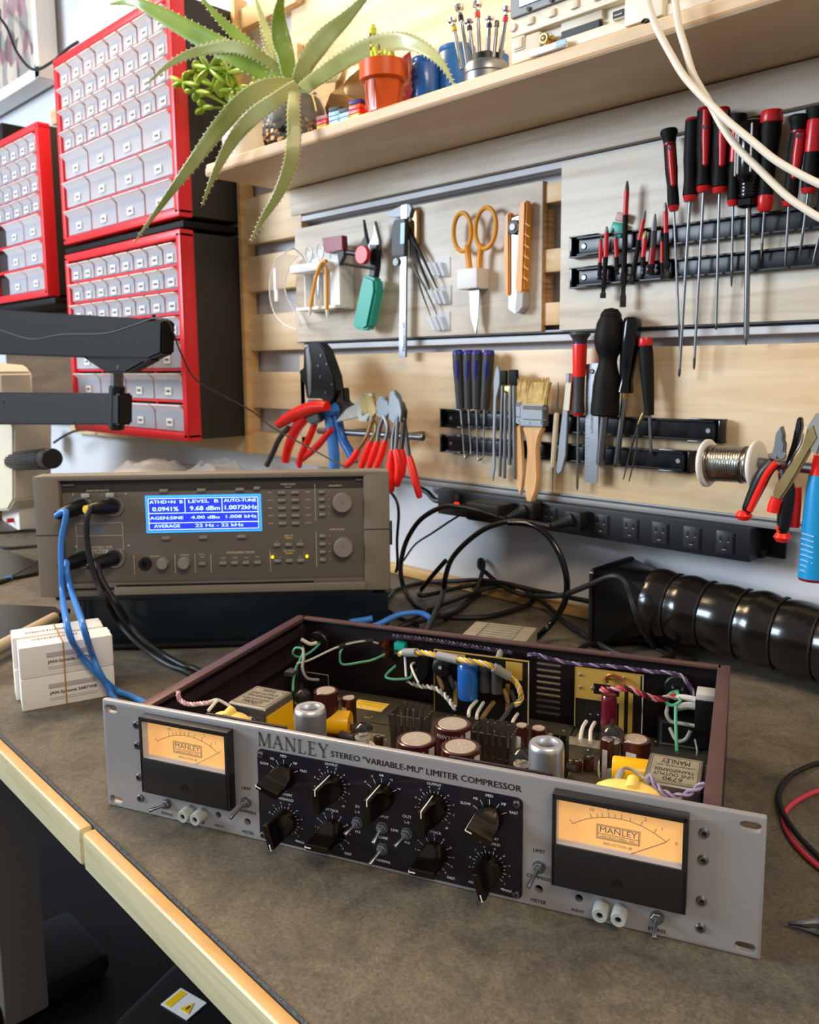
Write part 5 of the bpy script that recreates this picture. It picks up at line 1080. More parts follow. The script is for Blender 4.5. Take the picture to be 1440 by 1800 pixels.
X = Matrix(((0, 0, 1, xf-.004), (1, 0, 0, ycf), (0, 1, 0, zc), (0, 0, 0, 1)))
m.prism(rrect(-S-.003, -S-.003+.0015, S+.003, S+.003, .006), .006, 'duct_black', X, bev=.001)
m.box((xf-.0045, ycf, zc-.004), (.0012, 2*S-.016, .0010), 'grey_dark')
obj('flange', m, fd)
# ================================================================ right-hand foreground
pc('test_lead', MB().tube([T(1760, 1370, .003), T(1600, 1332, .003), T(1500, 1330, .003), T(1440, 1341, .003), T(1410, 1352, .003), T(1385, 1368, .003), T(1370, 1395, .003), T(1375, 1425, .005), T(1400, 1465, .007), T(1440, 1506, .003), T(1500, 1560, .003), T(1620, 1640, .003), T(1800, 1690, .003)], .0021, 'rubber', 12), 'black test lead loop at the right edge of the bench', 'cable')
pc('test_lead', MB().tube([T(1760, 1420, .003), T(1600, 1378, .003), T(1500, 1378, .003), T(1440, 1390, .003), T(1405, 1405, .003), T(1382, 1425, .0025), T(1378, 1445, .0025), T(1392, 1475, .0025), T(1415, 1502, .0025), T(1440, 1524, .0025), T(1500, 1570, .0025), T(1620, 1665, .0025), T(1800, 1720, .0025)], .0021, 'test_red', 12), 'red test lead crossing under the black one at the right edge', 'cable')
tw = thing('tweezers', T(1440, 1640, .004), 'pointed steel tweezers lying at the lower right edge of the bench', 'tweezers')
tp = T(1385, 1622, .005); 
obj('arm', MB().tube([tp, T(1412, 1622, .0075), T(1440, 1620, .0085), T(1500, 1632, .010), T(1600, 1660, .008)], lambda t: .0006+.0020*min(1, t*1.8), 'steel', 8), tw)
obj('arm', MB().tube([tp+V((0, 0, -.0015)), T(1410, 1631, .004), T(1440, 1640, .003), T(1500, 1662, .003), T(1600, 1680, .006)], lambda t: .0006+.0016*min(1, t*1.8), 'steel_dark', 8), tw)
# ================================================================ tools on the wall
YM = .926       # face of the magnetic bars
def magbar(px0, py0, px1, py1, z0, z1, lb, ybk, right_end=True, xr=None):
    a, b = W(px0, py0, YM), W(px1, py1, YM); xa, xb = a.x, (b.x if xr is None else xr)
    t = thing('magnetic_tool_bar', ((xa+xb)/2, ybk, z0), lb, 'magnetic rack')
    obj('bar', MB().box(((xa+xb)/2, (YM+ybk)/2+.003, (z0+z1)/2), (xb-xa-.02, ybk-YM-.002, z1-z0-.006), 'magnet_face', bev=.001).box(((xa+xb)/2, YM+.0045, z0+.002), (xb-xa-.02, .011, .0025), 'black', bev=.0006).box(((xa+xb)/2, YM+.0045, z1-.002), (xb-xa-.02, .011, .0025), 'black', bev=.0006), t)
    for x, s in ((xa, 1),)+(((xb, -1),) if right_end else ()):
        m = MB().box((x+s*.020, YM+.005, z1), (.042, .014, .002), 'black_gloss', bev=.0008).box((x+s*.020, YM+.005, z0), (.042, .014, .002), 'black_gloss', bev=.0008)
        m.box((x+s*.002, YM+.005, (z0+z1)/2), (.004, .014, z1-z0), 'black_gloss', bev=.001).box((x+s*.020, YM+.010, (z0+z1)/2), (.038, .004, z1-z0-.002), 'black_gloss')
        c = (x+s*.018, YM+.0075, (z0+z1)/2)
        m.rod(c, (c[0], YM+.004, c[2]), .0042, 'black', seg=18)
        obj('end_cap', m, t); obj('screw', MB().rod((c[0], YM+.0045, c[2]), (c[0], YM+.0025, c[2]), .0028, 'steel', seg=14), t)
    return t
magbar(1003, 435, 1440, 390, .4835, .5085, 'upper magnetic bar behind the long red and black screwdrivers', .936, xr=.10)
magbar(1003, 495, 1440, 460, .4450, .4695, 'second magnetic bar, just under the upper one on the right board', .936, xr=.10)
magbar(775, 735, 1270, 752, .2565, .2825, 'magnetic bar across the warm board holding brushes and picks, upper of two', .942)
magbar(775, 780, 1215, 818, .2190, .2440, 'lower of the two magnetic bars on the warm board', .942)
def lerp(a, b, t): return a+(b-a)*t
def driver(name, lb, top, joint, tip, y, r, prof, shaft_r=.0016, shaft='steel', tipm=None, tipL=0, parts=(), cap=None, group=None):
    """screwdriver from pixel positions: handle top, handle end, blade tip"""
    a, b, c = W(*top, y), W(*joint, y), W(*tip, y+.006); 
    t = thing(name, b, lb, 'screwdriver', group)
    L = (b-a).length; cur = 'handle'
    obj('handle', MB().along(a, b, [(q*r, u) for q, u in prof[0]], prof[1], 22), t)
    for nm, m, t0, t1, k in parts:      # collars and bands: (name, material, from, to, radius)
        obj(nm, MB().along(lerp(a, b, t0), lerp(a, b, t1), [(0, 0), (k[0]*r*.96, 0), (k[0]*r, .08), (k[1]*r, .92), (k[1]*r*.96, 1), (0, 1)] if len(k) == 2 else [(q*r, u) for q, u in k], m, 22), t)
    d = (c-b).normalized(); e = c-d*tipL
    obj('shaft', MB().along(b, e, [(0, 0), (shaft_r, 0), (shaft_r, 1), (0, 1)], shaft, 12), t)
    if tipL: obj('blade_tip', MB().along(e, c, [(0, 0), (shaft_r, 0), (shaft_r*1.02, .5), (shaft_r*.8, .8), (shaft_r*.3, 1), (0, 1)], tipm or 'steel_dark', 10), t)
    return t
H1 = [(0, 0), (.72, 0), (.8, .02), (.86, .3), (.80, .55), (.86, .78), (.98, .93), (.8, 1), (0, 1)]
def wiha(name, lb, top, joint, tip, y, r, style, tl, sr=.0014):
    if style == 'capball':     # flared black end cap, red stripe
        prof = ([(0, 0), (.9, 0), (1.0, .02), (1.0, .05), (.8, .10), (.70, .17), (.70, .24), (.72, .5), (.62, .68), (.68, .85), (.66, .95), (0, .96)], 'black_matte')
        parts = [('red_band', 'red_dark', .165, .195, (.72, .72)), ('collar', 'red', .94, 1.0, (.68, .5))]
    elif style == 'plain':     # straight black with red cap
        prof = ([(0, .02), (.78, .02), (.80, .1), (.82, .5), (.72, .66), (.70, .75), (.78, .92), (0, .93)], 'black_matte'); parts = [('cap', 'red', 0, .035, (.72, .8)), ('collar', 'red', .93, 1.0, (.74, .62))]
    elif style == 'redcap':
        prof = ([(0, .08), (.95, .08), (.98, .2), (.86, .34), (.72, .55), (.66, .78), (.7, .86), (0, .86)], 'black_matte'); parts = [('cap', 'red', 0, .12, (1.0, 1.04)), ('collar', 'red', .84, 1.0, ((0, 0), (.70, 0), (.76, .3), (.66, .8), (.5, 1), (0, 1)))]
    elif style == 'redupper':
        prof = ([(0, .0), (.95, .0), (1.0, .03), (.85, .09), (.72, .16), (.70, .5), (.72, .8), (.66, .95), (0, .95)], 'black_matte'); parts = [('grip', 'red', .14, .52, (.8, .78)), ('collar', 'red', .94, 1.0, (.7, .55))]
    t = driver(name, lb, top, joint, tip, y, r, prof, sr, 'steel', 'steel_dark', tl, parts)
    a, b = W(*top, y), W(*joint, y); d = (b-a).normalized()
    if style in ('capball', 'plain') and 'striped' in lb:
        s = 1 if style == 'capball' else 1
        p, q = lerp(a, b, .2 if style == 'capball' else .03), lerp(a, b, .72); off = V((r*.34, -r*.48, 0))
        obj('red_inlay', MB().along(p+off, q+off, [(0, 0), (r*.42, .02), (r*.44, .5), (r*.30, .95), (0, 1)], 'red', 14), t)
        if style == 'capball' or 1: h = lerp(a, b, .25)+V((r*.4, -r*.86, 0)); obj('hang_hole', MB().rod(h, h+V((0, -.0012, 0)), r*.22, 'black', seg=12), t)
    return t
YT = .916
wiha('screwdriver', 'slim red-striped screwdriver with flared black cap, leftmost of the long ones', (1176, 228), (1185, 371), (1196, 622), YT, .0098, 'capball', .035)
wiha('screwdriver', 'black screwdriver with red end cap and very long blade reaching the lower board', (1219, 208), (1213, 354), (1194, 663), YT, .0108, 'plain', .010, .0018)
wiha('screwdriver', 'red-striped long screwdriver just right of the plain black one', (1240, 190), (1237, 338), (1220, 650), YT, .0108, 'plain', .014, .0016)
wiha('screwdriver', 'red-striped black screwdriver under the crossing white cables', (1270, 190), (1265, 340), (1259, 580), YT, .0108, 'plain', .006, .0016)
wiha('screwdriver', 'slim screwdriver with black cap and red upper grip behind the clear-fluted one', (1298, 202), (1289, 362), (1286, 505), YT+.004, .0098, 'redupper', .018)
wiha('screwdriver', 'stubby-capped screwdriver with big red top and red lower collar', (1358, 195), (1344, 372), (1338, 458), YT, .0108, 'redcap', .018)
wiha('screwdriver', 'red-striped screwdriver with flared black cap near the right edge', (1408, 203), (1387, 363), (1380, 472), YT, .0110, 'capball', .022)
wiha('screwdriver', 'screwdriver with a red upper grip and ribbed black lower grip at the right edge', (1438, 190), (1421, 340), (1406, 452), YT, .0110, 'redupper', .024)
wiha('screwdriver', 'small-bladed screwdriver cut off by the right edge of the photo', (1462, 230), (1447, 385), (1428, 470), YT, .0108, 'capball', .020)
wiha('screwdriver', 'smooth pale-handled driver tip at the far right edge', (1466, 400), (1448, 440), (1436, 495), YT, .0052, 'plain', .020) if False else None
# fluted black handle with white lines
a, b, c = W(1322, 212, YT), W(1316, 366, YT), W(1312, 607, YT+.004)
t = thing('screwdriver', b, 'large glossy fluted black screwdriver with white lines and thick blade', 'screwdriver')
r = .0148
obj('handle', MB().along(a, b, [(0, 0), (r*.62, 0), (r*.86, .02), (r, .08), (r, .6), (r*.82, .68), (r*.70, .72), (r*.66, .80), (r*.62, .88), (0, .89)], 'black_gloss', 10), t)
obj('hex_collar', MB().along(lerp(a, b, .885), b, [(0, 0), (r*.72, 0), (r*.88, .2), (r*.88, .8), (r*.5, 1), (0, 1)], 'black_gloss', 6), t)
for dx in (-.95, -.55, .42): 
    p, q = lerp(a, b, .06), lerp(a, b, .62); off = V((dx*r, -r*math.sqrt(max(0, 1-dx*dx))-.0003, 0)); obj('white_line', MB().along(p+off, q+off, [(0, 0), (.0011, .03), (.0011, .97), (0, 1)], 'white', 8), t)
for k in range(4): p = lerp(a, b, .72+.04*k); obj('ring', MB().along(p, p+(b-a).normalized()*.0024, [(0, 0), (r*.74, .2), (r*.74, .8), (0, 1)], 'black_gloss', 20), t)
obj('shaft', MB().along(b, c, [(0, 0), (.0030, 0), (.0030, .93), (.0024, .96), (.0006, 1), (0, 1)], 'steel', 14), t)
# small bits
def bit(lb, p0, p1, p2, r, mtop, mbot, cols=('red', 'black_matte'), y=.921, tipf=.2):
    a, b, c = W(*p0, y), W(*p1, y), W(*p2, y); t = thing('driver_bit', c, lb, 'driver bit'); d = (b-a)
    obj('tip', MB().along(a, lerp(a, b, tipf), [(0, 0), (r*.3, 0), (r*.75, .5), (r*.95, 1), (0, 1)], mtop, 10), t)
    obj('sleeve', MB().along(lerp(a, b, tipf), b, [(0, 0), (r, 0), (r, 1), (0, 1)], cols[0], 14), t)
    e = lerp(b, c, .62)
    obj('body', MB().along(b, e, [(0, 0), (r*1.08, 0), (r*1.08, 1), (0, 1)], cols[1], 14), t)
    obj('hex_shank', MB().along(e, c, [(0, 0), (r*1.25, 0), (r*1.25, .3), (r*.9, .42), (r*.9, .6), (r*1.25, .7), (r*1.25, 1), (0, 1)], mbot, 6), t)
bit('short red insulated bit, leftmost on the two upper bars', (1057, 415), (1055, 462), (1054, 492), .0024, 'steel_dark', 'black')
bit('red and black insulated bit standing between the leftmost bit and the green chip', (1067, 398), (1065, 452), (1060, 524), .0029, 'steel', 'black')
bit('short red bit right under the green chip', (1082, 412), (1084, 452), (1085, 483), .0026, 'steel', 'black')
bit('very long red-and-black bit rising above all the others', (1103, 318), (1100, 378), (1095, 540), .0031, 'steel_dark', 'black', tipf=.28)
bit('tilted red and black bit leaning to the left', (1135, 370), (1124, 422), (1110, 500), .0027, 'steel', 'black', tipf=.3)
bit('short silver-tipped red bit right of the tilted one', (1135, 406), (1131, 452), (1130, 482), .0028, 'brass', 'black', tipf=.3)
bit('bit holder with a thin needle tip and a red ring', (1152, 376), (1148, 436), (1143, 482), .0037, 'steel', 'black', ('grey_dark', 'red_dark'), tipf=.5)
bit('slim short red bit left of the two-pronged one', (1164, 416), (1164, 462), (1165, 492), .0021, 'black', 'black')
bit('red bit with a forked silver top next to the first long screwdriver', (1170, 356), (1171, 410), (1173, 490), .0030, 'steel', 'black', tipf=.3)
t = thing('green_chip', W(1082, 400, .934), 'small pink and green circuit chip stuck to the right tool board', 'circuit chip')
c = W(1090, 392, .930); obj('lower_half', MB().box(tuple(c+V((-.003, 0, -.008))), (.019, .006, .017), 'teal', R=Matrix.Rotation(.35, 3, 'Y'), bev=.003), t); obj('upper_half', MB().box(tuple(c+V((.003, 0, .006))), (.016, .006, .011), 'pink_wire', R=Matrix.Rotation(.35, 3, 'Y'), bev=.002), t)
# ---------------- board with scissors and caliper
YB = .930
# orange scissors in a magnet cube
t = thing('scissors', W(836, 585, YB), 'orange-handled scissors held by a white cube on the tool board', 'scissors')
def ring3(cpx, cpy, rx, rz, ang, r, y, m, n=32):
    c = W(cpx, cpy, y); pts = []
    for k in range(n): a = 2*PI*k/n; x, z = rx*math.cos(a), rz*math.sin(a); pts.append(c+V((x*math.cos(ang)-z*math.sin(ang), 0, x*math.sin(ang)+z*math.cos(ang))))
    return MB().tube(pts, r, m, 10, 1, closed=True)
for s, (cx, cy, rx, rz, an_) in enumerate(((813, 408, .0165, .0265, .06), (854, 401, .0185, .0275, -.05))):
    m = ring3(cx, cy, rx, rz, an_, .0032, YB-.010, 'orange_yellow')
    m.tube([W(822 if s == 0 else 848, 430, YB-.010), W(823 if s == 0 else 844, 448, YB-.008), W(826 if s == 0 else 842, 476, YB-.008)], .0045, 'orange_yellow', 10)
    obj('handle', m, t)
obj('blade', MB().wprism([W(x, y, YB-.008) for x, y in ((830, 475), (842, 475), (842, 515), (840, 560), (836, 586), (828, 560), (825, 515))], YB-.006, .0018, 'steel'), t)
obj('blade', MB().wprism([W(x, y, YB-.008) for x, y in ((826, 480), (834, 480), (836, 540), (836, 586), (829, 565), (825, 520))], YB-.004, .0018, 'steel_dark'), t)
c = W(833, 491, YB-.006); tag(obj('magnet_cube', MB().box(tuple(c+V((0, -.002, 0))), (.0375, .028, .0285), 'white', bev=.003)), 'white magnet cube clasping the orange scissors', 'magnet')
# orange snap-off knife
t = thing('utility_knife', W(914, 550, YB), 'orange snap-off utility knife with a black dial, right end of the board', 'knife')
w3 = lambda l, y: [W(a, b, y) for a, b in l]
obj('body', MB().wprism(w3([(921, 362), (926, 354), (934, 354), (934, 362), (929, 512), (925, 516), (913, 514), (917, 440), (919, 400)], YB), YB+.004, .016, 'orange_yellow', bev=.0025), t)
obj('side_grip', MB().wprism(w3([(895, 378), (903, 374), (903, 520), (895, 520), (892, 450)], YB), YB+.004, .014, 'orange_yellow', bev=.002), t)
obj('metal_channel', MB().wprism(w3([(903, 385), (917, 380), (914, 520), (918, 545), (910, 551), (898, 543), (899, 520)], YB), YB+.004, .010, 'steel', bev=.0008), t)
obj('tip_guard', MB().wprism(w3([(915, 516), (928, 514), (927, 540), (919, 550), (912, 548)], YB), YB+.004, .014, 'grey_light', bev=.001), t)
c = W(902, 399, YB-.012); obj('lock_dial', MB().rod(c+V((0, .006, 0)), c, .0098, 'grey_dark', seg=24, bev=.001).rod(c, c+V((0, -.002, 0)), .0045, 'white', seg=18), t)
for k in range(6): 
    p = W(928-.6*k, 395+k*19, YB-.0125); obj('ridge', MB().box(tuple(p), (.010, .003, .0018), 'orange_yellow', R=Matrix.Rotation(.6, 3, 'Y'), bev=.0006), t)
# digital caliper
t = thing('digital_caliper', W(712, 630, YB), 'silver digital caliper with blue-grey display housing hanging upright', 'caliper')
obj('beam', MB().wprism(w3([(708, 362), (719, 359), (717, 500), (716, 628), (704, 628), (706, 500)], YB-.006), YB-.006, .004, 'steel', bev=.0005), t)
obj('upper_jaw', MB().wprism(w3([(708, 362), (722, 359), (726, 366), (722, 382), (708, 381), (696, 382), (681, 381), (684, 373)], YB-.006), YB-.004, .005, 'alu', bev=.0006), t)
obj('lower_jaw', MB().wprism(w3([(682, 388), (706, 384), (706, 398), (694, 396)], YB-.006), YB-.004, .005, 'alu', bev=.0006), t)
obj('housing', MB().wprism(w3([(698, 387), (718, 384), (717, 450), (696, 452), (693, 446), (694, 398)], YB-.010), YB-.008, .009, 'grey_dark', bev=.0015), t)
obj('display', MB().wprism(w3([(704, 392), (711, 391), (710, 428), (703, 429)], YB-.018), YB-.0165, .0010, 'sky_blue' if False else 'lego_blue'), t)
c = W(700, 461, YB-.008); obj('thumb_roller', MB().rod(c, c+V((0, -.006, 0)), .0062, 'alu', seg=20, bev=.0005), t)
obj('brand_text', MB().text('Mastercraft', .004, Matrix.Translation(W(710, 592, YB-.0102)) @ UP @ Rz(PI/2), 'ink', cap=.0052, fit=.044, bold=.02), t)
m = MB().box(tuple(W(731, 400, .931)), (.014, .010, .05), 'pink_wire' if False else 'foil_brown', bev=.002); tag(obj('magnet_block', m), 'small brown block on the board right behind the caliper housing', 'block')
# tweezers
def tweez(lb, top, tip1, tip2, m, y, r):
    a, b, c = W(*top, y), W(*tip1, y), W(*tip2, y); t = thing('tweezers', c, lb, 'tweezers')
    for e in (b, c):
        mid = lerp(a, e, .5)+V(((.0022 if e is c else -.0012), 0, 0)); obj('arm', MB().tube([a, lerp(a, e, .2), mid, e], lambda t_: r*(1-.75*t_**1.5), m, 8), t)
    obj('joint', MB().along(a+(a-b).normalized()*.004, lerp(a, b, .16), [(0, 0), (r*1.1, .1), (r*1.3, .6), (r*1.1, 1), (0, 1)], m, 10), t)
tweez('black tweezers slanting down from the caliper display', (716, 402), (756, 508), (768, 506), 'black', YB-.006, .0040)
tweez('silver tweezers slanting beside the lower caliper beam', (727, 468), (757, 555), (768, 553), 'steel_dark', YB-.004, .0026)
for i, (px, py) in enumerate(((773, 470), (775, 519), (773, 565))):
    m = MB(); lb = ('uppermost of three', 'middle one of three', 'lowest of three')[i]
    for k in range(3): m.wprism(w3([(px-20+k*8, py-8), (px-13+k*8, py-9), (px-3+k*7, py+14), (px-8+k*7, py+16)], YB), YB+.004, .010-.002*k, 'frost', bev=.0006)
    m.box(tuple(W(px+5, py, .935)), (.030, .002, .028), 'frost')
    pc('clear_hook', m, 'clear plastic corrugated tool holder, %s beside the tweezers' % lb, 'holder')
# white organiser
t = thing('tool_holder', W(575, 560, .935), 'white plastic tool holder with slots at the left end of the tool board', 'holder')
xa, xb = W(540, 500, .925).x, W(615, 500, .925).x; zt, zb = .545, .442
obj('back_plate', MB().box(((xa+xb)/2, .9305, (zt+zb)/2), (xb-xa, .010, zt-zb), 'white', bev=.002), t)
obj('side_wall', MB().wprism([V((xb-.028, 0, zt)), V((xb, 0, zt)), V((xb, 0, zb)), V((xb-.028, 0, zb))], .927, .022, 'white', bev=.002), t)
obj('rack_shelf', MB().box(((xa+xb)/2-.012, .905, .512), (xb-xa-.020, .032, .014), 'white', bev=.002), t)
obj('bottom_ledge', MB().box(((xa+xb)/2, .912, zb+.003), (xb-xa-.004, .030, .006), 'white', bev=.002), t)
for k in range(3): obj('rib', MB().box((xa+.012+k*.026, .918, .478), (.003, .016, .066), 'white', bev=.001), t)
t = thing('small_scissors', W(556, 520, .895), 'little white-ringed scissors standing in the white holder', 'scissors')
for cx, cy in ((543, 447), (563, 442)): obj('finger_ring', ring3(cx, cy, .0095, .0125, 0, .0013, .896, 'white_gloss', 24), t)
obj('blades', MB().wprism([W(x, y, .896) for x, y in ((548, 458), (560, 455), (562, 470), (560, 525), (556, 470))], .897, .002, 'steel'), t)
for i, (p, lb) in enumerate((([(574, 459), (566, 462), (558, 480), (552, 505), (546, 540)], 'orange bent-handled pick leaning left in the white holder'), ([(573, 470), (574, 480), (575, 510), (575, 545)], 'straight orange pick in the middle of the white holder'))):
    t = thing('hobby_pick', W(*p[-1], .885), lb, 'hand tool'); pts = [W(a, b, .885) for a, b in p]; obj('handle', MB().tube(pts, .0030, 'orange_yellow', 12), t)
    obj('tip', MB().along(pts[-1], pts[-1]+V(((-.003 if i == 0 else .001), 0, -.014)), [(0, 0), (.003, 0), (.0026, .6), (.0012, 1), (0, 1)], 'white_gloss', 12), t)
# flush cutter / third-hand: red clamp on a black linkage
t = thing('wire_stripper', W(640, 480, .91), 'red and black wire stripping tool hooked above the teal pliers', 'wire stripper')
obj('red_plate', MB().wprism(w3([(571, 419), (607, 414), (608, 440), (577, 445)], .90), .905, .012, 'red_dark', bev=.001), t)
obj('lever', MB().wprism(w3([(600, 424), (610, 420), (612, 428), (611, 450), (602, 468), (598, 440)], .905), .905, .008, 'grey_dark', bev=.001), t)
obj('linkage', MB().tube(w3([(604, 464), (630, 468), (662, 473)], .897), .0022, 'black', 8).tube(w3([(612, 444), (640, 448)], .897), .0042, 'black', 10), t)
c = W(638, 448, .895); obj('round_jaw', MB().rod(c+V((0, .004, 0)), c+V((0, -.004, 0)), .0145, 'red', seg=20, bev=.001), t)
# teal pliers
t = thing('needle_pliers', W(645, 575, .915), 'fine needle-nose pliers with a teal handle pointing up', 'pliers')
obj('jaw', MB().wprism(w3([(637, 385), (646, 430), (650, 445), (636, 448), (630, 435), (640, 415)], .915), .922, .007, 'grey_dark', bev=.0008), t)
obj('jaw', MB().wprism(w3([(659, 388), (668, 424), (666, 440), (654, 448), (648, 432), (658, 412)], .915), .920, .007, 'steel_dark', bev=.0008), t)
obj('pivot', MB().wprism(w3([(650, 430), (664, 430), (662, 470), (658, 492), (650, 484), (652, 450)], .912), .922, .012, 'black', bev=.001), t)
obj('handle', MB().wprism(w3([(642, 482), (662, 490), (663, 512), (650, 576), (642, 581), (626, 579), (622, 572), (636, 502)], .905), .922, .022, 'teal', bev=.004), t)
# safety glasses
t = thing('safety_glasses', W(505, 580, .90), 'clear wraparound safety glasses hanging on the cleats left of the board', 'safety glasses')
g = MB(); n_ = 14; vs = []; fs = []
out = [(482, 470), (478, 440+15), (490, 452), (515, 437), (530, 445)]
lens = [(500, 445), (487, 455), (477, 480), (474, 505), (476, 530), (484, 553), (500, 570), (522, 580)]; inn = [(524, 450), (512, 462), (505, 480), (500, 500), (504, 520), (514, 540), (524, 560), (530, 575)]
for (a, b), (c_, d_) in zip(lens, inn): vs += [W(a, b, .885), W((a+c_)/2, (b+d_)/2, .905), W(c_, d_, .925)]
k = len(lens)
for i in range(k-1):
    for j in range(2): q_ = i*3+j; fs.append((q_, q_+1, q_+4, q_+3))
m_ = MB().add(vs, fs, 'clear_plastic').add([v+V((.001, .002, 0)) for v in vs], [f[::-1] for f in fs], 'clear_plastic'); obj('lens', m_, t)
obj('rim', MB().tube([W(a, b, .885) for a, b in lens], .0011, 'frost_lip', 8).tube([W(a, b, .925) for a, b in inn], .0011, 'frost_lip', 8), t)
obj('nose_bridge', MB().box(tuple(W(484, 492, .886)), (.008, .004, .040), 'frost_lip', bev=.002).box(tuple(W(486, 520, .886)), (.009, .004, .020), 'frost_lip', bev=.002), t)
obj('temple', MB().tube([W(500, 445, .885), W(515, 437, .895), W(530, 448, .91), W(540, 462, .92)], .0013, 'frost_lip', 8), t)
# ---------------- warm board: picks, files, brushes
YL = .920
for i, (tx0, jx, tipx, tipy, hook) in enumerate(((805, 810, 817, 802, (8, -4)), (824, 824, 828, 795, (-6, 6)), (839, 838, 840, 805, (7, 1)), (860, 852, 850, 800, (-8, 4)))):
    a, b = W(tx0, 615, YL), W(jx, 719, YL); nm = ('leftmost', 'second from the left', 'third from the left', 'rightmost')[i]
    t = thing('hook_pick', W(tipx, tipy, YL), 'dark-handled hook pick with purple end, %s of the four picks' % nm, 'pick'); r = .0085
    obj('handle', MB().along(a, b, [(0, .05), (r*.98, .06), (r, .3), (r*.86, .6), (r*.78, .9), (r*.72, 1), (0, 1)], 'grey_dark', 20), t)
    obj('cap', MB().along(a, lerp(a, b, .085), [(0, 0), (r*.7, .02), (r*.9, .35), (r*1.0, .8), (r*1.0, 1), (0, 1)], 'purple_handle', 20), t)
    p, q = lerp(a, b, .12), lerp(a, b, .58); off = V((r*.25, -r*.55, 0)); obj('inlay', MB().along(p+off, q+off, [(0, 0), (r*.5, .15), (r*.48, .5), (r*.3, .85), (0, 1)], 'navy', 14), t)
    c = W(tipx, tipy, YL); d = W(tipx+hook[0], tipy+hook[1], YL-.004); mid = lerp(b, c, .5)
    obj('shaft', MB().tube([b, lerp(b, c, .3), mid, c, lerp(c, d, .6)+V((0, 0, -.002)), d], lambda t_: .0019 if t_ < .25 else .0012, 'steel', 10, 5), t)
t = thing('metal_spatula', W(867, 848, YL), 'blue-grey double-ended steel spatula beside the hook picks', 'spatula')
obj('blade', MB().wprism(w3([(876, 641), (879, 655), (879, 675), (873, 700), (870, 780), (871, 820), (867, 846), (862, 832), (866, 805), (867, 720), (868, 690), (868, 670), (871, 650)], YL), YL+.002, .0028, 'alu', bev=.0007), t)
def rodtool(lb, pts, r, m, y=YL, nm='metal_rod', cat='rod', extra=None):
    t = thing(nm, W(*pts[-1], y), lb, cat); obj('rod', MB().tube([W(a, b, y) for a, b in pts], r, m, 12, 3), t); return t
t = rodtool('steel acid brush, leftmost of the metal-handled brushes', [(884, 678), (883, 700), (879, 838)], .0024, 'steel'); obj('bristles', MB().box(tuple(W(886, 664, YL)), (.011, .006, .020), 'black_matte', bev=.002), t)
t = rodtool('steel acid brush, second from the left of the metal-handled brushes', [(890, 690), (889, 705), (887, 841)], .0026, 'steel', YL-.003); obj('ferrule', MB().box(tuple(W(893, 688, YL)), (.009, .005, .014), 'brass', bev=.001), t)
t = rodtool('shorter steel rod standing between the acid brushes', [(898, 655), (898, 700), (896, 817)], .0028, 'steel'); obj('bristles', MB().box(tuple(W(903, 664, YL)), (.014, .006, .022), 'black_matte', bev=.002), t)
rodtool('steel rod touching the narrow wooden brush', [(904, 678), (904, 720), (905, 842)], .0026, 'steel', YL-.002)
def brush(lb, top, w0, fer, handle, y, th):
    t = thing('paint_brush', W(*handle[0], y), lb, 'brush')
    (x0, y0), (x1, y1) = top; (f0, f1, f2, f3) = fer
    m = MB(); random.seed(len(lb)); c0 = W((x0+x1)/2, (y0+y1)/2, y)
    n = 60
    for i in range(n):
        u = (i+.5)/n; a = W(lerp(f0[0], f1[0], u), lerp(f0[1], f1[1], u), y+random.uniform(-th, th)*.35); uu = u+random.uniform(-.05, .05)
        b = W(lerp(x0, x1, uu), lerp(y0, y1, uu)+random.uniform(-3, 5), y+random.uniform(-th, th)*.6); m.rod(a, b, .00085, 'bristle', r2=.0005, seg=5)
    m.wprism([W(*f0, y), W(*f1, y), W(x1, y1+7, y), W(x0, y0+7, y)], y+th*.4, th*.8, 'bristle')
    obj('bristles', m, t)
    m = MB().wprism([W(*f0, y), W(*f1, y), W(*f2, y), W(*f3, y)], y+th*.6, th*1.2, 'alu', bev=.0012)
    obj('ferrule', m, t); fm = MB()
    for u in (.1, .16, .22, .70): a, b = W(lerp(f0[0], f3[0], u)-.5, lerp(f0[1], f3[1], u), y-th*.62), W(lerp(f1[0], f2[0], u)+.5, lerp(f1[1], f2[1], u), y-th*.62); fm.tube([a, b], .0007, 'steel', 6)
    for u in (.25, .75): q = W(lerp(f3[0], f2[0], u), f3[1]-5, y-th*.62); fm.rod(q, q+V((0, -.001, 0)), .0012, 'steel', seg=10)
    obj('ferrule_bands', fm, t)
    obj('handle', MB().wprism([W(a, b, y) for a, b in handle], y+th*.42, th*.84, 'brush_wood', bev=.0018), t)
brush('wide flat paint brush with a pale wooden handle and tan bristles', ((922, 664), (967, 665)), 0, ((920, 710), (960, 712), (960, 750), (920, 748)),
      [(936, 888), (932, 888), (927, 875), (925, 850), (929, 815), (930, 790), (928, 772), (921, 750), (958, 751), (950, 770), (947, 790), (948, 815), (949, 840), (946, 862)], YL-.006, .012)
brush('narrow paint brush with a wooden handle left of the wide one', ((908, 664), (925, 663)), 0, ((907, 704), (919, 706), (919, 746), (908, 744)),
      [(917, 872), (914, 868), (909, 850), (908, 800), (907, 748), (918, 746), (921, 790), (923, 830), (921, 856)], YL+.002, .007)
t = thing('scribe', W(971, 872, YL), 'double-ended brass-coloured scribe right of the wide brush', 'scribe')
obj('handle', MB().along(W(979, 725, YL), W(972, 822, YL), [(0, 0), (.002, 0), (.0036, .03), (.0036, .97), (.0022, 1), (0, 1)], 'wood_pale', 8), t)
obj('needle', MB().tube(w3([(981, 672), (982, 685), (980, 705), (979, 725)], YL), lambda t_: .0007+.0012*t_, 'steel', 8).tube(w3([(972, 822), (971, 872)], YL), lambda t_: .0014-.0009*t_, 'steel', 8), t)
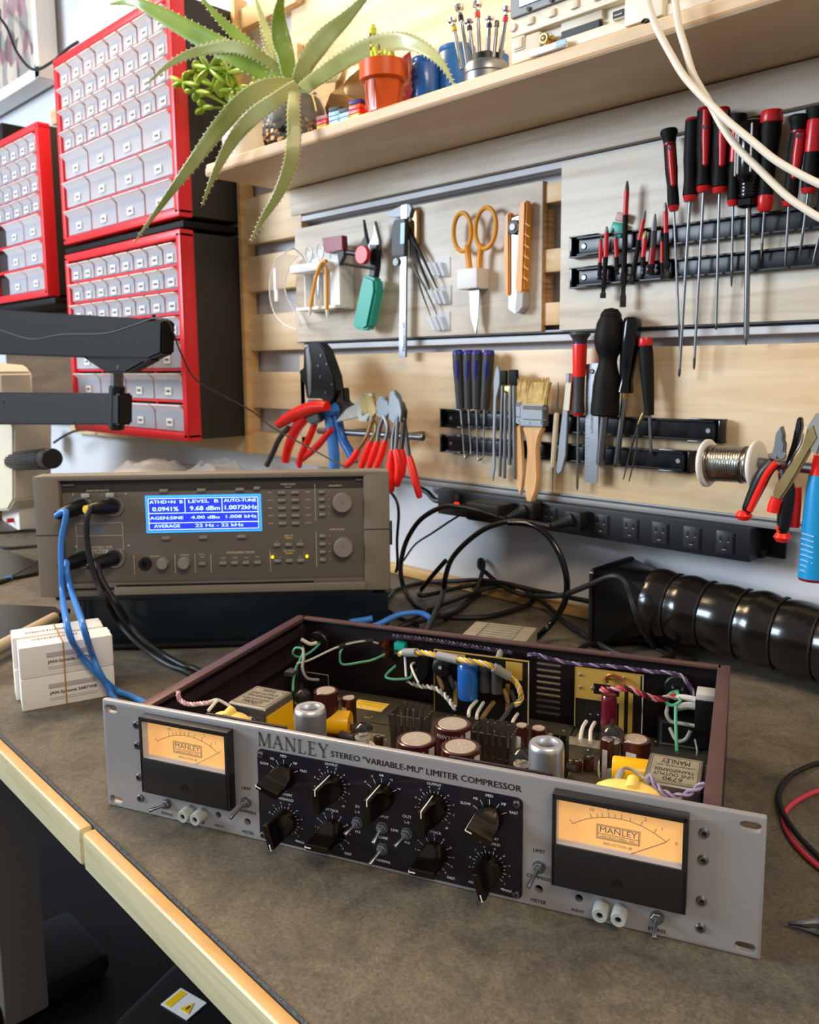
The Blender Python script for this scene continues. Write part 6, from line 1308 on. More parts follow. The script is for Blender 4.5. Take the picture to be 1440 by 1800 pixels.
t = thing('craft_knife', W(984, 834, YL), 'slim silver snap knife with a cream label and a red edge', 'knife')
obj('body', MB().wprism(w3([(996, 656), (1003, 656), (996, 800), (989, 828), (983, 834), (979, 828), (986, 760), (993, 700)], YL), YL+.003, .005, 'alu', bev=.0008), t)
obj('label_strip', MB().wprism(w3([(994, 673), (1003, 673), (999, 722), (989, 720)], YL-.004), YL-.0018, .0006, 'cream'), t)
obj('red_edge', MB().wprism(w3([(1003, 658), (1008, 656), (1003, 720), (1000, 722)], YL), YL+.003, .004, 'red_dark'), t)
t = driver('screwdriver', 'red and dark grey screwdriver with a flared cap, hanging beside the steel ruler', (1020, 584), (1017, 731), (1015, 862), YL, .0115, ([(0, 0), (1.15, .0), (1.18, .03), (.85, .08), (.72, .14), (.7, .5), (.64, .6), (.62, .8), (.7, .93), (.7, .96), (0, .97)], 'grey_dark'), .0018, 'steel', 'steel', .020,
           [('blue_band', 'navy', .115, .145, (.76, .76)), ('grip', 'red_bright', .14, .53, (.82, .74)), ('collar', 'red', .955, 1.0, (.66, .5))])
t = thing('steel_ruler', W(1041, 848, YL+.004), 'short steel ruler with a hanging hole behind the round black handle', 'ruler')
obj('blade', MB().wprism(w3([(1031, 640), (1054, 638), (1050, 849), (1028, 848)], YL+.004), YL+.005, .0012, 'skin_ruler'), t)
m = MB()
for k in range(24): y_ = 665+k*7; m.box(tuple(W(1031, y_, YL+.0034)), (.004 if k % 5 else .007, .0002, .0003), 'ink')
m.text('WESTCOTT', .004, Matrix.Translation(W(1040, 745, YL+.0034)) @ UP @ Rz(-PI/2), 'ink', cap=.0032, fit=.026); 
obj('markings', m, t); c = W(1041, 653, YL+.0034); obj('hanging_hole', MB().rod(c, c+V((0, -.0004, 0)), .0032, 'ink', seg=16).rod(c, c+V((0, -.0006, 0)), .0018, 'birch_warm', seg=6), t)
# big round handled driver
a, b, c = W(1075, 541, YL-.010), W(1063, 731, YL-.010), W(1055, 816, YL-.004); t = thing('ratchet_driver', c, 'large matte black driver with a bulb-shaped grip', 'screwdriver'); r = .0178
obj('handle', MB().along(a, b, [(0, 0), (r*.45, .012), (r*.68, .05), (r*.74, .075), (r*.70, .078), (r*.92, .14), (r*1.03, .24), (r*1.04, .31), (r*.92, .38), (r*.68, .44), (r*.62, .49), (r*.70, .55), (r*.86, .62), (r*.94, .72), (r*.96, .85), (r*.99, .90), (r*.99, .985), (r*.9, 1), (0, 1)], 'black_matte', 32), t)
obj('shaft', MB().along(b, c, [(0, 0), (.0052, 0), (.0052, 1), (.0042, 1), (0, 1)], 'steel', 18), t)
a, b, c = W(1113, 556, YL-.004), W(1099, 690, YL-.004), W(1083, 822, YL-.002); t = thing('screwdriver', c, 'black flat-sided screwdriver right of the bulb-handled driver', 'screwdriver'); r = .0135
obj('handle', MB().along(a, b, [(0, 0), (r*.6, .005), (r*.88, .03), (r*1.0, .10), (r*1.03, .35), (r*.86, .65), (r*.68, .84), (r*.92, .99), (r*.85, 1), (0, 1)], 'black_gloss', 14, sx=1, sy=.8), t)
obj('shaft', MB().along(b, c, [(0, 0), (.0037, 0), (.0037, .93), (.0028, .96), (.0008, 1), (0, 1)], 'steel', 12), t); obj('collar', MB().along(b, lerp(b, c, .08), [(0, 0), (.0042, 0), (.0042, 1), (0, 1)], 'brass', 12), t)
t = driver('screwdriver', 'slim black tapered screwdriver with a red cap and white print', (1134, 594), (1142, 730), (1145, 802), YL, .0088, ([(0, .09), (.92, .1), (1, .2), (.95, .4), (.75, .8), (.62, 1), (0, 1)], 'black_matte'), .0021, 'steel', 'steel', .012, [('cap', 'red', 0, .105, (.92, 1.02))])
t = thing('tweezers', W(1100, 845, YL), 'dark thin tweezers with a golden top hanging on the warm board', 'tweezers')
for e in ((1096, 843), (1106, 846)): obj('arm', MB().tube(w3([(1131, 727), (1122, 748), ((1108 if e[0] < 1100 else 1118), 795), e], YL), lambda t_: .0018-.0010*t_, 'steel_dark', 8), t)
obj('joint', MB().along(W(1132, 725, YL), W(1123, 746, YL), [(0, 0), (.002, .05), (.0024, .5), (.0018, 1), (0, 1)], 'gold_metal', 10), t)
# ---------------- rods with pliers
def plier(name, lb, cat, y, jaws, jm, h1, h2, hm, piv, hr=.0052, bare=None):
    t = thing(name, W(*h2[-1], y), lb, cat)
    for j, pol in enumerate(jaws): obj('jaw', MB().wprism([W(a, b, y) for a, b in pol], y+.004-.003*j, .008, jm, bev=.001), t)
    c = W(*piv, y-.004); obj('pivot', MB().rod(c, c+V((0, -.004, 0)), .0042, 'steel', seg=16, bev=.0006), t)
    for k, (h, hy) in enumerate(((h1, y-.002), (h2, y-.006))):
        pts = [W(a, b, hy) for a, b in h]
        if bare: obj('shank', MB().tube([W(piv[0], piv[1], hy), W(*bare[k], hy), pts[0]], .0034, jm, 10), t)
        obj('grip', MB().tube(pts, lambda t_: hr*(.85+.3*math.sin(PI*min(1, t_*1.05))) if t_ < .97 else hr*.6, hm, 14), t)
    return t
rd = pc('steel_rail', MB().rod(W(560, 757, .885), W(745, 769, .885), .0055, 'steel', seg=20, bev=.0015).rod(W(600, 760, .885), W(600, 760, .885)+V((0, .055, 0)), .004, 'steel').rod(W(700, 766, .885), W(700, 766, .885)+V((0, .055, 0)), .004, 'steel'), 'short steel rod with pliers hanging over it, left side of the warm board', 'rod')
# crimper
YC = .875; t = thing('crimping_tool', W(600, 860, YC), 'large black ratchet crimper with blue handles hanging at the left', 'crimper')
obj('head', MB().wprism(w3([(545, 612), (556, 603), (572, 603), (582, 615), (598, 660), (602, 690), (590, 716), (575, 700), (550, 700), (544, 660)], YC), YC+.006, .020, 'black', bev=.002), t)
obj('side_plate', MB().wprism(w3([(542, 614), (547, 605), (552, 640), (552, 690), (548, 700), (545, 670)], YC-.01), YC-.008, .008, 'alu', bev=.001), t)
obj('lever', MB().wprism(w3([(530, 652), (540, 645), (545, 668), (546, 686), (534, 668)], YC), YC+.004, .010, 'black', bev=.002), t)
obj('pawl', MB().wprism(w3([(602, 690), (610, 680), (612, 705), (628, 716), (622, 730), (600, 734), (590, 720)], YC), YC+.006, .014, 'black', bev=.002), t)
for a, b in ((565, 625), (560, 643), (575, 640), (584, 676), (573, 690), (564, 662)): c = W(a, b, YC-.014); obj('rivet', MB().rod(c+V((0, .002, 0)), c+V((0, -.0015, 0)), .0022, 'steel', seg=10), t)
obj('collar', MB().wprism(w3([(548, 702), (600, 708), (606, 724), (580, 732), (556, 724)], YC), YC+.006, .018, 'blue_cable', bev=.003), t)
obj('handle', MB().tube(w3([(578, 726), (583, 760), (588, 810), (585, 850)], YC), .0090, 'blue_cable', 14), t)
obj('handle', MB().tube(w3([(592, 726), (602, 770), (618, 800), (622, 815)], YC+.004), .0075, 'blue', 14), t)
# long red cutters at the left
Yc = .85
t = thing('cable_cutter', W(480, 820, Yc), 'big cable cutter with long curved red and dark handles, leftmost on the rod', 'cutter')
obj('handle', MB().tube(w3([(575, 714), (552, 716), (520, 728), (490, 746)], Yc), lambda q_: .0075+.0035*math.sin(PI*q_), 'red_bright', 14), t)
obj('handle', MB().tube(w3([(540, 730), (520, 755), (506, 790), (502, 812)], Yc+.008), lambda q_: .0100-.003*q_, 'red_bright', 14), t)
obj('lower_handle', MB().tube(w3([(508, 752), (492, 770), (478, 800), (469, 818)], Yc+.006), .0048, 'grey_dark', 12), t)
obj('head', MB().wprism(w3([(532, 712), (545, 705), (556, 715), (560, 740), (545, 748), (530, 735)], Yc), Yc+.014, .012, 'steel_dark', bev=.002), t)
Yp = .868
plier('slip_pliers', 'red-handled pliers with a slotted steel joint, slanting left in front of the crimper', 'pliers', Yp,
      [[(592, 742), (612, 718), (636, 706), (646, 714), (642, 730), (612, 738)], [(630, 708), (642, 692), (660, 690), (664, 716), (650, 740), (636, 740)]], 'zinc', [(583, 754), (560, 782), (540, 800), (522, 815)], [(556, 735), (548, 760), (530, 800), (526, 822)], 'red_bright', (640, 726), .0052)
plier('combination_pliers', 'gold-toned long pliers with red ends, second bunch on the rod', 'pliers', Yp-.004,
      [[(634, 704), (640, 692), (652, 700), (652, 724), (640, 730)], [(656, 738), (668, 724), (662, 700), (648, 692), (652, 716)]], 'gold_metal', [(652, 776), (643, 800), (634, 826)], [(630, 790), (620, 808), (606, 822)], 'red_bright', (655, 738), .0052, bare=((662, 752), (644, 768)))
plier('diagonal_cutters', 'steel diagonal cutters with two close red grips, middle of the rod', 'pliers', Yp-.006,
      [[(664, 706), (670, 696), (680, 698), (684, 712), (676, 734), (664, 730)], [(676, 698), (688, 706), (692, 722), (682, 736), (672, 722)]], 'steel', [(664, 776), (656, 800), (648, 824)], [(678, 774), (670, 800), (660, 826)], 'red_bright', (676, 732), .0050, bare=((668, 750), (682, 752)))
plier('parrot_pliers', 'steel pliers with a curved beak and red grips reaching lowest, right end of the rod', 'pliers', Yp-.010,
      [[(686, 712), (688, 690), (694, 686), (702, 694), (708, 712), (706, 740), (694, 744), (686, 735)], [(698, 690), (708, 704), (712, 722), (710, 742), (700, 742)]], 'steel', [(690, 790), (687, 825), (688, 865)], [(696, 790), (702, 822), (698, 855)], 'red_bright', (700, 732), .0058, bare=((692, 762), (698, 762)))
plier('end_nippers', 'rightmost steel-jawed nippers on the rod with one red grip swung out to the right', 'pliers', Yp-.004,
      [[(700, 716), (708, 706), (714, 722), (712, 744), (702, 740)]], 'steel_dark', [(719, 802), (728, 835), (738, 876)], [(706, 790), (708, 815), (706, 840)], 'red_bright', (710, 738), .0052, bare=((714, 765), (708, 765)))
# solder spool and right-hand rod
pc('steel_rail', MB().rod(W(1300, 810, .87), W(1600, 842, .87), .0058, 'steel', seg=20, bev=.001).rod(W(1300, 810, .87)+V((.01, 0, 0)), W(1300, 810, .87)+V((.01, .07, 0)), .004, 'steel'), 'steel rod carrying the solder spool and right-hand pliers', 'rod')
t = thing('solder_spool', W(1290, 850, .87), 'white-flanged spool of solder wire on the steel rod at the right', 'solder spool')
a, b = W(1244, 814, .87), W(1331, 818, .87); d = (b-a).normalized(); L = (b-a).length
for p, q in ((a-d*.002, a+d*.0025), (b-d*.0025, b+d*.002)): obj('flange', MB().along(p, q, [(0, 0), (.0250, 0), (.0262, .3), (.0262, .7), (.0250, 1), (0, 1)], 'white', 40), t)
obj('solder_winding', MB().along(a, b, [(.019+.0004*math.sin(k*2.1), k/60) for k in range(61)], 'solder_wire', 36), t)
m = MB(); e1 = d.orthogonal().normalized(); e2 = d.cross(e1); random.seed(9)
for k in range(9):
    u0 = random.choice((random.uniform(.05, .2), random.uniform(.7, .92))); tl_ = random.uniform(-.14, .14); pts = []
    for i in range(24): an_ = 2*PI*i/24; pts.append(a+d*L*(u0+tl_*.5*math.sin(an_+k))+(e1*math.cos(an_)+e2*math.sin(an_))*.0198)
    m.tube(pts, .0005, 'solder_wire', 5, 1, closed=True)
obj('loose_turns', m, t)
fr = MB(); fr.text('SOLDER', .004, Matrix.Translation(b+d*.0023) @ Rz(0) @ Matrix(((0, 0, 1, 0), (1, 0, 0, 0), (0, 1, 0, 0), (0, 0, 0, 1))) @ Mt(0, .017, 0), 'ink_grey', cap=.0035)
t2 = plier('cutting_pliers', 'red and black handled cutters with round red ends next to the solder spool', 'pliers', .855,
      [[(1363, 785), (1366, 762), (1376, 748), (1380, 765), (1378, 788), (1368, 806), (1356, 806)], [(1378, 766), (1384, 780), (1382, 800), (1372, 808)]], 'steel', [(1362, 812), (1345, 830), (1330, 860), (1312, 900)], [(1378, 825), (1384, 860), (1380, 900), (1376, 936)], 'black', (1376, 800), .0066)
for h, e in (([(1365, 813), (1349, 832), (1334, 862), (1318, 898)], (1308, 906)), ([(1374, 828), (1379, 862), (1375, 900), (1371, 934)], (1376, 944))):
    obj('red_inlay', MB().tube([W(x_, y_, .847) for x_, y_ in h], .0034, 'red_bright', 10), t2)
    c = W(*e, .852); obj('end_ball', MB().lathe([(0, -.006), (.006, -.0045), (.0088, 0), (.006, .0045), (0, .006)], 'red_bright', Matrix.Translation(c), 18), t2)
t = thing('crimp_pliers', W(1360, 905, .84), 'gold-coloured plated crimping pliers with dipped red ends at the right', 'pliers')
obj('plated_handle', MB().wprism(w3([(1432, 742), (1440, 770), (1424, 795), (1404, 830), (1385, 862), (1372, 880), (1358, 878), (1360, 858), (1382, 826), (1408, 790), (1420, 750)], .84), .846, .007, 'gold_metal', bev=.002), t)
obj('dipped_end', MB().tube(w3([(1366, 876), (1361, 890), (1359, 900)], .842), .0060, 'red_bright', 14), t); obj('dipped_end', MB().tube(w3([(1399, 856), (1398, 890), (1395, 926)], .862), .0058, 'red', 14), t)
obj('jaw', MB().wprism(w3([(1434, 726), (1450, 730), (1450, 756), (1436, 800), (1424, 792), (1418, 752)], .84), .85, .010, 'zinc', bev=.001), t)
t = thing('long_nose_pliers', W(1400, 830, .865), 'dark long-nose pliers standing behind the gold crimping pliers', 'pliers')
obj('jaw', MB().wprism(w3([(1402, 734), (1408, 733), (1410, 750), (1400, 790), (1384, 822), (1378, 824), (1392, 780)], .865), .872, .008, 'black', bev=.001), t); obj('spring', MB().tube(w3([(1412, 762), (1408, 780), (1396, 800), (1384, 822)], .858), .0011, 'steel', 8), t)
obj('grip', MB().tube(w3([(1384, 820), (1377, 850), (1372, 870)], .865), .0052, 'red_dark', 12), t)
t = thing('blue_handled_tool', W(1430, 1020, .86), 'bright blue ribbed tool handle hanging at the right edge', 'hand tool')
a, b = W(1440, 835, .86), W(1430, 1020, .86); r = .0135
obj('grip', MB().along(a, b, [(0, 0), (r*.7, 0), (r*.8, .1), (r*.95, .4), (r*1.0, .7), (r*1.08, .97), (0, .98)], 'sky_blue', 20), t); obj('end_cap', MB().along(lerp(a, b, .965), lerp(a, b, 1.01), [(0, 0), (r*1.09, .1), (r*1.02, .7), (0, 1)], 'red_dark', 20), t)
obj('neck', MB().along(W(1444, 800, .86), a, [(0, 0), (r*.5, 0), (r*.65, 1), (0, 1)], 'red_bright', 14), t)
m = MB()
for k in range(8): p = lerp(a, b, .55+.05*k); m.box((p.x-.003, p.y-r*.97, p.z), (.012, .0012, .0012), 'lego_blue', R=Matrix.Rotation(.2, 3, 'Y'))
obj('grip_lines', m, t)
# ================================================================ things on the shelf
ZS = .679
def leaf(pts, w0, th, m='aloe', teeth=True, seed=0, prof=None):
    """pts: (px, py, y). solid tapering succulent leaf, broad side towards the room"""
    P = [W(a, b, y) for a, b, y in pts]; Q = []; n = len(P)
    for i in range(n-1):
        p0, p1, p2, p3 = P[max(i-1, 0)], P[i], P[i+1], P[min(i+2, n-1)]
        for k in range(6): t = k/6; Q.append(.5*((2*p1)+(-p0+p2)*t+(2*p0-5*p1+4*p2-p3)*t*t+(-p0+3*p1-3*p2+p3)*t**3))
    Q.append(P[-1]); N_ = len(Q); vs = []; fs = []; S = 12; mb = MB(); random.seed(seed); edge = []
    for i, q in enumerate(Q):
        t = i/(N_-1); tg = (Q[min(i+1, N_-1)]-Q[max(i-1, 0)]).normalized(); vw = (CAM-q).normalized()
        side = tg.cross(vw).normalized(); nr = side.cross(tg).normalized()
        wd = w0*((.72+.55*t) if t < .4 else (.94*(1-((t-.4)/.6)**1.5)))+.0004; tk = th*(1-t)**.6+.0004
        for k in range(S):
            a = 2*PI*k/S; x = math.cos(a)*wd/2; z = math.sin(a)*tk/2
            z += (-.22*tk+ .30*wd*(x/(wd/2))**2*.35) if True else 0
            vs.append(q+side*x+nr*z)
        edge.append((q, side, tg, nr, wd, tk))
    for i in range(N_-1):
        for k in range(S): k2 = (k+1) % S; fs.append((i*S+k, i*S+k2, (i+1)*S+k2, (i+1)*S+k))
    fs += [tuple(range(S))[::-1], tuple((N_-1)*S+k for k in range(S))]
    mb.add(vs, fs, m)
    if teeth:
        for i in range(2, N_-1):
            q, sd, tg, nr, wd, tk = edge[i]
            for s in (-1, 1): b = q+sd*s*wd*.49+nr*wd*.09; mb.rod(b, b+(sd*s*.8+tg*.6)*.0028, .0010, 'cream_light', r2=.0002, seg=5)
    return mb
al = thing('aloe_plant', W(517, 250, .84), 'large aloe vera in a round glass jar, its long leaves hanging over the shelf', 'potted plant')
c = W(517, 200, .845); R = .052; cz = ZS+R*.93
X = Mt(c.x, .845, ZS)
prof = [(R*.45, 0), (R*.7, .006), (R*.92, .022), (R, .046), (R*.97, .066), (R*.86, .084), (R*.74, .094)]
o = obj('glass_jar', MB().lathe(prof+[(r-.002, h) for r, h in prof[::-1]], 'jar_glass', X, 40, cap=False), al); o['label'] = 'round clear glass jar'
sp = [(0, .003), (R*.44, .003), (R*.68, .008), (R*.89, .024), (R*.955, .046), (R*.92, .066), (R*.80, .080), (R*.4, .086), (0, .088)]
m = MB().lathe(sp, 'aloe_pot_soil', X, 40, cap=False); random.seed(8)
for k in range(420):
    a = random.uniform(0, 2*PI); h = random.uniform(.008, .080); rr = R*(.66+.30*math.sin(PI*min(1, (h+.012)/.098))**.7)*.965
    m.box((rr*math.cos(a), rr*math.sin(a), h), (random.uniform(.002, .004), random.uniform(.003, .008), random.uniform(.002, .005)), random.choice(['soil', 'aloe_pot_soil', 'foil_brown', 'pine_strip', 'black_matte']), X, R=Matrix.Rotation(a, 3, 'Z') @ Matrix.Rotation(random.uniform(-.6, .6), 3, 'X'))
obj('soil', m, al)
leaves = [([(505, 142, .84), (470, 128, .82), (415, 98, .79), (345, 60, .76), (280, 24, .73), (235, 4, .71), (190, 8, .70)], .034, .009, 'aloe_bright'),
          ([(505, 145, .835), (470, 112, .82), (425, 70, .80), (385, 32, .78), (340, -20, .76)], .021, .008, 'aloe_bright'),
          ([(500, 140, .86), (485, 90, .865), (465, 45, .87), (446, -15, .88)], .017, .007, 'aloe'),
          ([(493, 138, .87), (478, 100, .875), (465, 65, .88), (457, 34, .885)], .013, .006, 'aloe'),
          ([(512, 150, .83), (503, 100, .82), (493, 60, .815), (491, 20, .81), (500, -35, .80)], .030, .010, 'aloe_bright'),
          ([(522, 155, .84), (538, 112, .83), (570, 68, .82), (610, 30, .80), (665, -30, .78)], .030, .009, 'aloe'),
          ([(528, 160, .835), (565, 132, .82), (610, 103, .81), (655, 82, .80), (700, 72, .79), (740, 82, .79), (775, 110, .79), (800, 153, .79)], .026, .008, 'aloe'),
          ([(510, 150, .80), (470, 152, .77), (430, 175, .75), (385, 225, .735), (340, 285, .725), (290, 352, .715), (232, 432, .70)], .027, .010, 'aloe'),
          ([(522, 150, .79), (485, 176, .765), (445, 205, .755), (410, 245, .745), (380, 300, .735), (354, 364, .73)], .024, .009, 'aloe'),
          ([(518, 158, .79), (516, 195, .755), (517, 245, .748), (510, 290, .742), (490, 340, .735), (462, 385, .73), (440, 426, .725)], .021, .009, 'aloe'),
          ([(495, 125, .83), (450, 95, .80), (405, 82, .78), (350, 90, .76), (300, 112, .745), (253, 152, .73)], .019, .007, 'aloe'),
          ([(530, 155, .87), (570, 140, .88), (612, 138, .89), (640, 142, .90)], .012, .006, 'aloe')]
for i, (p, w_, th, m) in enumerate(leaves): obj('leaf', leaf(p, w_, th, m, i < 11, i), al)
random.seed(5); m = MB()
for k in range(26): a = random.uniform(0, 2*PI); r = random.uniform(.2, .75)*R; q = V((c.x+r*math.cos(a), .845+r*math.sin(a), ZS+.086+random.uniform(0, .006))); m.lathe([(0, -.003), (.0035, 0), (0, .003)], 'soil', Matrix.Translation(q), 7)
m.tube([W(548, 165, .84), W(553, 180, .82), W(556, 195, .80)], .0012, 'yellow_pale', 6); obj('bark_bits', m, al)
# succulent in white pot
su = thing('succulent_plant', W(425, 270, .86), 'small bright green succulent in a white pot at the left end of the shelf', 'potted plant')
c = W(428, 250, .86); o = obj('pot', MB().lathe([(.026, 0), (.034, .02), (.036, .055), (.036, .085), (.034, .088), (.032, .084), (.031, .06), (0, .06)], 'white_gloss', Mt(c.x, .86, ZS), 32), su)
random.seed(21); 
def fleshy(a, b, w_, m='succulent'): return MB().along(a, b, [(0, 0), (w_*.45, .08), (w_*.8, .3), (w_, .58), (w_*.7, .85), (w_*.2, .98), (0, 1)], m, 10, sy=.6)
for cx, cy, n_, yy, s_ in ((322, 145, 5, .80, 26), (345, 160, 4, .81, 26), (368, 120, 6, .80, 34), (400, 128, 6, .81, 36), (412, 158, 4, .83, 26), (376, 152, 5, .83, 28), (345, 126, 4, .82, 24), (358, 190, 3, .82, 18), (450, 148, 4, .90, 14)):
    st = MB(); st.tube([W(420, 200, .86), W((420+cx)/2, (190+cy)/2, (yy+.86)/2), W(cx, cy, yy)], .0022, 'succulent', 8); obj('stem', st, su)
    lf = MB()
    for k in range(n_):
        a = 2*PI*k/n_+random.uniform(-.3, .3); L = s_*random.uniform(.8, 1.2); 
        p = W(cx, cy, yy); q = W(cx+math.cos(a)*L, cy-math.sin(a)*L*.9, yy+random.uniform(-.02, .01)); f = fleshy(p, q, .0078); lf.v_off = 0; lf.add(f.v, f.f, 'succulent')
    obj('leaf_rosette', lf, su)
# toy brick potted plant
tb = thing('toy_plant', W(676, 205, .80), 'toy-brick plant with lime stalks in an orange pot on the shelf', 'toy plant')
c = W(676, 170, .80); Xc = Mt(c.x, .80, ZS); r0 = .0315
obj('pot', MB().lathe([(r0*.72, 0), (r0*.86, .038), (r0*.88, .040), (0, .040)], 'orange', Xc, 10).lathe([(r0*.90, .038), (r0*1.04, .040), (r0*1.04, .062), (r0*.96, .063), (r0*.9, .058), (0, .056)], 'orange', Xc, 28), tb)
m = MB()
for a in (-1.9, -1.3): m.box((r0*.85*math.cos(a), r0*.85*math.sin(a), .02), (.001, .001, .036), 'red_dark', Xc)
obj('pot_seams', m, tb)
for px, pt, pb_, g in ((656, 48, 128, 1), (671, 68, 128, 1), (688, 78, 126, 0), (664, 85, 128, 0), (681, 70, 128, 0)):
    a, b = W(px, pt, .80), W(px, pb_, .80); st = MB(); st.rod(b, lerp(b, a, .35), .0042, 'green', seg=12); st.rod(lerp(b, a, .35), lerp(b, a, .8), .0038, 'lime', seg=12)
    st.rod(lerp(b, a, .55), lerp(b, a, .62), .0052, 'lime', seg=12)
    s = obj('stalk', st, tb); tp = MB()
    if g: tp.rod(lerp(b, a, .82), a, .0050, 'lime', seg=14, bev=.0016).rod(a, a+V((0, 0, .003)), .0026, 'yellow', seg=12); tp.box(tuple(lerp(b, a, .68)+V((-.001, -.0045, 0))), (.0016, .0016, .022), 'red_dark')
    else: tp.along(lerp(b, a, .6), a, [(0, 0), (.004, 0), (.0046, .5), (.0074, .9), (.0074, 1), (0, 1)], 'lime', 14)
    obj('bud', tp, s)
# blue capacitors
for (x0, x1, yt, yy, H, lb, txt) in ((724, 772, 103, .835, .078, 'left blue can capacitor with printed lines, beside the orange pot', True), (771, 838, 84, .87, .098, 'taller blue can capacitor behind the screwdriver stand', False), (862, 896, 98, .90, .085, 'blue can partly hidden behind the screwdriver stand, right one', False)):
    a, b = W(x0, 150, yy), W(x1, 150, yy); r = (b.x-a.x)/2*.74; cx = (a.x+b.x)/2; t = thing('can_capacitor', (cx, yy, ZS), lb, 'capacitor'); X = Mt(cx, yy, ZS)
    top = W((x0+x1)/2, yt, yy).z-ZS
    obj('sleeve', MB().lathe([(r*.96, 0), (r, .002), (r, top-.010), (r*.95, top-.008), (r, top-.005), (r*.98, top-.001), (r*.88, top)], 'blue_cap' if txt else 'blue_cable', X, 32), t)
    obj('top_disc', MB().lathe([(r*.87, top-.0015), (0, top-.0015)], 'grey_light', X, 24).rod((-.005, 0, top-.002), (-.005, 0, top+.005), .0022, 'steel', M=X, seg=10).rod((.005, 0, top-.002), (.005, 0, top+.005), .0022, 'steel', M=X, seg=10), t)
    if txt:
        m = MB()
        for i, s in enumerate(('SPRAGUE', 'POWERLYTIC', '36DX', '300-50DC', '7534L  100C')):
            for j, ch_ in enumerate(s):
                an_ = -PI/2-.45+(j-len(s)/2+.5)*.135; m.text(ch_, .004, X @ Rz(an_+PI/2) @ Mt(0, -r-.0003, top*.72-i*.0085) @ UP, 'ink', cap=.0042)
        obj('print', m, t)
# kraft bag and foil behind
def bagmesh(px, yy, m, seed, dep=.03):
    random.seed(seed); P = [W(a, b, yy) for a, b in px]; n = len(P); c_ = sum(P, V())/n; vs = []; fs = []
    for s in (0, 1, 2):
        for p in P: k = (1, .8, .35)[s]; vs.append(c_+(p-c_)*k+V((random.uniform(-.002, .002), -dep*(0, .6, 1)[s]+random.uniform(-.004, .004), random.uniform(-.002, .002))))
    vs.append(c_+V((0, -dep, 0))); vs.append(c_+V((0, .004, 0)))
    for s in (0, 1):
        for i in range(n): i2 = (i+1) % n; fs.append((s*n+i, s*n+i2, (s+1)*n+i2, (s+1)*n+i))
    for i in range(n): i2 = (i+1) % n; fs.append((2*n+i, 2*n+i2, 3*n)); fs.append((i2, i, 3*n+1))
    return MB().add(vs, fs, m, None, False)
pc('kraft_bag', bagmesh([(575, 205), (592, 178), (600, 150), (622, 112), (640, 100), (662, 112), (668, 150), (664, 195), (640, 215)], .88, 'foil_brown', 3), 'crumpled brown kraft parts bag between the aloe jar and the orange pot', 'bag')
pc('brown_packet', bagmesh([(700, 190), (694, 110), (705, 98), (722, 92), (726, 120), (724, 182)], .89, 'red_dark', 6, .012), 'dark brown packet squeezed between the orange pot and a blue capacitor', 'packet')
# toy bricks
k = 0
for px, py, cols in ((572, 216, ('yellow', 'red_bright', 'pink_wire')), (594, 208, ('lego_blue', 'lego_blue', 'lego_blue', 'grey_dark')), (612, 203, ('lego_blue', 'lego_blue', 'grey_dark')), (630, 198, ('yellow_cap', 'red_bright', 'orange', 'purple_handle'))):
    c = W(px, py, .792); t = thing('toy_bricks', (c.x, .792, ZS), ('yellow and orange toy brick stack next to the aloe jar', 'pale blue toy brick stack with a dark top, left of two', 'pale blue toy brick stack with a dark top, right of two', 'red and yellow toy brick stack touching the orange pot')[k], 'toy bricks'); k += 1
    for i, cc in enumerate(cols): obj('brick', MB().box((c.x, .792, ZS+.0030+i*.0060), (.0195, .016, .0052), cc, bev=.0006, R=Matrix.Rotation(.08*i, 3, 'Z')), t)
# precision screwdriver stand
st = thing('screwdriver_stand', W(842, 150, .795), 'round silver stand filled with jeweller screwdrivers on the shelf', 'tool stand')
a, b = W(803, 130, .80), W(881, 130, .80); cx = (a.x+b.x)/2; r = (b.x-a.x)/2*.80; X = Mt(cx, .815, ZS)
obj('base', MB().lathe([(r*.9, 0), (r, .002), (r, .012), (r*.95, .013), (r*.98, .014), (r*.96, .022), (r*.86, .026), (r*.78, .027), (r*.76, .024), (0, .024)], 'steel', X, 40), st)
obj('rotor', MB().lathe([(r*.72, .024), (r*.70, .034), (r*.60, .036), (r*.58, .030), (0, .030)], 'black', X, 32), st)
for i, ((tx_, ty_), (bx_, by_), cc) in enumerate((((795, 32), (812, 122), 'yellow'), ((807, 9), (823, 119), 'black'), ((824, 35), (832, 107), 'grey_dark'), ((839, 3), (843, 115), 'red_bright'), ((861, 29), (857, 105), 'navy'), ((875, 24), (866, 116), 'steel_dark'), ((892, 11), (876, 119), 'pink'))):
    nm = ('yellow', 'black', 'dark grey', 'bright red', 'navy', 'bare steel', 'pink')[i]
    a, b = W(tx_, ty_, .812), W(bx_, by_, .806 if i % 2 else .815); t = thing('precision_screwdriver', b, 'silver jeweller screwdriver with a %s colour ring standing in the round stand' % nm, 'screwdriver'); r1 = .0032
    obj('body', MB().along(b, a, [(0, 0), (r1*.8, 0), (r1*.9, .5), (r1*.75, .55), (r1*.9, .6), (r1*.6, .84), (r1*.9, .86), (0, .87)], 'steel', 12), t)
    obj('color_ring', MB().along(lerp(a, b, .16), lerp(a, b, .26), [(0, 0), (r1*1.05, .1), (r1*1.05, .9), (0, 1)], cc, 12), t)
    if i != 5: obj('swivel_cap', MB().along(lerp(a, b, .14), a, [(0, 0), (r1*.6, 0), (r1*.7, .3), (r1*1.7, .5), (r1*1.8, .9), (r1*1.5, 1), (0, 1)], 'chrome', 16), t)
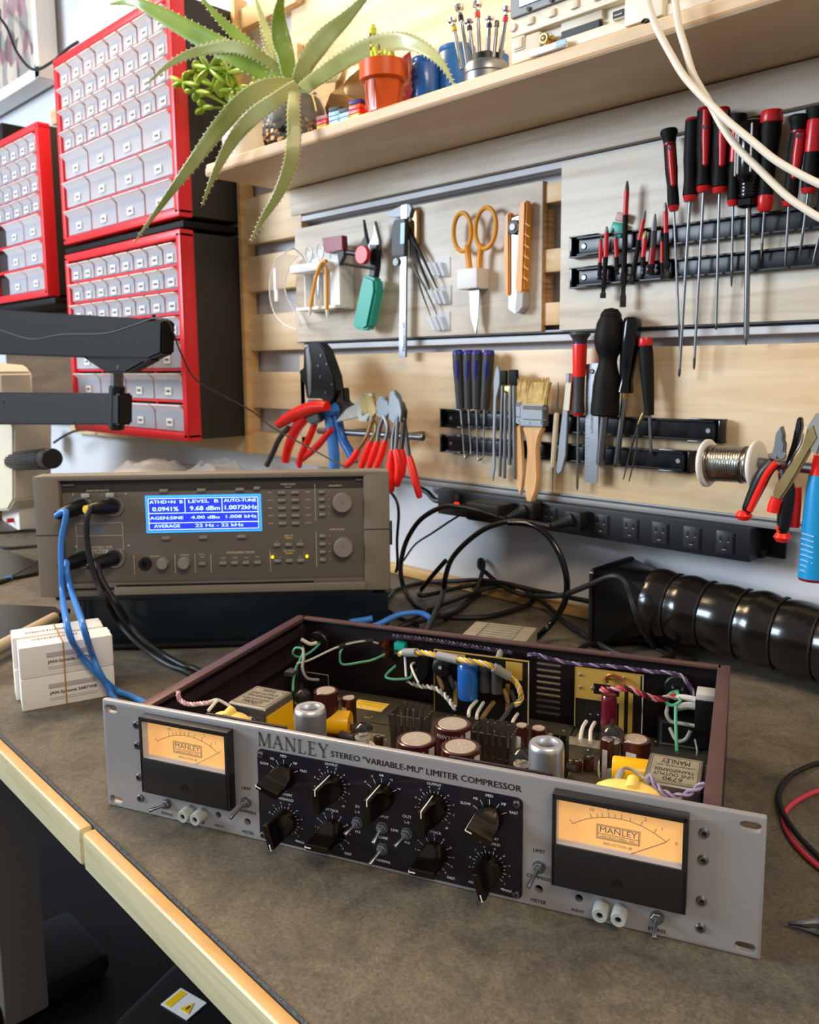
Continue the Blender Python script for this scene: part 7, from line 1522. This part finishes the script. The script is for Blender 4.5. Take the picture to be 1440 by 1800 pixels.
# oscilloscope
YO = .787; t = thing('oscilloscope', W(1000, 90, YO), 'cream oscilloscope with a grey screen bezel standing on the shelf at the top edge', 'oscilloscope')
xl = W(899, 90, YO).x+.002; xr_ = .02; zb, zt = ZS+.001, ZS+.215
bz = W(899, 44, YO).z
b = MB().box(((xl+xr_)/2, .866, (zb+zt)/2), (xr_-xl, .146, zt-zb), 'beige_scope', bev=.006)
obj('housing', b, t)
zl = W(930, 62, YO).z; zm = W(930, 80, YO).z
obj('front_strip', MB().box(((xl+xr_)/2, YO+.001, (bz+zl)/2+.002), (xr_-xl-.001, .012, bz-zl+.002), 'beige_scope', bev=.003), t)
obj('front_foot', MB().box((xl+.021, YO+.001, (zb+zl)/2), (.040, .012, zl-zb-.001), 'beige_scope', bev=.004).box(((xl+xr_)/2+.02, YO+.002, zb+.006), (xr_-xl-.04, .010, .011), 'beige_scope', bev=.002), t)
sx0, sz0 = W(921, 18, YO).x, W(921, 18, YO).z
obj('screen_bezel', MB().box(((xl+xr_)/2, YO-.002, (bz+zt)/2+.001), (xr_-xl-.004, .012, zt-bz-.004), 'scope_grey', bev=.002), t)
obj('screen', MB().box((sx0+.085, YO-.0085, sz0+.065), (.17, .002, .13), 'screen_glass', bev=.0006), t)
for px, py in ((938, 40), (976, 25), (1016, 11), (1057, 1)): c = W(px, py, YO); obj('soft_key', MB().box((c.x, YO-.006, (bz+zl)/2+.003), (.0095, .004, .0085), 'cream', bev=.002), t)
c = W(908, 51, YO); obj('power_button', MB().rod((c.x, YO-.004, c.z), (c.x, YO-.0075, c.z), .0048, 'cream', seg=20, bev=.001), t)
c = W(918, 79, YO); obj('large_key', MB().box((c.x, YO-.0055, c.z), (.0150, .002, .0150), 'cream', bev=.0035).box((c.x, YO-.0068, c.z), (.0115, .003, .0115), 'beige_scope', bev=.002), t)
for px, py in ((938, 20), (978, 5)): c = W(px, py, YO); obj('bezel_stud', MB().rod((c.x, YO-.007, c.z), (c.x, YO-.0105, c.z), .0022, 'grey_dark', seg=12), t)
c = W(957, 68, YO-.01); obj('coax_connector', MB().rod((c.x, YO+.01, c.z), (c.x, YO-.012, c.z), .0052, 'brass', seg=20).rod((c.x, YO-.012, c.z), (c.x, YO-.0124, c.z), .0036, 'grey_dark', seg=16).rod((c.x, YO-.010, c.z), (c.x, YO-.0128, c.z), .0012, 'gold_metal', seg=8).rod((c.x, YO+.004, c.z), (c.x, YO-.003, c.z), .0066, 'brass', seg=6), t)
a, b = W(992, 66, YO+.004), W(1058, 42, YO+.004); obj('paper_slot', MB().box(((a.x+b.x)/2, YO+.0045, zb+.0155), (b.x-a.x, .012, .007), 'black').box(((a.x+b.x)/2, YO+.0045, zb+.030), (b.x-a.x+.004, .008, .020), 'cream', bev=.001), t)
c = W(1094, 28, YO); obj('usb_port', MB().box((c.x, YO-.001, c.z), (.015, .012, .009), 'cream_light', bev=.001).box((c.x, YO-.0072, c.z), (.0125, .001, .0068), 'black').box((c.x, YO-.0080, c.z-.001), (.009, .001, .0012), 'grey_light'), t)
a, b = W(1105, 25, YO), W(1172, 0, YO); obj('side_panel', MB().box(((a.x+b.x)/2, YO-.002, (a.z+b.z)/2), (b.x-a.x, .012, .030), 'cream_light', bev=.002), t)
# white stick and slip in front
a, b = W(938, 108, .778), W(1000, 82, .778); pc('usb_stick', MB().box(((a.x+b.x)/2-.004, .7795, ZS+.0045), (b.x-a.x, .008, .0075), 'white_gloss', bev=.0015).box((b.x-.008, .7755, ZS+.005), (.012, .001, .0055), 'lego_blue'), 'white stick lying in front of the oscilloscope on the shelf edge', 'usb stick')
pc('rubber_grommet', MB().tube([W(1128, 40, .778), W(1133, 35, .778), W(1138, 36, .778), W(1134, 41, .778)], .0014, 'black', 8, 3).tube([W(1138, 38, .778), W(1146, 33, .778)], .0016, 'black', 8), 'tiny black rubber loop on the shelf edge below the oscilloscope', 'grommet')
# white leads from above
pc('white_cable', MB().tube(WW([(1125, -40), (1138, 0), (1147, 29), (1158, 56), (1178, 93), (1202, 133), (1232, 167), (1256, 190), (1282, 215), (1320, 246), (1360, 279), (1400, 303), (1445, 325), (1500, 345), (1620, 370), (1800, 350), (2000, 250), (2150, 60)], .745), .0033, 'cream_light', 14), 'cream cable hanging from above that ends higher at the right edge', 'cable')
pc('white_cable', MB().tube(WW([(1178, -40), (1187, 0), (1193, 44), (1204, 82), (1217, 126), (1232, 155), (1249, 183), (1270, 222), (1297, 260), (1330, 293), (1378, 340), (1412, 365), (1450, 387), (1500, 405), (1620, 432), (1820, 410), (2040, 300), (2200, 80)], .752), .0033, 'cream_light', 14), 'cream cable hanging from above that ends lower at the right edge', 'cable')
# ================================================================ carton fillers on the upper left wall
pc('white_object', MB().box(tuple(W(170, 45, .90)), (.08, .06, .035), 'white_gloss', bev=.012), 'small white rounded device standing on top of the upper red cabinet', 'device') if False else None
